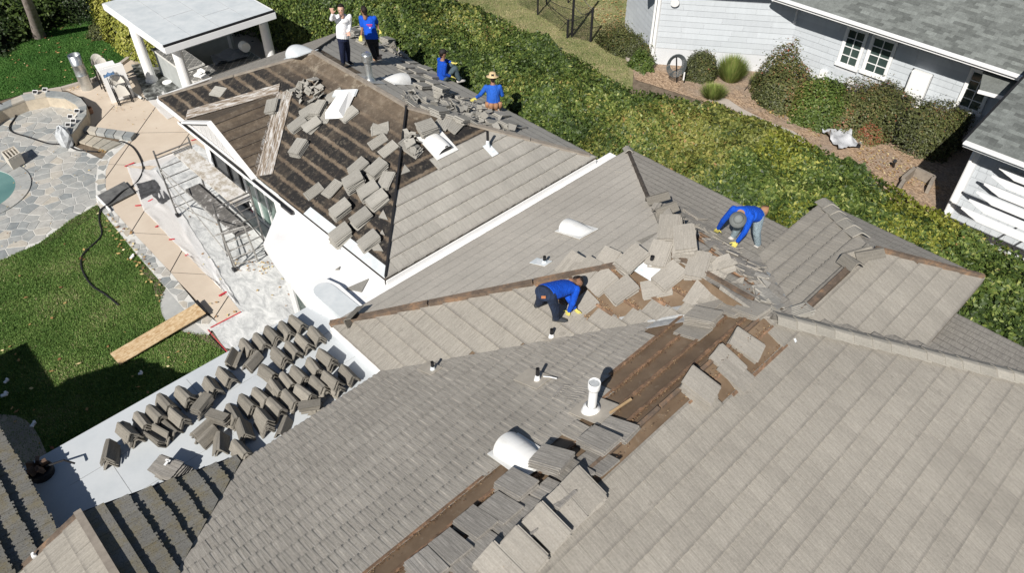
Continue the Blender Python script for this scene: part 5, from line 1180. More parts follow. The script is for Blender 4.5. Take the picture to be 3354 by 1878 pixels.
# ================================================================ neighbour's garden and house
ground('dry_lawn', [(1500, -40), (2200, -40), (2115, 15), (2058, 140), (2048, 178), (2078, 205), (2070, 300), (1500, 200)], .0, M['dry'])
m = MB(); kp = [(2120, -10), (2108, 20), (2088, 75), (2066, 130), (2052, 165), (2050, 182), (2060, 196), (2085, 208), (2110, 215)]
for a, b in zip(kp, kp[1:]): m.bar(P(*a, .05), P(*b, .05), .15, .10)
o = m.build('kerb', M['kerb']); o['kind'] = 'structure'
ground('mulch_bed', [(2055, 160), (2125, -30), (2160, -30), (2150, 210), (2520, 200), (3200, 420), (3300, 900), (2900, 760), (2600, 500), (2300, 330), (2080, 260)], .004, M['mulch'])
ground('garden_path', [(2330, 312), (2385, 325), (2430, 355), (2520, 400), (2600, 430), (2640, 455), (2625, 478), (2560, 440), (2470, 395), (2400, 358), (2320, 330)], .02, M['kerb'])
blades([(1500, -40), (2200, -40), (2110, 20), (2050, 180), (2070, 300), (1500, 200)], 45000, leafmat('dry_grass_blade', [(0, (.11, .15, .05)), (.5, (.23, .25, .10)), (.85, (.36, .33, .17)), (1, (.46, .39, .24))], .2, .8), .002, 3, width=.016)
leaves_on([(1930, 60), (2090, 20), (2060, 130), (1985, 130)], 170, 21, s=(.03, .07)); leaves_on([(1900, -10), (2110, -10), (2050, 60), (1930, 80)], 70, 22, s=(.03, .07))
leaves_on([(2450, 270), (2560, 330), (2700, 420), (2680, 450), (2480, 350)], 260, 23, s=(.02, .05), z=.03); leaves_on([(2060, 180), (2110, 60), (2130, 60), (2120, 190)], 90, 24, s=(.03, .06), z=.03); leaves_on([(2800, 450), (3060, 560), (3080, 620), (2950, 600), (2800, 520)], 300, 25, s=(.02, .05), z=.03)
nb = empty('house', (27, 8, 0), "neighbour's pale grey shingled house with white trimmed windows and grey asphalt roof", 'house')
def siding_wall(parent, a, b, z0, z1, step, seg=(.35, 1.1), seed=1, holes=(), base=True, mat='siding', name='siding_board', flip=False):
    a, b = Vector((*a, 0)), Vector((*b, 0)); d = (b-a); L = d.length; d.normalize(); n = Vector((d.y, -d.x, 0)) * (-1 if flip else 1)
    r = random.Random(seed); z = z0
    m = MB(); m.slab([a+Vector((0, 0, z1)), b+Vector((0, 0, z1)), b-n*.15+Vector((0, 0, z1)), a-n*.15+Vector((0, 0, z1))], z1); m.build('wall', M['stuccog'], parent)
    while z < z1-.02:
        s = 0; h = min(step, z1-z)
        while s < L-.01:
            w = min(r.uniform(*seg), L-s); 
            if L-s-w < .15: w = L-s
            pc_ = (s+w/2, z+h/2)
            if not any(s+w > q[0] and s < q[1] and z+h > q[2] and z < q[3] for q in holes) or True:
                ss = [(s+.003, s+w-.003)]
                for q in holes:
                    if z+h > q[2]+.01 and z < q[3]-.01:
                        ns = []
                        for x0, x1 in ss:
                            if x1 <= q[0] or x0 >= q[1]: ns.append((x0, x1))
                            else:
                                if x0 < q[0]: ns.append((x0, q[0]))
                                if x1 > q[1]: ns.append((q[1], x1))
                        ss = ns
                for x0, x1 in ss:
                    if x1-x0 < .03: continue
                    m = MB(); p = lambda x, y, zz: a+d*x+n*y+Vector((0, 0, zz)); j = r.uniform(0, .002)
                    m.quad(p(x0, .022+j, z), p(x1, .022+j, z), p(x1, .005, z+h), p(x0, .005, z+h)); m.quad(p(x0, 0, z), p(x1, 0, z), p(x1, .022+j, z), p(x0, .022+j, z)); m.quad(p(x0, 0, z), p(x0, .022+j, z), p(x0, .005, z+h), p(x0, 0, z+h)); m.quad(p(x1, .022+j, z), p(x1, 0, z), p(x1, 0, z+h), p(x1, .005, z+h))
                    m.build(name, M[mat], parent)
            s += w
        z += step
    return a, d, n
M['stuccog'] = grit('pale_grey_foundation', [(.3, (.58, .60, .62)), (.7, (.64, .66, .68))], 2, 5, .8, .15, 60, .003)
C0, C1, C2 = (22.12, 15.35), (24.95, 11.55), (24.95, 3.6)
WH = 3.05
def wpos(x, y):  # pixel -> along wall 2, height
    p = hit((1, 0, 0), (24.95, 0, 0), x, y); return C1[1]-p.y, p.z
wins = []
for (tl, br) in (((2783, 92), (2818, 222)), ((2868, 120), (2900, 255)), ((3193, 232), (3140, 345))): pass
def winrect(tlp, trp, blp): 
    s0, zt = wpos(*tlp); s1, _ = wpos(*trp); s2_, zb = wpos(*blp); return s0-.02, s1+.02, zb-.03, zt+.12
wr = [winrect((2778, 92), (2845, 115), (2741, 205)), winrect((2861, 120), (2940, 147), (2824, 232)), winrect((3183, 230), (3262, 262), (3136, 348)), winrect((2580, 28), (2614, 38), (2574, 60))]
siding_wall(nb, C0, C1, .66, 3.4, .208, seed=1, seg=(.6, 1.8)); siding_wall(nb, C1, C2, .45, WH, .208, seed=2, seg=(.7, 2.0), holes=wr)
def window(parent, rect, cols, rows, x=24.95, y0=C1[1], trim=.085, thick=.05):
    s0, s1, zb, zt = rect; Y = lambda s: y0-s; X = x-.03
    def bar(y_a, z_a, y_b, z_b, w_, dpt, mb): mb.bar((X-dpt/2, y_a, z_a), (X-dpt/2, y_b, z_b), w_, dpt, up=Vector((1, 0, 0)))
    f = MB(); t2 = trim/2
    bar(Y(s0)-t2, zb, Y(s0)-t2, zt, trim, .05, f); bar(Y(s1)+t2, zb, Y(s1)+t2, zt, trim, .05, f); bar(Y(s0), zt-t2, Y(s1), zt-t2, trim, .045, f); bar(Y(s0)+.03, zb+t2, Y(s1)-.03, zb+t2, trim*1.2, .075, f)
    o = f.build('window', M['white'], parent)
    ia, ib, ja, jb = s0+trim+.0, s1-trim-.0, zb+trim+.02, zt-trim
    g = MB(); bar(Y(ia), ja, Y(ia), jb, .05, .03, g); bar(Y(ib), ja, Y(ib), jb, .05, .03, g); bar(Y(ia), ja, Y(ib), ja, .05, .03, g); bar(Y(ia), jb, Y(ib), jb, .05, .03, g)
    for k in range(1, cols): s = ia+(ib-ia)*k/cols; bar(Y(s), ja, Y(s), jb, .025, .034, g)
    for k in range(1, rows): z = ja+(jb-ja)*k/rows; bar(Y(ia), z, Y(ib), z, .025, .031, g)
    g.build('sash', M['white'], o)
    for i in range(cols):
        for k in range(rows):
            a_ = ia+(ib-ia)*i/cols; b_ = ia+(ib-ia)*(i+1)/cols; c_ = ja+(jb-ja)*k/rows; d_ = ja+(jb-ja)*(k+1)/rows
            p = MB(); p.quad((X-.008, Y(a_), c_), (X-.008, Y(a_), d_), (X-.008, Y(b_), d_), (X-.008, Y(b_), c_)); p.build('pane', M['glass'], o)
window(nb, wr[0], 2, 4); window(nb, wr[1], 2, 4); window(nb, wr[2], 2, 4); window(nb, wr[3], 1, 1, trim=.07)
# corner board, downspout, security light at the wall corner
m = MB(); m.bar((22.10, 15.38, 0), (22.10, 15.38, 3.6), .12, .12); m.build('corner_board', M['white'], nb)
m = MB(); m.tube([(22.02, 15.50, .1), (22.02, 15.50, 2.5), (21.9, 15.62, 2.75), (21.8, 15.75, 2.85)], .045, 8); m.build('downspout', M['white'], nb)
m = MB(); p_ = P(2172, 18, 2.2); p_ = Vector((22.36, 14.95, 2.42)); m.tube([p_, p_+Vector((-.10, -.08, -.02))], .15, 16); tag(m.build('satellite_disc', M['white']), 'round white fixture high on the grey siding corner', 'fixture')
siding_wall(nb, (23.9, 18.2), C0, .3, 3.4, .208, seed=4, seg=(.3, .9))
# small things on the wall
def wallbox(px_, size, name, mat, label, cat, dep=.12):
    s, z = wpos(*px_); y = C1[1]-s; m = MB(); m.box((24.95-.03-dep/2, y, z), (dep, size[0], size[1])); o = m.build(name, M[mat]); return tag(o, label, cat)
wallbox((2700, 243), (.24, .34), 'meter_box', 'white', 'white meter box above the bright green shrub', 'box'); wallbox((2787, 277), (.26, .36), 'meter_box', 'white', 'white meter box between the windows and the red tipped shrub', 'box')
s, z = wpos(2838, 305); vg = empty('crawl_vent', (24.9, C1[1]-s, z), 'long pale grey louvred vent low on the siding', 'vent')
for k in range(2):
    m = MB(); m.box((24.90, C1[1]-s+.33-k*.62, z), (.02, .56, .26)); m.build('vent_frame', M['soffit'], vg)
    for q in range(4): m = MB(); m.box((24.885, C1[1]-s+.33-k*.62, z-.09+q*.06), (.02, .5, .012)); m.build('vent_slat', M['lead'], vg)
# wall battery / heater unit
s, zt = wpos(3025, 245); s2, zb = wpos(2990, 325); yb = C1[1]-(s+s2)/2
bt = empty('wall_heater', (24.8, yb, .9), 'tall white wall mounted tankless heater unit with black feet', 'heater')
m = MB(); zc = (zt+zb)/2; hh = abs(zt-zb)+.28; n = 10
prof = [(-.30, 0)]; 
for k in range(n+1): a = math.pi*k/n; prof.append((-.30*math.cos(a) if True else 0, .0+.0))
m.box((24.95-.14, yb, zc), (.22, .62, hh)); o = m.build('casing', M['white'], bt); bv = o.modifiers.new('b', 'BEVEL'); bv.width = .05; bv.segments = 3
m = MB(); m.box((24.95-.03, yb+.02, zc-.02), (.05, .66, hh)); m.build('backplate', M['black'], bt)
m = MB(); m.box((24.95-.26, yb+.08, zc-hh/2+.08), (.02, .10, .16)); m.build('display', M['black'], bt)
for q in (-.18, .0, .18): m = MB(); m.tube([(24.84, yb+q, zc-hh/2), (24.86, yb+q, zc-hh/2-.55)], .02, 6); m.build('pipe', M['black'], bt)
m = MB(); m.tube([(24.75, yb+.26, zc-hh/2-.10), (24.75, yb+.26, zc-hh/2-.24)], .05, 10); m.tube([(24.75, yb+.34, zc-hh/2-.2), (24.75, yb+.2, zc-hh/2-.2)], .03, 8); m.build('valve', M['gold'], bt)
# eave and shingled roofs
EX = 23.85
N1 = Plane([(EX, -9, 3.02), (EX, 12.1, 3.02), (30.5, 12.1, 3.02+6.65*.36), (30.5, -9, 3.02+6.65*.36)], (0, 1, 0)); N1.deck(nb, M['shingle'], .1)
def shing(pl, **kw): return lay(pl, M['shingle'], e=.142, wd=.30, th=.014, rag=.0, strips=1, zjit=.006, **kw)
cs = shing(N1, seed=51, keep=lambda c, p: p[0] > 2480 and c[1] > -6)
m = MB(); m.bar((EX-.03, 12.1, 2.96), (EX-.03, 3.72, 2.96), .05, .17); m.bar((EX-.09, 12.1, 3.01), (EX-.09, 3.70, 3.01), .10, .06); m.build('gutter', M['white'], nb)
m = MB(); m.slab([(EX, 12.1, 2.93), (24.95, 12.1, 2.93), (24.95, 3.6, 2.93), (EX, 3.6, 2.93)], .02); m.build('soffit', M['soffit'], nb)
m = MB(); a = Vector((EX, 12.1, 2.98)); bb = Vector((21.2, 15.6, 2.98)); m.slab([bb+Vector((0, 0, .1)), a+Vector((0, 0, .1)), a+Vector((2, 1.5, .8)), bb+Vector((2, 1.5, .8))], .08); m.build('roof_deck', M['shingle'], nb)
for k in range(16): y = 11.8-k*.52; m = MB(); m.bar((EX+.02, y, 2.89), (24.93, y, 2.89), .05, .08); m.build('rafter_tail', M['soffit'], nb)
# lower wing
wg = empty('house_wing', (22, 0, 0), "neighbour's low wing with grey shingle roof and white shingled front wall", 'building')
wz = 3.0; sl_ = .16
yw = 3.85
zr_ = wz+(EX+.6-19.35)*sl_
N2 = Plane([(19.35, -9, wz), (19.35, yw, wz), (24.6, yw, wz+5.25*sl_), (24.6, -9, wz+5.25*sl_)], (0, 1, 0)); N2.deck(wg, M['shingle'], .1)
cs2 = lay(N2, M['shingle'], e=.142, wd=.30, th=.014, rag=.0, strips=1, zjit=.006, seed=52, keep=lambda c, p: p[0] > 3100 and p[1] < 900 and p[0] < 3900)
flush(nb, cs, 300, 'shingle', 'shingles'); flush(wg, cs2, 300, 'shingle', 'shingles')
m = MB(); m.bar((19.32, yw, wz-.08), (19.32, -9, wz-.08), .05, .16); m.bar((19.24, yw, wz-.02), (19.24, -9, wz-.02), .12, .05); m.build('gutter', M['white'], wg)
m = MB(); m.bar((19.35, yw+.02, wz-.06), (24.6, yw+.02, wz+5.25*sl_-.06), .04, .12, up=Vector((0, 1, 0))); m.build('rake_board', M['dark'], wg)
siding_wall(wg, (20.15, 3.55), (20.15, -8), .3, 2.9, .235, seg=(.12, .32), seed=7)
m = MB(); m.bar((20.15, 3.6, 0), (20.15, 3.6, 2.9), .12, .12); m.build('corner_board', M['white'], wg)
m = MB(); m.slab([(20.1, 3.62, 2.88), (25, 3.62, 2.88), (25, 3.5, 2.88), (20.1, 3.5, 2.88)], 2.88); m.build('wall', M['stuccog'], wg)
m = MB(); m.tube([(19.5, 3.7, 2.85), (19.8, 3.68, 2.7), (20.05, 3.68, 2.55), (20.05, 3.68, .1)], .045, 8); m.build('downspout', M['white'], wg)
# small roof return below the eave
m = MB(); q = [P(3177, 346, 2.55), P(3301, 262, 2.85), P(3214, 396, 2.7)]; 
rz_ = empty('porch_roof', q[0], 'small triangular grey roof piece tucked under the neighbour eave', 'roof'); m.slab([(24.9, 5.45, 2.95), (23.4, 4.9, 2.45), (23.5, 3.9, 2.5), (24.9, 3.9, 2.95)], .06); m.build('roof_deck', M['shingle'], rz_)
m = MB(); m.bar((23.38, 4.92, 2.42), (23.47, 3.9, 2.46), .04, .10); m.build('fascia', M['white'], rz_)
# pergola with curved rafter tails
pg = empty('pergola', (18.9, 0, 0), 'white pergola of curved tailed rafters in front of the shingled wall', 'pergola')
def rafter(x, y1, z=2.35):
    m = MB(); pr = [(-9, 0), (y1, 0), (y1, .04), (y1-.10, .07), (y1-.22, .12), (y1-.32, .15), (y1-.42, .19), (-9, .19)]
    m.prism([(x-.02, y, z-h_) for y, h_ in pr], [(x+.02, y, z-h_) for y, h_ in pr]); return m
for k in range(7):
    tip = P(3300-25*k, 522+26*k, 2.42); rafter(tip.x, tip.y, 2.42).build('rafter', M['white'], pg)
for k in range(10): y = 1.2-k*.42; m = MB(); m.box((18.7, y, 2.46), (2.9, .035, .045)); m.build('crossbar', M['white'], pg)
for y in (1.0, -4): m = MB(); m.bar((17.2, y, 0), (17.2, y, 2.3), .12, .12); m.build('post', M['white'], pg)
# shrubs along the wall
shrub('shrub', 'neat round shrub between the hose reel and the spiky grass', W(2290, 248), (.62, .62, .95), 9000, M['leafr'], 61, (.02, .045), tintb=-.12, lump=.10)
shrub('shrub', 'tall two toned shrub with rusty red leaves below', W(2550, 330), (.80, 1.0, 1.75), 14000, M['leafr'], 62, (.03, .055), lump=.22)
shrub('shrub', 'rounded bright green shrub under the meter box', W(2680, 385), (.95, 1.05, 1.35), 16000, M['leafg'], 63, (.03, .055), lump=.12, tintb=.12)
shrub('shrub', 'brown green shrub with red tips below the crawl vent', W(2790, 400), (1.0, 1.2, 1.25), 16000, M['leafr'], 64, (.025, .05), lump=.2, tintb=.05)
shrub('shrub', 'wide clipped olive shrub hedge under the wall heater', W(2960, 440), (1.15, 1.75, 1.3), 24000, M['leafr'], 65, (.025, .05), lump=.12, tintb=-.06, squash=1.0)
shrub('shrub', 'low red leaved plant beside the grey bag', W(2840, 450), (.45, .6, .55), 3500, M['leafr'], 66, (.025, .05), lump=.3, tintb=.4, core=False)
shrub('shrub', 'dark creeper climbing beside the white corner board', (21.9, 16.6, 0), (.26, 1.3, 1.1), 9000, M['leafr'], 67, (.025, .05), lump=.12, tintb=-.15)
shrub('shrub', 'small green plant at the foot of the corner board', (21.6, 15.5, 0), (.4, .5, .55), 3500, M['leafg'], 68, (.03, .05), lump=.3)
shrub('shrub', 'loose green shrub growing into the olive hedge under the heater', W(3010, 380), (.8, .9, 1.35), 9000, M['leafg'], 71, (.03, .055), lump=.25)
shrub('shrub', 'airy grey brown shrub behind the red tipped one', W(2860, 385), (.6, .7, 1.2), 5000, M['leafr'], 72, (.02, .045), lump=.35, core=False)
def spiky(label, c, r, h, n, seed, mat='blade3'):
    root = empty('ornamental_grass', c, label, 'plant'); rs_ = np.random.RandomState(seed); A = rs_.uniform(0, 6.28, n); q = rs_.uniform(.1, 1, n)*r; H = h*rs_.uniform(.6, 1.05, n)*(1-.35*(q/r)**2)
    b = np.stack([c[0]+np.cos(A)*q*.35, c[1]+np.sin(A)*q*.35, np.zeros(n)], 1); t_ = np.stack([c[0]+np.cos(A)*q, c[1]+np.sin(A)*q, H], 1); s = np.stack([-np.sin(A)*.012, np.cos(A)*.012, np.zeros(n)], 1)
    V = np.stack([b-s, b+s, t_], 1).reshape(-1, 3); nps('blades', V, 3, M[mat], root, np.repeat(np.clip(rs_.normal(.6, .22, n), 0, 1), 3))
M['blade3'] = leafmat('spiky_green_blade', [(0, (.06, .09, .02)), (.5, (.16, .22, .05)), (.9, (.30, .36, .10)), (1, (.40, .32, .15))], .2, .6)
spiky('spiky green ornamental grass clump by the foundation', W(2392, 262), .75, 1.0, 2600, 1); spiky('second paler grass clump in front of the round shrub', W(2335, 320), .6, .55, 1500, 2); spiky('thin pale grass tuft beside the two toned shrub', W(2475, 280), .4, .55, 500, 3)
leaf_tmp = None
# hose reel
hr = empty('hose_reel', P(2218, 268, 0), 'black hose coiled on a stand beside the foundation', 'hose reel')
for k in range(5):
    m = MB(); c = P(2216, 215, .8); rr_ = .34-.03*k; m.tube([c+Vector((_R[0]*math.cos(a*.3)*rr_, _R[1]*math.cos(a*.3)*rr_, math.sin(a*.3)*rr_*1.25+.0))+Vector((.02*k, .02*k, 0)) for a in range(22)], .016, 6, cap=False); m.build('hose_coil', simple('grey_hose', (.10, .115, .12), .5, .1) if k == 0 else D.materials['grey_hose'], hr)
m = MB(); m.tube([P(2216, 270, 0), P(2216, 188, 1.15)], .025, 8); m.build('stand', M['black'], hr)
m = MB(); m.bar(P(2242, 236, .55), P(2238, 262, .25), .04, .04); m.build('nozzle', M['white'], hr)
# grey tarp bag
sheet('tarp', [(2690, 430), (2760, 425), (2820, 480), (2745, 490)], .12, simple('grey_tarp', (.50, .51, .53), .5, .12), 'crumpled pale grey tarp lying on the mulch behind the hedge', 'tarp', n=12, seed=12, amp=.30)
m = MB(); m.bar(P(2760, 470, .1), P(2818, 478, .1), .12, .06); tag(m.build('plastic_edging', M['dark']), 'dark plastic edging roll beside the grey tarp', 'edging')
# raised timber bed
rb = empty('raised_bed', P(3000, 590, 0), 'grey timber raised bed frame on the mulch', 'planter')
for a, b in (((2955, 592), (2993, 560)), ((2993, 560), (3055, 590)), ((2957, 600), (2940, 628)), ((3055, 590), (3040, 620))): m = MB(); m.bar(P(*a, .18), P(*b, .18), .10, .30); m.build('side_board', M['greyboard'], rb)
m = MB(); m.tube([P(2926, 548, 0), P(2930, 530, .3)], .035, 8); m.tube([P(2930, 530, .3), P(2932, 527, .36)], .06, 8); tag(m.build('path_light', M['black']), 'small black path light on the mulch', 'light')
m = MB(); m.tube([P(2438, 296, .02), P(2476, 245, .45)], .012, 6); tag(m.build('stake', M['black']), 'thin dark stake leaning on the mulch bed', 'stake')
# black net enclosure
ne = empty('net_enclosure', P(1880, 120, 0), "tall black practice net on poles standing on the neighbour's dry lawn", 'net')
posts = [((1761, 48), 3.0, .035), ((1873, 120), 3.2, .05), ((1934, 137), 1.35, .05), ((1858, 124), .75, .045), ((1790, 14), 1.2, .03), ((1861, 10), 1.2, .03)]
for (x, y), h_, r in posts: m = MB(); b = P(x, y, 0); m.tube([b, b+Vector((0, 0, h_))], r, 8); m.build('pole', M['black'], ne)
tp_ = lambda x, y, h_: P(x, y, 0)+Vector((0, 0, h_))
def sag(a, b, s, r=.012, nm='rope'):
    m = MB(); m.tube([a.lerp(b, k/10)-Vector((0, 0, s*math.sin(math.pi*k/10))) for k in range(11)], r, 5); m.build(nm, M['black'], ne)
A, B, C_, D_ = tp_(1873, 120, 2.4), tp_(1934, 137, 1.33), tp_(1858, 124, .7), tp_(1761, 48, 1.0)
sag(A, B, .25); sag(B, C_, .15); sag(C_, D_, .1); sag(tp_(1873, 120, 1.3), B, .3); sag(tp_(1873, 120, .9), B, .2); sag(D_, tp_(1873, 120, 1.1), .15); sag(tp_(1830, 100, 0), C_, .0); sag(tp_(1761, 48, 2.2), A, .3)
def net(a, b, c, d, nu, nv, r=.0045):
    m = MB()
    for i in range(nu+1): t_ = i/nu; m.bar(a.lerp(b, t_), d.lerp(c, t_), r, r)
    for j in range(nv+1): t_ = j/nv; m.bar(a.lerp(d, t_), b.lerp(c, t_), r, r)
    m.build('netting', M['black'], ne)
z3 = Vector((0, 0, 0))
net(tp_(1873, 120, .05), tp_(1934, 137, .05), B, tp_(1873, 120, 1.5), 16, 22); net(tp_(1761, 48, .05), tp_(1873, 120, .05), tp_(1873, 120, 1.4), tp_(1761, 48, 1.3), 30, 18); net(tp_(1858, 124, .05), tp_(1934, 137, .05), B, C_, 14, 12)
net(tp_(1761, 48, .1), tp_(1700, 20, .1), tp_(1700, 20, 1.8), tp_(1761, 48, 1.8), 16, 22)
# ================================================================ roof vents and pipes
DECK = Plane([(-1.3, 8.0, 2.6), (4.72, 8.0, 2.6), (4.72, 10.5, 2.6), (-1.3, 10.5, 2.6)], (1, 0, 0))
WR = Plane([(4.5, 9.5, 2.65), (7, 9.5, 2.65), (7, 14, 2.65), (4.5, 14, 2.65)], (1, 0, 0))
PL = dict(M1=M1, M2=M2, M3=M3, M4=M4, M5=M5, USW=USW, USE=USE, UNE=UNE, UNW=UNW, G1=G1, G2=G2, L1=L1, D=DECK, W=WR)
def on(pl, x, y, lift=.04): return hit(pl.n, pl.O+pl.n*lift, x, y)
def dome_vent(pl, x, y, r, L, label, rot=0, mat='ventw', louv=False, tilt=0, flange=.12, lift=.045):
    """half round dormer vent: an open arch that slopes back into the roof"""
    root = empty('roof_vent', on(pl, x, y, lift), label, 'vent'); T = pl.frame(on(pl, x, y, lift), rot); n = 20
    m = MB(); w = r+flange; m.prism([(-w, -L*.55, 0), (w, -L*.55, 0), (w, L*.6, 0), (-w, L*.6, 0)], [(-w, -L*.55, .012), (w, -L*.55, .012), (w, L*.6, .012), (-w, L*.6, .012)]); inst('flange', m.build('flange', M[mat], mesh_only=True), T, root)
    m = MB(); NR = 10; F_ = None; prev = None
    for q in range(NR+1):
        t_ = q/NR; y_ = -L*.42+t_*L*.97; rs_ = r*(1-.22*t_*t_); hs = (1-t_**2.0)*.97+.02
        cur = [(-rs_*math.cos(math.pi*k/n), y_, r*.88*hs*math.sin(math.pi*k/n)+.01) for k in range(n+1)]
        if F_ is None: F_ = cur
        if prev:
            for k in range(n): m.quad(prev[k+1], prev[k], cur[k], cur[k+1])
        prev = cur
    me = m.build('hood', M[mat], mesh_only=True); me.polygons.foreach_set('use_smooth', [True]*len(me.polygons)); inst('hood', me, T, root)
    m = MB(); m.poly([(a[0]*.94, a[1]+.03, a[2]*.94) for a in F_]); inst('vent_mouth', m.build('vent_mouth', M['white' if louv else 'black'], mesh_only=True), T, root)
    if louv:
        for k in range(6): z = .03+k*r*.15; hw = math.sqrt(max(.001, (r*.92)**2-z*z)); m = MB(); m.box((0, -L*.42+.02, z), (2*hw, .03, .018)); inst('louvre', m.build('louvre', M['black'], mesh_only=True), T, root)
    return root
dome_vent(M4, 1702, 1492, .225, .74, 'large white half round vent hood next to the tile stacks on the big roof', rot=-.10, flange=.05)
dome_vent(M1, 1886, 754, .20, .72, 'white half round vent hood alone on the smooth tan slope', rot=-.15, flange=.04)
dome_vent(UNE, 1302, 266, .24, .60, 'white half round vent behind the metal flue on the back wing', rot=.1, flange=.03)
dome_vent(UNW, 985, 178, .30, .7, 'pale grey round vent hood at the pavilion side of the back wing', rot=0, flange=.03, mat='capmem')
dome_vent(USE, 1433, 470, .20, .70, 'white louvred vent with square flange on bare dark felt', louv=True, flange=.12)
# removed vent lying on the felt
v_ = empty('roof_vent', on(USW, 1118, 345), 'removed white vent box lying on the stripped roof among tiles', 'vent'); T = USW.frame(on(USW, 1118, 345, .05), .55)
m = MB(); m.prism([(-.30, -.42, 0), (.22, -.42, 0), (.26, .40, 0), (-.18, .40, 0)], [(-.24, -.36, .16), (.16, -.36, .20), (.17, .30, .14), (-.12, .30, .12)]); inst('vent_body', m.build('vent_body', M['white'], mesh_only=True), T, v_)
m = MB(); m.prism([(-.36, .28, .0), (.30, .28, .0), (.30, .50, .0), (-.36, .50, .0)], [(-.34, .28, .05), (.28, .28, .05), (.28, .49, .03), (-.34, .49, .03)]); inst('flange', m.build('flange', M['silver'], mesh_only=True), T, v_)
def pipe(pl, x, y, r, h, label, mat='black', foot=None, fsize=(.22, .30), cap=False, flcol='flash', offs=(0, -.10)):
    p = on(pl, x, y, .045); root = empty('vent_pipe', p, label, 'pipe')
    m = MB(); fx, fy = fsize; m.prism([(-fx/2+offs[0], -fy/2+offs[1], 0), (fx/2+offs[0], -fy/2+offs[1], 0), (fx/2+offs[0], fy/2+offs[1], 0), (-fx/2+offs[0], fy/2+offs[1], 0)], [(-fx/2+offs[0], -fy/2+offs[1], .012), (fx/2+offs[0], -fy/2+offs[1], .012), (fx/2+offs[0], fy/2+offs[1], .012), (-fx/2+offs[0], fy/2+offs[1], .012)]); inst('flashing', m.build('flashing', M[flcol], mesh_only=True), pl.frame(p, 0), root)
    if foot: lathe(MB(), p, [(r*1.9, -.02), (r*1.6, h*.15), (r*1.15, h*.42), (r*1.05, h*.45)], 14).build('boot', M[foot], root, True)
    lathe(MB(), p, [(r, -.05), (r, h), (r*.8, h), (r*.8, h*.5), (0, h*.5)], 14).build('pipe_tube', M[mat], root)
    return root
pipe(M4, 1418, 1212, .028, .20, 'black capped vent pipe nearest the valley end on the big roof', foot='silver', fsize=(.26, .42))
pipe(M4, 1760, 1246, .030, .27, 'vent pipe on tan flashing with a long shadow mid slope', foot='white', fsize=(.36, .55))
pipe(M4, 1806, 1106, .030, .20, 'short vent pipe on the big roof just below the bending worker', foot='white', fsize=(.24, .34))
pipe(M1, 1783, 862, .030, .16, 'small black pipe with blue grey flashing on the smooth tan slope', foot='silver', flcol='silver', fsize=(.20, .42))
pipe(M2, 2133, 866, .035, .18, 'pipe with bright metal flashing standing among stacked tiles', foot='silver', flcol='silver', fsize=(.40, .42), offs=(0, -.06))
pipe(USE, 1598, 482, .032, .42, 'thin black pipe on silver blue flashing at the tile edge', foot='silver', flcol='silver', fsize=(.20, .36))
m = MB(); a_, b_ = on(M4, 1780, 1234, .07), on(M4, 1824, 1241, .07); m.tube([a_, a_.lerp(b_, .5)+Vector((0, 0, .01)), b_], .010, 6); tag(m.build('caulk_strip', M['white']), 'thin white strip lying beside the tan flashed pipe', 'strip')
# tall white pipe with glass top
p = on(M4, 1937, 1345, .05); root = empty('vent_pipe', p, 'tall white flue pipe with a round collar and glassy top', 'pipe')
lathe(MB(), p, [(.15, -.05), (.13, .02), (.12, .07), (.085, .10), (.08, .12)], 24).build('boot', M['white'], root, True)
lathe(MB(), p, [(.064, .0), (.064, .46)], 24).build('pipe_tube', M['white'], root, True)
lathe(MB(), p, [(.064, .46), (.082, .47), (.088, .51), (.088, .60), (.084, .61), (.078, .605), (.076, .58)], 24).build('collar', M['white'], root, True)
lathe(MB(), p, [(.077, .585), (.05, .59), (0, .592)], 24).build('glass_top', simple('milky_glass', (.42, .44, .45), .15, .15, 30), root)
m = MB(); m.prism([(-.24, -.34, 0), (.24, -.34, 0), (.24, .26, 0), (-.24, .26, 0)], [(-.24, -.34, .012), (.24, -.34, .012), (.24, .26, .012), (-.24, .26, .012)]); inst('flashing', m.build('flashing', M['flash'], mesh_only=True), M4.frame(on(M4, 1955, 1345, .045), 0), root)
# galvanised flue on the back wing
p = on(UNE, 1211, 262, .05); root = empty('flue_pipe', p, 'galvanised flue pipe with round storm cap behind the ridge', 'pipe')
lathe(MB(), p, [(.16, -.05), (.12, .05), (.085, .10), (.085, .50)], 20).build('pipe_tube', M['galv'], root, True)
lathe(MB(), p, [(.085, .48), (.13, .50), (.135, .54), (.13, .60), (.13, .64), (.135, .66), (.12, .70), (.0, .72)], 20).build('cap', M['galv'], root, True)
m = MB(); m.prism([(-.25, -.3, 0), (.25, -.3, 0), (.25, .25, 0), (-.25, .25, 0)], [(-.25, -.3, .012), (.25, -.3, .012), (.25, .25, .012), (-.25, .25, .012)]); inst('flashing', m.build('flashing', M['lead'], mesh_only=True), UNE.frame(p, 0), root)
# splintered stick, and small loose things
m = MB(); a_, b_ = on(M4, 1998, 1354, .07), on(M4, 2068, 1308, .07); m.bar(a_, b_, .035, .02); tag(m.build('wood_splinter', M['pine']), 'splintered yellow wood strip lying across the battens', 'stick')
m = MB(); m.bar(on(M4, 1965, 1345, .02), on(M4, 1990, 1352, .02), .16, .02); tag(m.build('flashing_piece', M['lead']), 'grey flashing sheet under the tall white pipe', 'flashing')
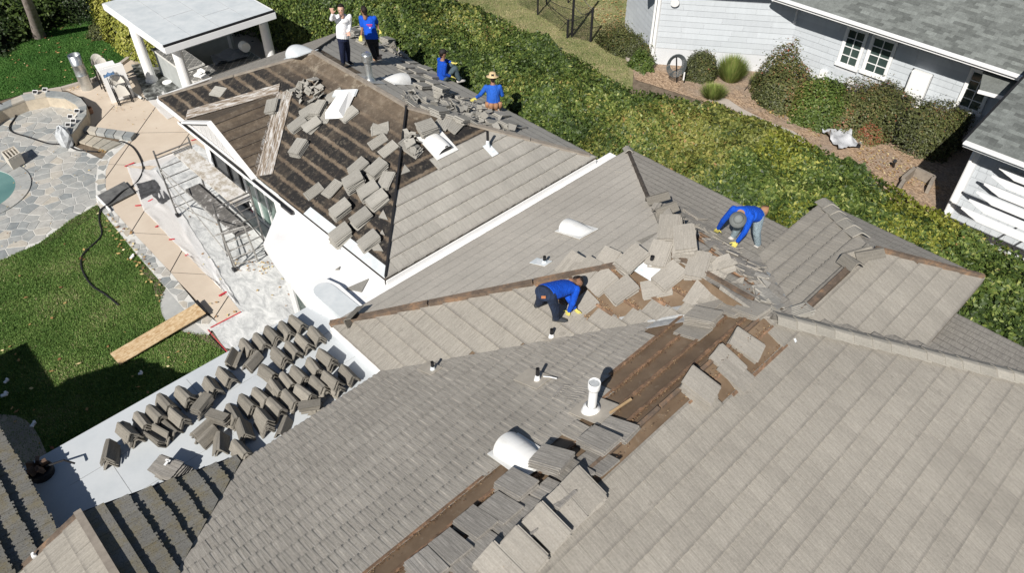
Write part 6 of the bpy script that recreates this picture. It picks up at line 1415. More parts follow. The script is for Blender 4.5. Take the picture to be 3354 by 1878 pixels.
# ================================================================ loose tiles
TL, TW, TT = .45, .30, .026
def loose_mesh(kind, seed):
    r = random.Random(seed); m = MB(); w, l = TW/2, TL/2
    if kind == 'top':
        s = 5
        for i in range(s):
            a = -w+TW*i/s; b = -w+TW*(i+1)/s; dz = r.uniform(-.0025, .0025); e = r.uniform(-.004, .002)
            m.prism([(a, -l+e, 0), (b, -l+e, 0), (b, l, 0), (a, l, 0)], [(a, -l+e, TT+dz), (b, -l+e, TT+dz), (b, l, TT+dz), (a, l, TT+dz)])
        m.box((w+.012, 0, .008), (.024, TL*.96, .012))
    else:
        m.box((0, 0, .008), (TW, TL, .016)); m.box((0, -l+.02, .02), (TW, .035, .014)); m.box((0, l-.02, .02), (TW, .03, .014)); m.box((-w+.012, 0, .02), (.022, TL-.08, .012))
        for k in range(6): m.box((-w+.055+k*.046, 0, .018), (.016, TL-.10, .012))
    return m.build('roof_tile', M['tile_back'], mesh_only=True)
_lm = {}
def lm(kind, mat, i):
    k = (kind, mat, i)
    if k not in _lm:
        me = loose_mesh(kind, 40+i); me.materials.clear(); me.materials.append(M[mat]); _lm[k] = me
    return _lm[k]
ORD = ['', 'second', 'third', 'fourth', 'fifth', 'sixth', 'seventh', 'eighth', 'ninth', 'tenth', 'eleventh', 'twelfth', 'thirteenth', 'fourteenth', 'fifteenth']
def pos_word(i, n, one):
    if n == 1: return one
    if i == 0: return 'leftmost '+one
    if i == n-1: return 'rightmost '+one
    return ORD[i]+' '+one+' from left'
def lvl(i, n, what):         # i from the top
    if n == 1: return 'single '+what+','
    if i == 0: return 'top '+what+','
    if i == n-1: return 'bottom '+what+','
    return ORD[i]+' '+what+' down,'
rt = random.Random(77)
def cluster(zone, phrase, items, mat='tile_back', rot0=0.0, jit=.10, group=None, cap=False):
    """items: (px, py, n, rot, kind) sorted left to right for the labels"""
    mat = {'tile_back': 'loose', 'tile': 'loose_tan', 'tile_grey': 'loose_grey', 'tile_brown': 'loose_tan'}.get(mat, mat)
    pl = PL[zone]; items = sorted(items, key=lambda t_: t_[0]); N = len(items)
    singles = [t_ for t_ in items if t_[2] == 1]; stacks = [t_ for t_ in items if t_[2] > 1]
    for its, one in ((stacks, 'stack'), (singles, None)):
        for si, (x, y, n, rot, kind) in enumerate(its):
            sp = .038 if not cap else .044
            top = on(pl, x, y, .012+(n-1)*sp+(.06 if cap else .01)); base = top-pl.n*((n-1)*sp+(.06 if cap else .01))
            ax = rt.uniform(-.012, .012); ay = rt.uniform(-.020, -.004) if not cap else rt.uniform(-.012, .004); rr_ = rot0+rot+rt.gauss(0, .05)
            zs = 1.12 if zone in ('M2', 'M4', 'M5') and not cap else 1.0
            for i in range(n):       # i from the bottom
                k = n-1-i
                T = pl.frame(base, rr_+rt.gauss(0, jit*.6 if not cap else .06), i*sp) @ Matrix.Translation((ax*(k)*1.0+rt.gauss(0, .008), ay*(k)+rt.gauss(0, .010), 0))
                if kind == 'lean': T = T @ Matrix.Rotation(.35, 4, 'X')
                if kind == 'lift': T = T @ Matrix.Translation((0, 0, .05)) @ Matrix.Rotation(-.16, 4, 'Y')
                if cap:
                    key = ('cap', rt.randrange(4))
                    if key not in _lm: _lm[key] = capmesh(hw=.122+rt.uniform(-.008, .008), L=.37, h=.145+rt.uniform(-.01, .01), th=.022, taper=.93, flat=rt.choice((.012, .02, .03))).build('ridge_tile', M['cap'], mesh_only=True)
                    me = _lm[key]; nm = 'ridge_tile'; what = 'ridge tile'
                    if kind == 'up': T = T @ Matrix.Translation((0, 0, .13)) @ Matrix.Rotation(math.pi, 4, 'Y')
                    if kind == 'side': T = T @ Matrix.Translation((0, 0, .10)) @ Matrix.Rotation(1.1, 4, 'Y')
                else:
                    me = lm('rib' if kind in ('rib',) or (kind == 'mix' and i % 2) else 'top', mat, rt.randrange(4)); nm = 'roof_tile'; what = 'flat tile' if kind != 'rib' else 'ribbed tile'
                if zs != 1.0: T = T @ Matrix.Diagonal((zs, zs, 1, 1))
                o = D.objects.new(nm, me); col.objects.link(o); o.matrix_world = T
                if n > 1: lab = f"{lvl(k, n, what)} {pos_word(si, len(its), 'stack')} {phrase}"
                else: lab = f"{pos_word(si, len(its), 'lone '+what)} {phrase}"
                o['kind'] = 'thing'; tag(o, lab, 'roof tile', group or ('ridge tiles stacked on the deck' if cap else 'loose flat tiles on the roofs'))
def T_(*a, kind='top'): return (*a, kind)
# --- ridge tile stacks on the grey deck
RG = dict(cap=True)
cluster('D', 'outer row by the patio corner', [(973, 1058, 3, 0, ''), (935, 1080, 3, 0, ''), (893, 1097, 3, 0, ''), (852, 1116, 3, 0, ''), (812, 1136, 3, 0, '')], **RG)
cluster('D', 'just inside the outer patio row', [(770, 1170, 3, -.75, 'up'), (826, 1182, 2, -1.15, '')], **RG)
cluster('D', 'second row from the patio corner', [(1035, 1097, 3, 0, ''), (994, 1120, 3, 0, ''), (957, 1145, 3, 0, ''), (914, 1163, 4, 0, '')], **RG)
cluster('D', 'nearest the tan roof edge', [(1068, 1170, 5, .05, ''), (1138, 1222, 4, .05, ''), (1085, 1240, 6, .2, '')], **RG)
cluster('D', 'in the middle row of the deck', [(1027, 1200, 4, 0, ''), (980, 1226, 5, 0, ''), (942, 1247, 3, 0, ''), (878, 1219, 3, .1, '')], **RG)
cluster('D', 'in the fourth row of the deck', [(1043, 1262, 4, 0, ''), (996, 1288, 5, 0, ''), (949, 1305, 4, 0, ''), (903, 1272, 4, 0, ''), (856, 1298, 4, 0, '')], **RG)
cluster('D', 'inner row by the big grey roof', [(901, 1332, 4, 0, ''), (862, 1368, 5, 0, ''), (808, 1320, 4, 0, ''), (764, 1356, 4, 0, '')], **RG)
cluster('D', 'deck edge facing the shaded lawn', [(734, 1229, 4, 0, ''), (691, 1262, 4, 0, ''), (604, 1296, 4, .1, '')], **RG)
cluster('D', 'in the lower outer row on the deck', [(540, 1322, 4, 0, ''), (509, 1355, 4, 0, ''), (464, 1382, 4, 0, ''), (412, 1412, 6, 0, '')], **RG)
cluster('D', 'just inside the lower outer row', [(580, 1366, 4, .05, ''), (562, 1408, 1, .05, ''), (512, 1424, 3, .25, 'up')], **RG)
cluster('D', 'at the lower middle of the deck', [(788, 1475, 5, 0, ''), (796, 1405, 4, -.3, ''), (714, 1382, 4, .5, 'side'), (664, 1404, 3, -1.4, ''), (678, 1428, 2, -1.3, ''), (722, 1454, 2, -.6, '')], **RG)
cluster('D', 'near the shaded deck end', [(349, 1478, 5, -.5, '')], **RG)
cluster('D', 'deck edge at the big grey roof', [(926, 1403, 1, -.95, ''), (1017, 1345, 3, .9, 'side'), (660, 1330, 3, -1.2, 'side')], **RG)
cluster('D', 'standing alone beside the mossy gable', [(542, 1530, 8, .45, 'top')], mat='tile_grey')
# --- flat tiles on the dark stripped slope
S = 'USW'
cluster(S, 'beside the whitened valley metal', [(885, 345, 4, .75, 'top'), (930, 318, 1, -.1, 'rib')])
cluster(S, 'at the upper end of the dark slope', [(714, 299, 1, -1.3, 'top'), (971, 404, 3, -.20, 'top'), (1021, 404, 3, -.10, 'top'), (1066, 382, 1, .35, 'rib'), (975, 478, 4, .25, 'top'), (1038, 350, 4, .5, 'top'), (1012, 360, 3, -.3, 'top')])
cluster(S, 'around the removed white vent', [(1095, 312, 1, -.3, 'top'), (1142, 372, 2, -.25, 'top')])
cluster(S, 'below the ridge near the black hip', [(1237, 464, 1, -.15, 'rib'), (1270, 489, 1, -.15, 'rib'), (1247, 420, 1, -.9, 'rib')])
cluster(S, 'in the crowd beside the black hip', [(1171, 543, 4, -.15, 'top'), (1233, 545, 4, -.15, 'top'), (1155, 584, 7, -.15, 'top'), (1262, 590, 2, .35, 'top'), (1206, 617, 5, -.12, 'top'), (1233, 650, 4, -.15, 'top')])
cluster(S, 'at the left of the crowded dark slope', [(1027, 627, 1, -.15, 'rib'), (1089, 616, 2, .05, 'rib')])
cluster(S, 'towards the white eave of the dark slope', [(1113, 677, 5, -.15, 'top'), (1182, 708, 4, -.12, 'top'), (1112, 760, 5, -.10, 'top'), (1208, 783, 4, -.1, 'top')])
cluster('USE', 'by the louvred vent', [(1398, 412, 8, -.10, 'rib'), (1450, 400, 2, .45, 'rib'), (1490, 412, 2, .30, 'rib')], rot0=1.57)
cluster('USE', 'just right of the black hip', [(1345, 478, 3, .3, 'rib')])
N_ = 'UNE'
cluster(N_, 'far slope below the seated worker', [(1445, 285, 9, .35, 'rib'), (1386, 278, 4, .2, 'top'), (1330, 215, 4, .3, 'top'), (1344, 202, 2, .2, 'top'), (1418, 248, 3, .25, 'top'), (1334, 232, 2, .2, 'top')])
cluster(N_, 'far slope by the straw hat worker', [(1503, 345, 2, -.5, 'lean'), (1528, 330, 2, .3, 'top'), (1560, 370, 2, -.35, 'rib'), (1592, 322, 1, .2, 'top'), (1666, 400, 5, .25, 'top'), (1540, 345, 3, .7, 'rib'), (1610, 345, 3, .3, 'top'), (1697, 412, 2, .2, 'top')])
cluster(N_, 'along the back wing ridge end', [(1392, 330, 2, -.6, 'lean'), (1441, 358, 5, .25, 'top'), (1344, 322, 3, .9, 'rib'), (1412, 352, 3, .1, 'top'), (1360, 345, 2, -.9, 'lean')])
cluster(N_, 'upper far slope behind the white vent', [(1368, 232, 3, .2, 'top'), (1395, 222, 2, .3, 'top'), (1378, 258, 3, .2, 'rib'), (1420, 268, 3, .3, 'top'), (1470, 300, 4, .3, 'top'), (1475, 330, 3, .4, 'rib'), (1505, 312, 3, .2, 'top')])
cluster(N_, 'lower far slope near the hip board', [(1585, 385, 3, .6, 'rib'), (1620, 400, 3, -.3, 'top'), (1480, 372, 3, .9, 'top'), (1520, 385, 4, .1, 'rib'), (1555, 400, 2, -.5, 'lean'), (1640, 372, 3, .2, 'top')])
cluster(N_, 'beside the blue tee worker', [(1162, 98, 5, .2, 'top'), (1195, 132, 4, .3, 'top'), (1270, 125, 5, .3, 'top')])
cluster(N_, 'hedge edge by the blue tee worker', [(1290, 148, 4, .9, ''), (1215, 140, 3, 1.1, 'up')], cap=True, group='ridge tiles lying on the back wing')
# --- flat tiles around the bending worker
S = 'M2'
cluster(S, 'beyond the bending worker', [(1866, 866, 1, .0, 'top'), (1852, 890, 1, .05, 'top')], mat='tile')
cluster(S, 'right of the bending worker', [(1925, 884, 2, -.10, 'top'), (1970, 920, 2, -.12, 'top'), (2035, 945, 3, -.25, 'top'), (1985, 850, 1, .1, 'top')], mat='tile')
cluster(S, 'around the bright flashed pipe', [(2068, 845, 5, -.05, 'top'), (2158, 828, 4, .45, 'top'), (2192, 900, 3, -.15, 'top')], mat='tile')
cluster(S, 'towards the peak of the tan hip', [(2283, 866, 3, .45, 'top'), (2242, 777, 7, .62, 'top'), (2190, 745, 4, .62, 'top'), (2351, 872, 1, -.4, 'top')], mat='tile')
cluster(S, 'along the lower valley below the pipe', [(2150, 942, 1, -.6, 'top'), (2290, 960, 1, .2, 'top'), (1905, 1000, 1, -.3, 'top')], mat='tile')
# --- the big slope below the valley
S = 'M4'
cluster(S, 'bare battens by the valley peak', [(2312, 994, 3, .0, 'top'), (2304, 1032, 5, .0, 'top'), (2390, 1007, 2, -.1, 'top'), (2462, 1010, 3, -.2, 'top'), (2270, 1086, 1, -.05, 'top'), (2405, 955, 1, .1, 'top'), (2355, 952, 1, .1, 'top')], mat='tile')
cluster('M5', 'on the bare strip at the ridge', [(2446, 1128, 3, .15, 'top'), (2382, 1185, 2, .05, 'top'), (2410, 1228, 2, .02, 'top'), (2294, 1264, 5, .28, 'top')], mat='tile')
cluster(S, 'beside the tall white pipe', [(1872, 1288, 1, .3, 'rib')], mat='tile_grey')
cluster(S, 'in the upper pair by the ridge board', [(2023, 1407, 2, .0, 'top'), (1966, 1436, 4, .0, 'top')], mat='tile_grey')
cluster(S, 'right of the large white vent', [(1808, 1496, 6, .12, 'top'), (1953, 1512, 1, 0, 'top'), (1875, 1548, 2, 0, 'top')], mat='tile_grey')
cluster(S, 'below the large white vent hood', [(1695, 1583, 4, 0, 'top'), (1808, 1615, 2, 0, 'top'), (1640, 1666, 3, 0, 'top'), (1734, 1671, 2, 0, 'top')], mat='tile_grey')
cluster(S, 'at the bottom edge of the view', [(1562, 1708, 3, 0, 'top'), (1684, 1732, 2, 0, 'top'), (1478, 1790, 3, 0, 'top'), (1590, 1784, 2, 0, 'top'), (1398, 1856, 3, 0, 'top'), (1528, 1842, 2, 0, 'top')], mat='tile_grey')
cluster('M5', 'lifted row along the grey ridge board', [(1905, 1610, 3, .05, 'lift'), (1842, 1674, 2, .05, 'lift'), (1786, 1733, 4, .02, 'lift'), (1706, 1811, 4, .05, 'lift'), (1625, 1870, 3, .05, 'lift')], mat='tile')
cluster('M3', 'under the grey hatted worker', [(2378, 790, 2, 1.57, 'top'), (2330, 752, 2, 1.5, 'top')], mat='tile_brown')
cluster('M3', 'brown slope behind the tan hip', [(2275, 700, 3, 1.5, 'top'), (2300, 742, 2, 1.4, 'top'), (2345, 800, 2, 1.2, 'top'), (2425, 868, 2, 1.2, 'top'), (2470, 905, 2, .9, 'top'), (2390, 840, 2, 1.3, 'top')], mat='tile_brown')
cluster('G1', 'foot of the brown garage ridge', [(2612, 1018, 3, .9, 'rib')], mat='tile_back')
cluster('G1', 'on the striped pink slope', [(2560, 878, 1, 1.2, 'top'), (2578, 890, 1, .9, 'top')], mat='tile')
# ridge tiles set across the garage ridge
for (x, y, rr_, lab) in ((2812, 838, .95, 'upright ridge tile lying across the garage wing ridge end'), (2790, 866, -.6, 'pale ridge tile lying on its side at the garage ridge'), (2848, 840, .7, 'half hidden ridge tile against the garage ridge end')):
    o = D.objects.new('ridge_tile', CAPME.get(('x',)) or CAPME.setdefault(('x',), capmesh(hw=.16, L=.46, h=.12).build('ridge_tile', M['cap'], mesh_only=True))); col.objects.link(o); o.matrix_world = G1.frame(on(G1, x, y, .10), rr_); tag(o, lab, 'roof tile', 'loose ridge tiles on the garage wing')
for k, (x, y, rr_, lab) in enumerate(((2155, 655, .9, 'ridge tile piece tipped over the dark hip, upper one'), (2180, 690, 1.2, 'long ridge tile piece tipped over the dark hip, lower one'), (2205, 735, .5, 'ridge tile piece beside the stacked tiles at the peak'), (1165, 1040, -1.1, 'grey ridge tile lying beside the parapet cap'), (1155, 895, 0, ''))):
    if not lab: continue
    pl_2 = M1 if k != 4 else WR
    o = D.objects.new('ridge_tile', CAPME[('x',)]); col.objects.link(o); o.matrix_world = pl_2.frame(on(pl_2, x, y, .08), rr_) @ Matrix.Rotation(.3*k, 4, 'Y'); tag(o, lab, 'roof tile', 'loose ridge tiles on the hips')
# big shards and triangles worth naming
def shard(zone, pts, label, th=.026, mat='loose', lift=.03):
    pl = PL[zone]; q = [pl.loc(on(pl, x, y, lift)) for x, y in pts]
    if area(q) < 0: q.reverse()
    cx, cy = sum(a for a, b in q)/len(q), sum(b for a, b in q)/len(q); m = MB(); m.prism([(a-cx, b-cy, 0) for a, b in q], [(a-cx, b-cy, th) for a, b in q])
    T = pl.F @ Matrix.Translation((cx, cy, lift-th)); o = D.objects.new('broken_tile', m.build('broken_tile', M[mat], mesh_only=True)); col.objects.link(o); o.matrix_world = T; o['kind'] = 'thing'; tag(o, label, 'tile piece', 'broken tile pieces')
shard('USW', [(1255, 687), (1240, 712), (1270, 720)], 'triangular tile piece beside the black hip, middle of the dark slope'); shard('USW', [(1252, 752), (1243, 766), (1260, 770)], 'small triangular tile piece low beside the black hip')
shard('USW', [(1240, 797), (1217, 812), (1222, 820), (1255, 822)], 'ribbed triangle tile piece above the white eave corner'); shard('USE', [(1325, 538), (1313, 572), (1344, 560)], 'triangular tile piece right of the black hip on dark felt')
shard('USW', [(1222, 402), (1212, 424), (1268, 438), (1275, 420)], 'long broken tile strip near the black hip'); shard('W', [(1208, 912), (1133, 945), (1184, 956)], 'large grey triangle tile piece on the white roof'); shard('W', [(1114, 872), (1098, 883), (1110, 883)], 'tiny grey triangle piece on the white roof')
shard('M2', [(2150, 927), (2112, 958), (2180, 952)], 'pointed tile piece by the bottom valley metal', mat='tile'); shard('M2', [(2380, 870), (2345, 905), (2365, 925), (2395, 885)], 'curved pale tile piece near the tan hip peak', mat='tile')
shard('M4', [(2348, 962), (2407, 962), (2383, 990)], 'inverted triangle tile piece on the stacked tiles', mat='tile', lift=.09); shard('M4', [(2455, 952), (2430, 985), (2470, 985)], 'small triangle tile piece at the top of the battens', mat='tile')
shard('L1', [(614, 1622), (652, 1606), (634, 1632)], 'white edged triangular piece on the mossy shaded roof', mat='white')
shard('M1', [(2165, 755), (2085, 790), (2110, 800), (2155, 770)], 'loose tile edge lifted on the smooth tan slope top', mat='tile'); shard('M5', [(2600, 1110), (2606, 1108), (2614, 1128), (2607, 1130)], 'small silver clip lying on the light tile field', mat='silver')
def rubble(zone, region, n, seed, mat='loose', s=(.04, .16), hmax=.12, name='tile_rubble', up=.6):
    pl = PL[zone]; r = random.Random(seed); m = MB(); xs = [q[0] for q in region]; ys = [q[1] for q in region]; k = 0; tr_ = 0
    while k < n and tr_ < n*20:
        tr_ += 1; x, y = r.uniform(min(xs), max(xs)), r.uniform(min(ys), max(ys))
        if not inpoly(x, y, region): continue
        a, b = pl.uv(x, y); L_ = r.uniform(*s); W_ = L_*r.uniform(.35, .9); z = .03+r.uniform(0, hmax)*r.random()
        Rm = Matrix.Rotation(r.uniform(0, 6.28), 3, 'Z') @ Matrix.Rotation(r.gauss(0, up), 3, 'X') @ Matrix.Rotation(r.gauss(0, up), 3, 'Y')
        q = [(-L_, -W_), (L_*r.uniform(.4, 1), -W_*r.uniform(.5, 1)), (L_*r.uniform(.5, 1), W_), (-L_*r.uniform(0, 1), W_*r.uniform(.6, 1))]
        t_ = .022; c = Vector((a, b, z+L_*.3*up)); m.prism([tuple(c+Rm @ Vector((u, v, 0))) for u, v in q], [tuple(c+Rm @ Vector((u, v, t_))) for u, v in q]); k += 1
    o = inst(name, m.build(name, M[mat], mesh_only=True), pl.F, None); o['kind'] = 'stuff'
rubble('UNE', [(1310, 300), (1345, 290), (1420, 330), (1550, 350), (1640, 390), (1700, 425), (1660, 440), (1540, 405), (1400, 370), (1335, 350)], 70, 1, s=(.04, .12))
rubble('UNE', [(1400, 330), (1540, 320), (1640, 380), (1560, 410), (1440, 380)], 26, 11, s=(.07, .15), hmax=.16)
rubble('USW', [(985, 265), (1045, 262), (1060, 300), (1075, 330), (1060, 345), (985, 350), (965, 300)], 34, 2, s=(.06, .15), hmax=.2)
rubble('USE', [(1318, 440), (1340, 425), (1365, 470), (1362, 510), (1335, 500)], 26, 3, s=(.05, .15), hmax=.15)
rubble('UNE', [(1160, 100), (1200, 110), (1300, 170), (1340, 200), (1230, 160), (1150, 130)], 50, 4, s=(.05, .14), hmax=.12)
rubble('M1', [(2120, 640), (2200, 680), (2240, 740), (2190, 760), (2140, 700)], 9, 5, mat='tile_brown', s=(.05, .14), hmax=.16, up=.4)
rubble('M3', [(2190, 660), (2235, 700), (2350, 790), (2480, 880), (2530, 1000), (2450, 930), (2300, 800), (2210, 720)], 52, 6, mat='tile_brown', s=(.10, .2), hmax=.06, up=.14)
rubble('M2', [(2300, 820), (2400, 880), (2440, 950), (2380, 930), (2300, 880)], 8, 7, mat='tile', s=(.08, .2), hmax=.05, up=.15)
rubble('M3', [(2470, 890), (2545, 1010), (2530, 1040), (2490, 1000)], 26, 8, mat='tile_back', s=(.08, .24), hmax=.08, up=.2)
rubble('D', [(1000, 1320), (1050, 1300), (1070, 1330), (1020, 1370)], 14, 9, mat='cap', s=(.06, .16), hmax=.12, up=.5)
rubble('D', [(640, 1310), (680, 1300), (700, 1330), (660, 1350)], 12, 10, mat='cap', s=(.06, .15), hmax=.08, up=.5)
# bits of litter and tool bag
tb = empty('tool_bag', on(DECK, 130, 1535, .05), 'dark open tool bag with brown pouches in the shade at the deck end', 'bag'); c = on(DECK, 130, 1540, .12)
lathe(MB(), c-Vector((0, 0, .15)), [(.12, 0), (.18, .02), (.19, .14), (.16, .18), (.15, .16), (.13, .06), (0, .05)], 16).build('bag_body', M['dark'], tb, True)
m = MB()
for k in range(5): a = k*1.2; m.box(c+Vector((math.cos(a)*.10, math.sin(a)*.10, .10)), (.10, .06, .14), a, rot=Matrix.Rotation(a, 3, 'Z') @ Matrix.Rotation(.4, 3, 'X'))
m.build('pouch', simple('tan_leather', (.13, .085, .06), .7, .3), tb)
m = MB(); m.tube([c+Vector((-.2, .2, .12)), c+Vector((-.45, .45, .10)), c+Vector((-.5, .52, .02))], .018, 6); m.build('strap', M['dark'], tb); m = MB(); m.tube([c+Vector((.1, -.1, .1)), c+Vector((.35, -.22, .14)), c+Vector((.45, -.30, .03))], .018, 6); m.build('strap', M['dark'], tb)
m = MB(); p_ = on(DECK, 545, 1518, .36); m.box(p_, (.09, .04, .01), .5); m.box(p_+Vector((.04, .03, 0)), (.03, .09, .01), .5); tag(m.build('torn_label', M['white']), 'torn white label on top of the lone flat tile stack', 'label')
# ================================================================ people
def cloth(name, c, var=.10, sc=9, rough=.85):
    t = NT(name); p = t.pos('object'); f = t.noise(t.mapped(p, (1, 1, .5)), sc, 5, .6, .8); c2 = t.mix(1.0, c, t.ramp(f, [(.3, 1-var), (.7, 1+var)]), 'MULTIPLY'); t.base(c2); t.rough(rough); t.bump(t.noise(t.mapped(p, (1.2, 1.2, .35)), 22, 2, .5, 1.2), .8, .03); return t.m
M['skin'] = simple('skin', (.62, .38, .29), .5, .06); M['skin2'] = simple('skin_tan', (.30, .165, .105), .5, .06)
M['blue'] = cloth('royal_blue_shirt', (.006, .085, .56)); M['blue2'] = cloth('dusty_blue_shirt', (.02, .11, .50), .2); M['blue3'] = cloth('deep_blue_shirt', (.006, .07, .46), .2); M['whites'] = cloth('white_shirt', (.84, .84, .86), .03)
M['navy'] = cloth('navy_trousers', (.012, .018, .05), .2); M['blackj'] = cloth('black_trousers', (.018, .018, .02), .2); M['denim'] = cloth('dark_denim', (.02, .032, .065), .35, 14); M['ljean'] = cloth('pale_denim', (.33, .42, .47), .2, 7); M['grey_t'] = cloth('slate_trousers', (.075, .11, .13), .2); M['tanp'] = cloth('tan_trousers', (.36, .25, .17), .25, 8)
M['glove'] = simple('yellow_glove', (.70, .62, .16), .7, .15, 20); M['hair'] = simple('dark_hair', (.018, .012, .010), .7, .3, 30); M['straw'] = simple('straw_hat', (.62, .47, .27), .8, .15, 25); M['felthat'] = simple('grey_felt_hat', (.20, .215, .21), .85, .08, 10); M['capm'] = simple('black_cap', (.022, .02, .02), .7, .1); M['shoe'] = simple('dark_shoe', (.05, .055, .06), .6, .2); M['shoew'] = simple('pale_shoe', (.55, .52, .48), .6, .2); M['boot'] = simple('tan_boot', (.42, .27, .18), .7, .2); M['leather'] = simple('orange_leather_bag', (.34, .18, .10), .7, .25, 14); M['wash'] = simple('patch_leather', (.55, .22, .10), .6, .1)
def reach(p, x, y, L, near=True):
    d = Vector(ray(x, y)).normalized(); o = Vector(CAM)-p; b = o.dot(d); c = o.length_squared-L*L; q = b*b-c
    if q <= 0: return Vector(CAM)+d*(-b)
    return Vector(CAM)+d*(-b-math.sqrt(q) if near else -b+math.sqrt(q))
def capsule(m, pts, rs, n=10):
    """tapered limb with rounded ends"""
    pts = [Vector(p) for p in pts]; rs = list(rs); d0 = (pts[0]-pts[1]).normalized(); d1 = (pts[-1]-pts[-2]).normalized()
    P2 = [pts[0]+d0*rs[0]*.9, pts[0]+d0*rs[0]*.55]+pts+[pts[-1]+d1*rs[-1]*.55, pts[-1]+d1*rs[-1]*.9]; R2 = [rs[0]*.35, rs[0]*.8]+rs+[rs[-1]*.8, rs[-1]*.35]; m.tube(P2, R2, n)
def loft(m, secs, n=16):
    """secs: (centre, lateral vector, depth vector)"""
    i0 = len(m.v)
    for c, a, b in secs: m.v += [tuple(Vector(c)+a*math.cos(2*math.pi*k/n)+b*math.sin(2*math.pi*k/n)) for k in range(n)]
    for j in range(len(secs)-1):
        for k in range(n): l = (k+1) % n; m.f.append((i0+j*n+k, i0+j*n+l, i0+(j+1)*n+l, i0+(j+1)*n+k)); m.m.append(0)
    m.f.append(tuple(i0+n-1-k for k in range(n))); m.m.append(0); m.f.append(tuple(i0+(len(secs)-1)*n+k for k in range(n))); m.m.append(0)
def remesh(o, v=.016, it=5):
    a = o.modifiers.new('r', 'REMESH'); a.mode = 'VOXEL'; a.voxel_size = v; a.use_smooth_shade = True
    b = o.modifiers.new('s', 'SMOOTH'); b.iterations = it; b.factor = .6
def hand(m, wrist, d, side, spread=.25, curl=.3, pn=None, s=1.0):
    """palm and five fingers: d finger direction, side towards the thumb, pn palm normal"""
    d = d.normalized(); side = (side-d*side.dot(d)).normalized(); pn = d.cross(side) if pn is None else pn
    palm = wrist+d*.05*s; loft(m, [(wrist, side*.026*s, pn*.018*s), (palm, side*.042*s, pn*.017*s), (wrist+d*.095*s, side*.040*s, pn*.014*s)], 10)
    for k, L in enumerate((.066, .076, .070, .055)):
        b = wrist+d*.085*s+side*(.030-.020*k)*s; dd = (d+side*(.5-k*.33)*spread).normalized(); q1 = b+dd*L*.5*s; q2 = q1+(dd*math.cos(curl)-pn*math.sin(curl)).normalized()*L*.5*s
        capsule(m, [b, q1, q2], [.0095*s, .009*s, .0075*s], 6)
    b = wrist+d*.03*s+side*.035*s; t1 = b+(d*.6+side*.8).normalized()*.035*s; capsule(m, [b, t1, t1+(d*.9+side*.4).normalized()*.03*s], [.012*s, .011*s, .009*s], 6)
def head(root, c, up, face, lat, skin, hair=None, hat=None, s=1.0):
    c = Vector(c); up = up.normalized(); face = (face-up*face.dot(up)).normalized(); lat = up.cross(face)
    m = MB(); loft(m, [(c-up*.115*s+face*.03*s, lat*.035*s, face*.035*s), (c-up*.09*s+face*.02*s, lat*.052*s, face*.062*s), (c-up*.045*s+face*.005*s, lat*.068*s, face*.085*s), (c, lat*.075*s, face*.095*s), (c+up*.05*s, lat*.074*s, face*.094*s), (c+up*.09*s-face*.005*s, lat*.058*s, face*.075*s), (c+up*.115*s-face*.01*s, lat*.025*s, face*.03*s)], 16)
    capsule(m, [c+face*.09*s+up*.02*s, c+face*.112*s-up*.018*s], [.010*s, .014*s], 6)
    for q in (-1, 1): capsule(m, [c+lat*q*.078*s+up*.012*s, c+lat*q*.076*s-up*.022*s], [.014*s, .010*s], 6)
    capsule(m, [c-up*.19*s-face*.015*s, c-up*.07*s], [.055*s, .052*s], 12)
    out = m
    parts = []
    for q in (-1, 1):
        e = MB(); capsule(e, [c+lat*(q*.030-.006)*s+face*.090*s+up*.012*s, c+lat*(q*.030+.006)*s+face*.090*s+up*.012*s], [.008*s, .008*s], 6); parts.append(('eye', e, M['hair']))
    e = MB(); capsule(e, [c-lat*.02*s+face*.088*s-up*.050*s, c+lat*.02*s+face*.088*s-up*.050*s], [.006*s, .006*s], 6); parts.append(('mouth', e, M['wash']))
    if hair:
        h = MB(); loft(h, [(c+up*.0*s-face*.045*s, lat*.079*s, face*.062*s), (c+up*.055*s-face*.030*s, lat*.080*s, face*.078*s), (c+up*.09*s-face*.008*s, lat*.070*s, face*.088*s), (c+up*.128*s-face*.005*s, lat*.040*s, face*.05*s)], 16); capsule(h, [c-up*.05*s-face*.06*s, c+up*.02*s-face*.05*s], [.045*s, .06*s], 10); parts.append(('hair', h, M[hair]))
    if hat:
        typ, mt = hat; b = c+up*.055*s; h = MB()
        hk = .84 if mt == 'felthat' else .95; lat = lat*hk; face = face*hk
        if typ == 'brim': loft(h, [(b-up*.012, lat*.17, face*.18), (b-up*.004, lat*.175, face*.185), (b+up*.010, lat*.10, face*.11), (b+up*.06, lat*.095, face*.105), (b+up*.095, lat*.075, face*.085), (b+up*.105, lat*.03, face*.035)], 24)
        if typ == 'cap': loft(h, [(b-up*.02, lat*.085, face*.10), (b+up*.03, lat*.085, face*.10), (b+up*.07, lat*.06, face*.07), (b+up*.085, lat*.02, face*.025)], 18); h2 = b+face*.10-up*.01; h.slab([h2-lat*.06, h2+lat*.06, h2+lat*.045+face*.08, h2-lat*.045+face*.08], .012)
        parts.append(('hat', h, M[mt]))
        if typ == 'brim' and mt == 'straw': g = MB(); g.box(b-face*.098+up*.05, (.07, .02, .05), rot=Matrix((lat, face, up)).transposed()); parts.append(('hat_patch', g, M['black']))
    return out, parts
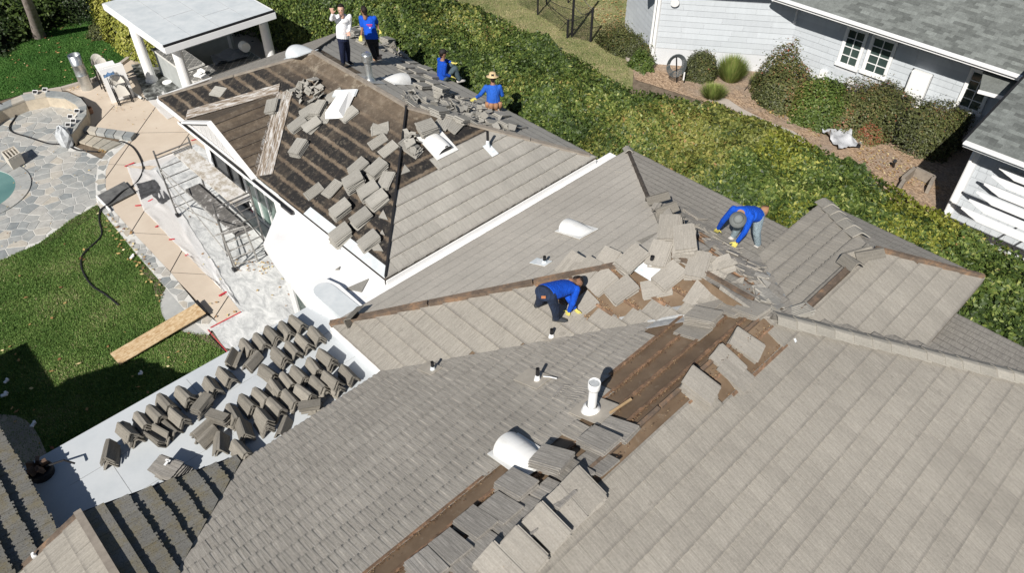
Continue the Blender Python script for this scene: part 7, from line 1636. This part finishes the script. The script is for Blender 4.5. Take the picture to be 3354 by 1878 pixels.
def person(label, J, up=None, face=None, shirt='blue', trousers='denim', shoes='shoe', skin='skin2', hair='hair', hat=None, gloves=True, short=False, fat=1.10, extra=None, handdir=None, hidefoot=False, facing=None):
    base = J['aL'].lerp(J['aR'], .5); root = empty('person', base, label, 'person', 'people working on the roofs' if 'blue' in shirt else None)
    pel = J['hL'].lerp(J['hR'], .5); lat = (J['hR']-J['hL']).normalized(); ch = J['sL'].lerp(J['sR'], .5); spine = (ch-pel).normalized(); slat = (J['sR']-J['sL']).normalized()
    dep = spine.cross(lat).normalized(); sdep = spine.cross(slat).normalized()
    hu = up or (J['head']-ch).normalized(); fc = face or -sdep
    hm, hp = head(root, J['head'], hu, fc, None, skin, hair, hat)
    b = MB(); b.v = list(hm.v); b.f = list(hm.f); b.m = list(hm.m)
    capsule(b, [ch-spine*.02, J['head']-hu*.10], [.065, .052], 12)
    loft(b, [(pel-spine*.08, lat*.12, dep*.09), (pel, lat*.15, dep*.10), (pel.lerp(ch, .5), lat*.125, dep*.085), (ch-spine*.10, slat*.155, sdep*.10), (ch, slat*.14, sdep*.08), (ch+spine*.06, slat*.07, sdep*.06)])
    for k in 'LR':
        capsule(b, [J['s'+k], J['e'+k]], [.046, .038]); capsule(b, [J['e'+k], J['w'+k]], [.038, .026]); capsule(b, [J['h'+k], J['k'+k]], [.075, .052]); capsule(b, [J['k'+k], J['a'+k]], [.052, .036])
    def hnd(m, k, s=1.0):
        d = (J['w'+k]-J['e'+k]).normalized(); d = handdir[k] if handdir and k in handdir else d
        sd = slat if k == 'L' else -slat
        hand(m, J['w'+k], d, sd, curl=.5 if gloves else .15, spread=.25 if gloves else .6, s=s)
    if not gloves:
        for k in 'LR': hnd(b, k, 1.12)
    o = b.build('body', M[skin], root); remesh(o, .012, 3)
    for nm, mb, mt in hp: q = mb.build(nm, mt, root, smooth=True)
    # shirt
    m = MB(); f = fat
    loft(m, [(pel-spine*.04, lat*.165*f, dep*.125*f), (pel+spine*.06, lat*.165*f, dep*.13*f), (pel.lerp(ch, .5), lat*.155*f, dep*.125*f), (ch-spine*.12, slat*.18, sdep*.125), (ch-spine*.02, slat*.185, sdep*.11), (ch+spine*.055, slat*.10, sdep*.08)])
    for k in 'LR':
        e_ = J['e'+k]
        if short: capsule(m, [J['s'+k], J['s'+k].lerp(e_, .75)], [.066, .062])
        else: capsule(m, [J['s'+k], e_], [.066, .055]); capsule(m, [e_, J['w'+k].lerp(e_, .12)], [.055, .042])
    o = m.build('shirt', M[shirt], root); remesh(o, .014, 4)
    m = MB(); loft(m, [(pel-spine*.11, lat*.14*f, dep*.11*f), (pel-spine*.02, lat*.165*f, dep*.12*f), (pel+spine*.05, lat*.15*f, dep*.11*f)])
    for k in 'LR': capsule(m, [J['h'+k], J['k'+k]], [.102, .078]); capsule(m, [J['k'+k], J['a'+k].lerp(J['k'+k], .08)], [.078, .066])
    o = m.build('trousers', M[trousers], root); remesh(o, .014, 4)
    if gloves:
        for k in 'LR': m = MB(); hnd(m, k, 1.2); o = m.build('glove', M['glove'], root); remesh(o, .007, 2)
    if not hidefoot:
        for k in 'LR':
            m = MB(); a = J['a'+k]; t_ = J['t'+k]; d = (t_-a); d.z *= .5; d.normalize(); sd = d.cross(Vector((0, 0, 1))).normalized(); u_ = sd.cross(d)
            loft(m, [(a-d*.07-u_*.02, sd*.035, u_*.04), (a-d*.03-u_*.02, sd*.045, u_*.055), (a+d*.06-u_*.03, sd*.05, u_*.045), (a+d*.14-u_*.045, sd*.05, u_*.032), (a+d*.20-u_*.05, sd*.03, u_*.02)], 12); o = m.build('shoe', M[shoes], root, smooth=True)
    if extra: extra(root, J, pel, lat, dep, spine, ch, slat, sdep)
    return root
def rise(pl, x, y, up=.08, lift=.045): return on(pl, x, y, lift)+Vector((0, 0, up))
V3 = Vector
toCam = -Vector(_H)
# 1 - man in white shirt waving
J = {}; J['aR'] = rise(UNE, 1126, 214, .09); J['aL'] = rise(UNE, 1141, 208, .09)
J['kR'] = reach(J['aR'], 1121, 166, .42); J['kL'] = reach(J['aL'], 1138, 161, .42); J['hR'] = reach(J['kR'], 1113, 122, .44); J['hL'] = reach(J['kL'], 1133, 121, .44)
pel = J['hR'].lerp(J['hL'], .5); lt = (J['hL']-J['hR']).normalized(); pel.z += 0
J['hR'] = pel-lt*.09; J['hL'] = pel+lt*.09
ch = reach(pel, 1119, 53, .50); J['sR'] = ch-Vector(_R)*.19; J['sL'] = ch+Vector(_R)*.19
J['head'] = reach(ch, 1117, 30, .25); J['eR'] = reach(J['sR'], 1086, 62, .28, True); J['wR'] = reach(J['eR'], 1090, 44, .22, True); J['eL'] = reach(J['sL'], 1145, 82, .27, False); J['wL'] = reach(J['eL'], 1143, 104, .24, True)
J['tR'] = J['aR']+toCam*.2-Vector(_R)*.03; J['tL'] = J['aL']+toCam*.12+Vector(_R)*.14
person('smiling man in white shirt and navy trousers waving from the back wing ridge', J, shirt='whites', trousers='navy', shoes='black', skin='skin', gloves=False, fat=1.18, face=toCam, up=Vector((0, 0, 1)), handdir={'R': (Vector((0, 0, 1))+toCam*.2-Vector(_R)*.05)})
# 2 - worker in blue tee seen from behind
J = {}; J['aR'] = rise(UNE, 1231, 200, .09); J['aL'] = rise(UNE, 1236, 193, .09)
J['kR'] = reach(J['aR'], 1222, 166, .42); J['kL'] = reach(J['aL'], 1232, 163, .42); J['hR'] = reach(J['kR'], 1211, 124, .43); J['hL'] = reach(J['kL'], 1224, 123, .43)
pel = J['hR'].lerp(J['hL'], .5); J['hR'] = pel-Vector(_R)*.085; J['hL'] = pel+Vector(_R)*.085; ch = reach(pel, 1204, 58, .49); lt = (Vector(_R)*.9-Vector((0, 0, .15))).normalized()
J['sR'] = ch-Vector(_R)*.18+Vector(_H)*.02; J['sL'] = ch+Vector(_R)*.18
J['head'] = reach(ch, 1192, 35, .25); J['eR'] = reach(J['sR'], 1187, 91, .27, False); J['wR'] = reach(J['eR'], 1183, 116, .25, True); J['eL'] = reach(J['sL'], 1235, 76, .27, False); J['wL'] = reach(J['eL'], 1241, 97, .25, True)
J['tR'] = J['aR']-toCam*.1+Vector(_R)*.1; J['tL'] = J['aL']-toCam*.2+Vector(_R)*.12
def logo(root, J, pel, lat, dep, spine, ch, slat, sdep):
    back = toCam; c = pel.lerp(ch, .72)+back*.150+Vector(_R)*.04
    for k, (u, v, w_, h_, mt) in enumerate(((0, .03, .15, .022, 'red'), (.01, -.005, .11, .014, 'red'), (.0, -.05, .04, .022, 'whites'))):
        m = MB(); m.box(c+Vector(_R)*u+spine*v, (w_, .004, h_), rot=Matrix((Vector(_R), -back, Vector((0, 0, 1)))).transposed()); m.build('shirt_print', M[mt], root)
person('worker in blue tee shirt and black trousers seen from behind beside the hedge', J, trousers='blackj', shoes='boot', short=True, face=(-toCam-Vector(_R)*.6), up=Vector((0, 0, 1)), extra=logo)
# 3 - seated worker in black cap
J = {}; pel = on(UNE, 1449, 250, .13); fw = (Vector(_R)*.75+Vector(_H)*.45).normalized(); lt = Vector((fw.y, -fw.x, 0))
J['hR'] = pel+lt*.09; J['hL'] = pel-lt*.09; ch = reach(pel, 1450, 208, .42, True); ch = pel+Vector((0, 0, .42))+fw*.02
J['sR'] = ch+lt*.18; J['sL'] = ch-lt*.18; J['head'] = ch+Vector((0, 0, .23))+fw*.04
J['kR'] = pel+lt*.10+fw*.36+Vector((0, 0, .20)); J['kL'] = pel-lt*.10+fw*.36+Vector((0, 0, .22)); J['aR'] = pel+lt*.10+fw*.46+Vector((0, 0, -.20)); J['aL'] = pel-lt*.10+fw*.44+Vector((0, 0, -.20)); J['tR'] = J['aR']+fw*.2; J['tL'] = J['aL']+fw*.2
J['eR'] = J['sR']-Vector((0, 0, .26))-fw*.05; J['wR'] = J['eR']-Vector((0, 0, .12))+fw*.2; J['eL'] = J['sL']+fw*.24-Vector((0, 0, .1)); J['wL'] = J['kL']+Vector((0, 0, .08))-fw*.02
person('seated worker in blue top and black cap at the hedge side eave', J, shirt='blue3', trousers='grey_t', shoes='shoew', hat=('cap', 'capm'), face=fw, up=Vector((0, 0, 1)))
# 4 - kneeling worker in straw hat
J = {}; kn = on(UNE, 1617, 352, .06); lt = Vector(_R); fw = Vector(_H)
pel = kn+Vector((0, 0, .26)); pel = reach(kn, 1616, 338, .22, True); J['hR'] = pel+lt*.10; J['hL'] = pel-lt*.10; ch = reach(pel, 1614, 284, .43, True)
J['sR'] = ch+lt*.18; J['sL'] = ch-lt*.17; J['head'] = ch+Vector((0, 0, .22))+fw*.05
J['kR'] = pel+lt*.15+fw*.30-Vector((0, 0, .22)); J['kL'] = pel-lt*.13+fw*.30-Vector((0, 0, .22)); J['aR'] = pel+lt*.10-fw*.14-Vector((0, 0, .14)); J['aL'] = pel-lt*.10-fw*.12-Vector((0, 0, .14)); J['tR'] = J['aR']-fw*.2; J['tL'] = J['aL']-fw*.2
J['eL'] = reach(J['sL'], 1573, 311, .28, False); J['wL'] = reach(J['eL'], 1557, 321, .22, True); J['eR'] = reach(J['sR'], 1645, 311, .27, False); J['wR'] = J['eR']+fw*.18-Vector((0, 0, .1))
def pouch(root, J, pel, lat, dep, spine, ch, slat, sdep):
    for k, (u, b_) in enumerate(((-.15, .06), (-.05, .13), (.07, .13), (.17, .06))):
        m = MB(); c = pel+Vector(_R)*u-Vector(_H)*(b_)-Vector((0, 0, .02)); loft(m, [(c+Vector((0, 0, .09)), Vector(_R)*.06, Vector(_H)*.045), (c, Vector(_R)*.065, Vector(_H)*.05), (c-Vector((0, 0, .08)), Vector(_R)*.05, Vector(_H)*.04)], 10); m.build('tool_pouch', M['leather'], root, smooth=True)
person('kneeling worker in straw hat and blue shirt with leather tool pouches', J, shirt='blue2', trousers='tanp', shoes='boot', hat=('brim', 'straw'), face=fw, up=(Vector((0, 0, 1))+fw*.15), extra=pouch)
# 5 - worker bending over the tan slope
J = {}; J['aR'] = rise(M2, 1822, 1056, .10); J['aL'] = rise(M2, 1762, 1014, .14)
J['kR'] = reach(J['aR'], 1819, 1015, .40); J['kL'] = reach(J['aL'], 1770, 984, .40); J['hR'] = reach(J['kR'], 1805, 968, .42); J['hL'] = reach(J['kL'], 1776, 950, .42)
pel = J['hR'].lerp(J['hL'], .5); lt = (J['hR']-J['hL']); lt = (Vector(_R)*.75-Vector(_H)*.65).normalized(); J['hR'] = pel+lt*.09; J['hL'] = pel-lt*.09
ch = reach(pel, 1862, 932, .52, False); J['sR'] = ch+lt*.17; J['sL'] = ch-lt*.15-Vector((0, 0, .06))
J['head'] = reach(ch, 1888, 932, .24, False); J['head'] = ch+(ch-pel).normalized()*.22+Vector((0, 0, -.02))
J['eR'] = reach(J['sR'], 1850, 990, .28, True); J['wR'] = reach(J['eR'], 1864, 1020, .25, False); J['eL'] = reach(J['sL'], 1874, 985, .28, False); J['wL'] = reach(J['eL'], 1880, 1015, .25, False)
for k in 'LR':      # keep the working hands on the tiles
    t_ = on(M2, *{'R': (1863, 1021), 'L': (1884, 1012)}[k], .12); v_ = t_-J['s'+k]; t_ = J['s'+k]+v_.normalized()*min(v_.length, .70); J['w'+k] = t_; J['e'+k] = J['s'+k].lerp(t_, .52)+toCam*.05
J['tR'] = J['aR']+Vector(_R)*.2-Vector((0, 0, .02)); J['tL'] = J['aL']+Vector(_H)*.1+Vector(_R)*.12
def patch(root, J, pel, lat, dep, spine, ch, slat, sdep):
    m = MB(); c = pel-spine*.05+toCam*.115-Vector(_R)*.02+Vector((0, 0, .02)); m.box(c, (.07, .012, .05), rot=Matrix((Vector(_R), -toCam, Vector((0, 0, 1)))).transposed()); m.build('waist_patch', M['wash'], root)
    m = MB(); loft(m, [(pel+spine*.0, lat*.150, dep*.118), (pel+spine*.055, lat*.150, dep*.122)]); m.build('undershirt', M['whites'], root)
person('worker bending down in blue long sleeve shirt and dark jeans on the tan slope', J, shoes='shoe', up=((ch-pel).normalized()*.9-Vector((0, 0, .3))), face=(-Vector((0, 0, 1))+Vector(_R)*.4-Vector(_H)*.3), extra=patch)
# 6 - worker in grey bucket hat
J = {}; J['aL'] = rise(M3, 2480, 812, .08); J['aR'] = rise(M3, 2400, 784, .08)
J['kL'] = reach(J['aL'], 2472, 767, .42); J['kR'] = reach(J['aR'], 2404, 757, .42, False); J['hL'] = reach(J['kL'], 2480, 716, .43); 
lt = (Vector(_R)*.55+Vector(_H)*.0).normalized(); pel = reach(J['aL'].lerp(J['aR'], .5), 2474, 702, .80, True); fw = (-Vector(_R)*.75-Vector(_H)*.5).normalized(); lt = Vector((fw.y, -fw.x, 0))
J['hR'] = pel+lt*.09; J['hL'] = pel-lt*.09
J['kL'] = J['hL'].lerp(J['aL'], .5)+fw*.05; J['kR'] = J['hR'].lerp(J['aR'], .5)+fw*.10
ch = reach(pel, 2430, 697, .48, True); ch = pel+((ch-pel).normalized()+Vector((0, 0, .0))).normalized()*.46
sl2 = (Vector(_R)*.80-Vector(_H)*.30-Vector((0, 0, .25))).normalized(); J['sL'] = ch+sl2*.17; J['sR'] = ch-sl2*.17
J['head'] = reach(ch, 2416, 722, .20, True)
J['eR'] = reach(J['sR'], 2375, 715, .27, True); J['wR'] = reach(J['eR'], 2353, 752, .26, False); J['eL'] = reach(J['sL'], 2437, 762, .27, True); J['wL'] = reach(J['eL'], 2416, 792, .26, False)
for k in 'LR':
    t_ = on(M3, *{'R': (2350, 752), 'L': (2413, 794)}[k], .22); v_ = t_-J['s'+k]; t_ = J['s'+k]+v_.normalized()*min(v_.length, .78); J['w'+k] = t_; J['e'+k] = J['s'+k].lerp(t_, .50)+toCam*.04-Vector(_R)*(.05 if k == 'R' else -.02)
J['tL'] = J['aL']+fw*.2; J['tR'] = J['aR']+fw*.2
def pouch2(root, J, pel, lat, dep, spine, ch, slat, sdep):
    m = MB(); c = pel-fw*.16+Vector(_R)*.05; loft(m, [(c+Vector((0, 0, .10)), Vector(_R)*.07, Vector(_H)*.06), (c, Vector(_R)*.08, Vector(_H)*.06), (c-Vector((0, 0, .10)), Vector(_R)*.06, Vector(_H)*.05)], 10); m.build('tool_pouch', M['leather'], root, smooth=True)
person('worker in grey bucket hat, blue shirt and pale jeans leaning over the brown slope', J, trousers='ljean', shoes='shoew', hat=('brim', 'felthat'), up=(Vector((0, 0, .75))+toCam*.5+fw*.2), face=(fw-Vector((0, 0, .6))), extra=pouch2)
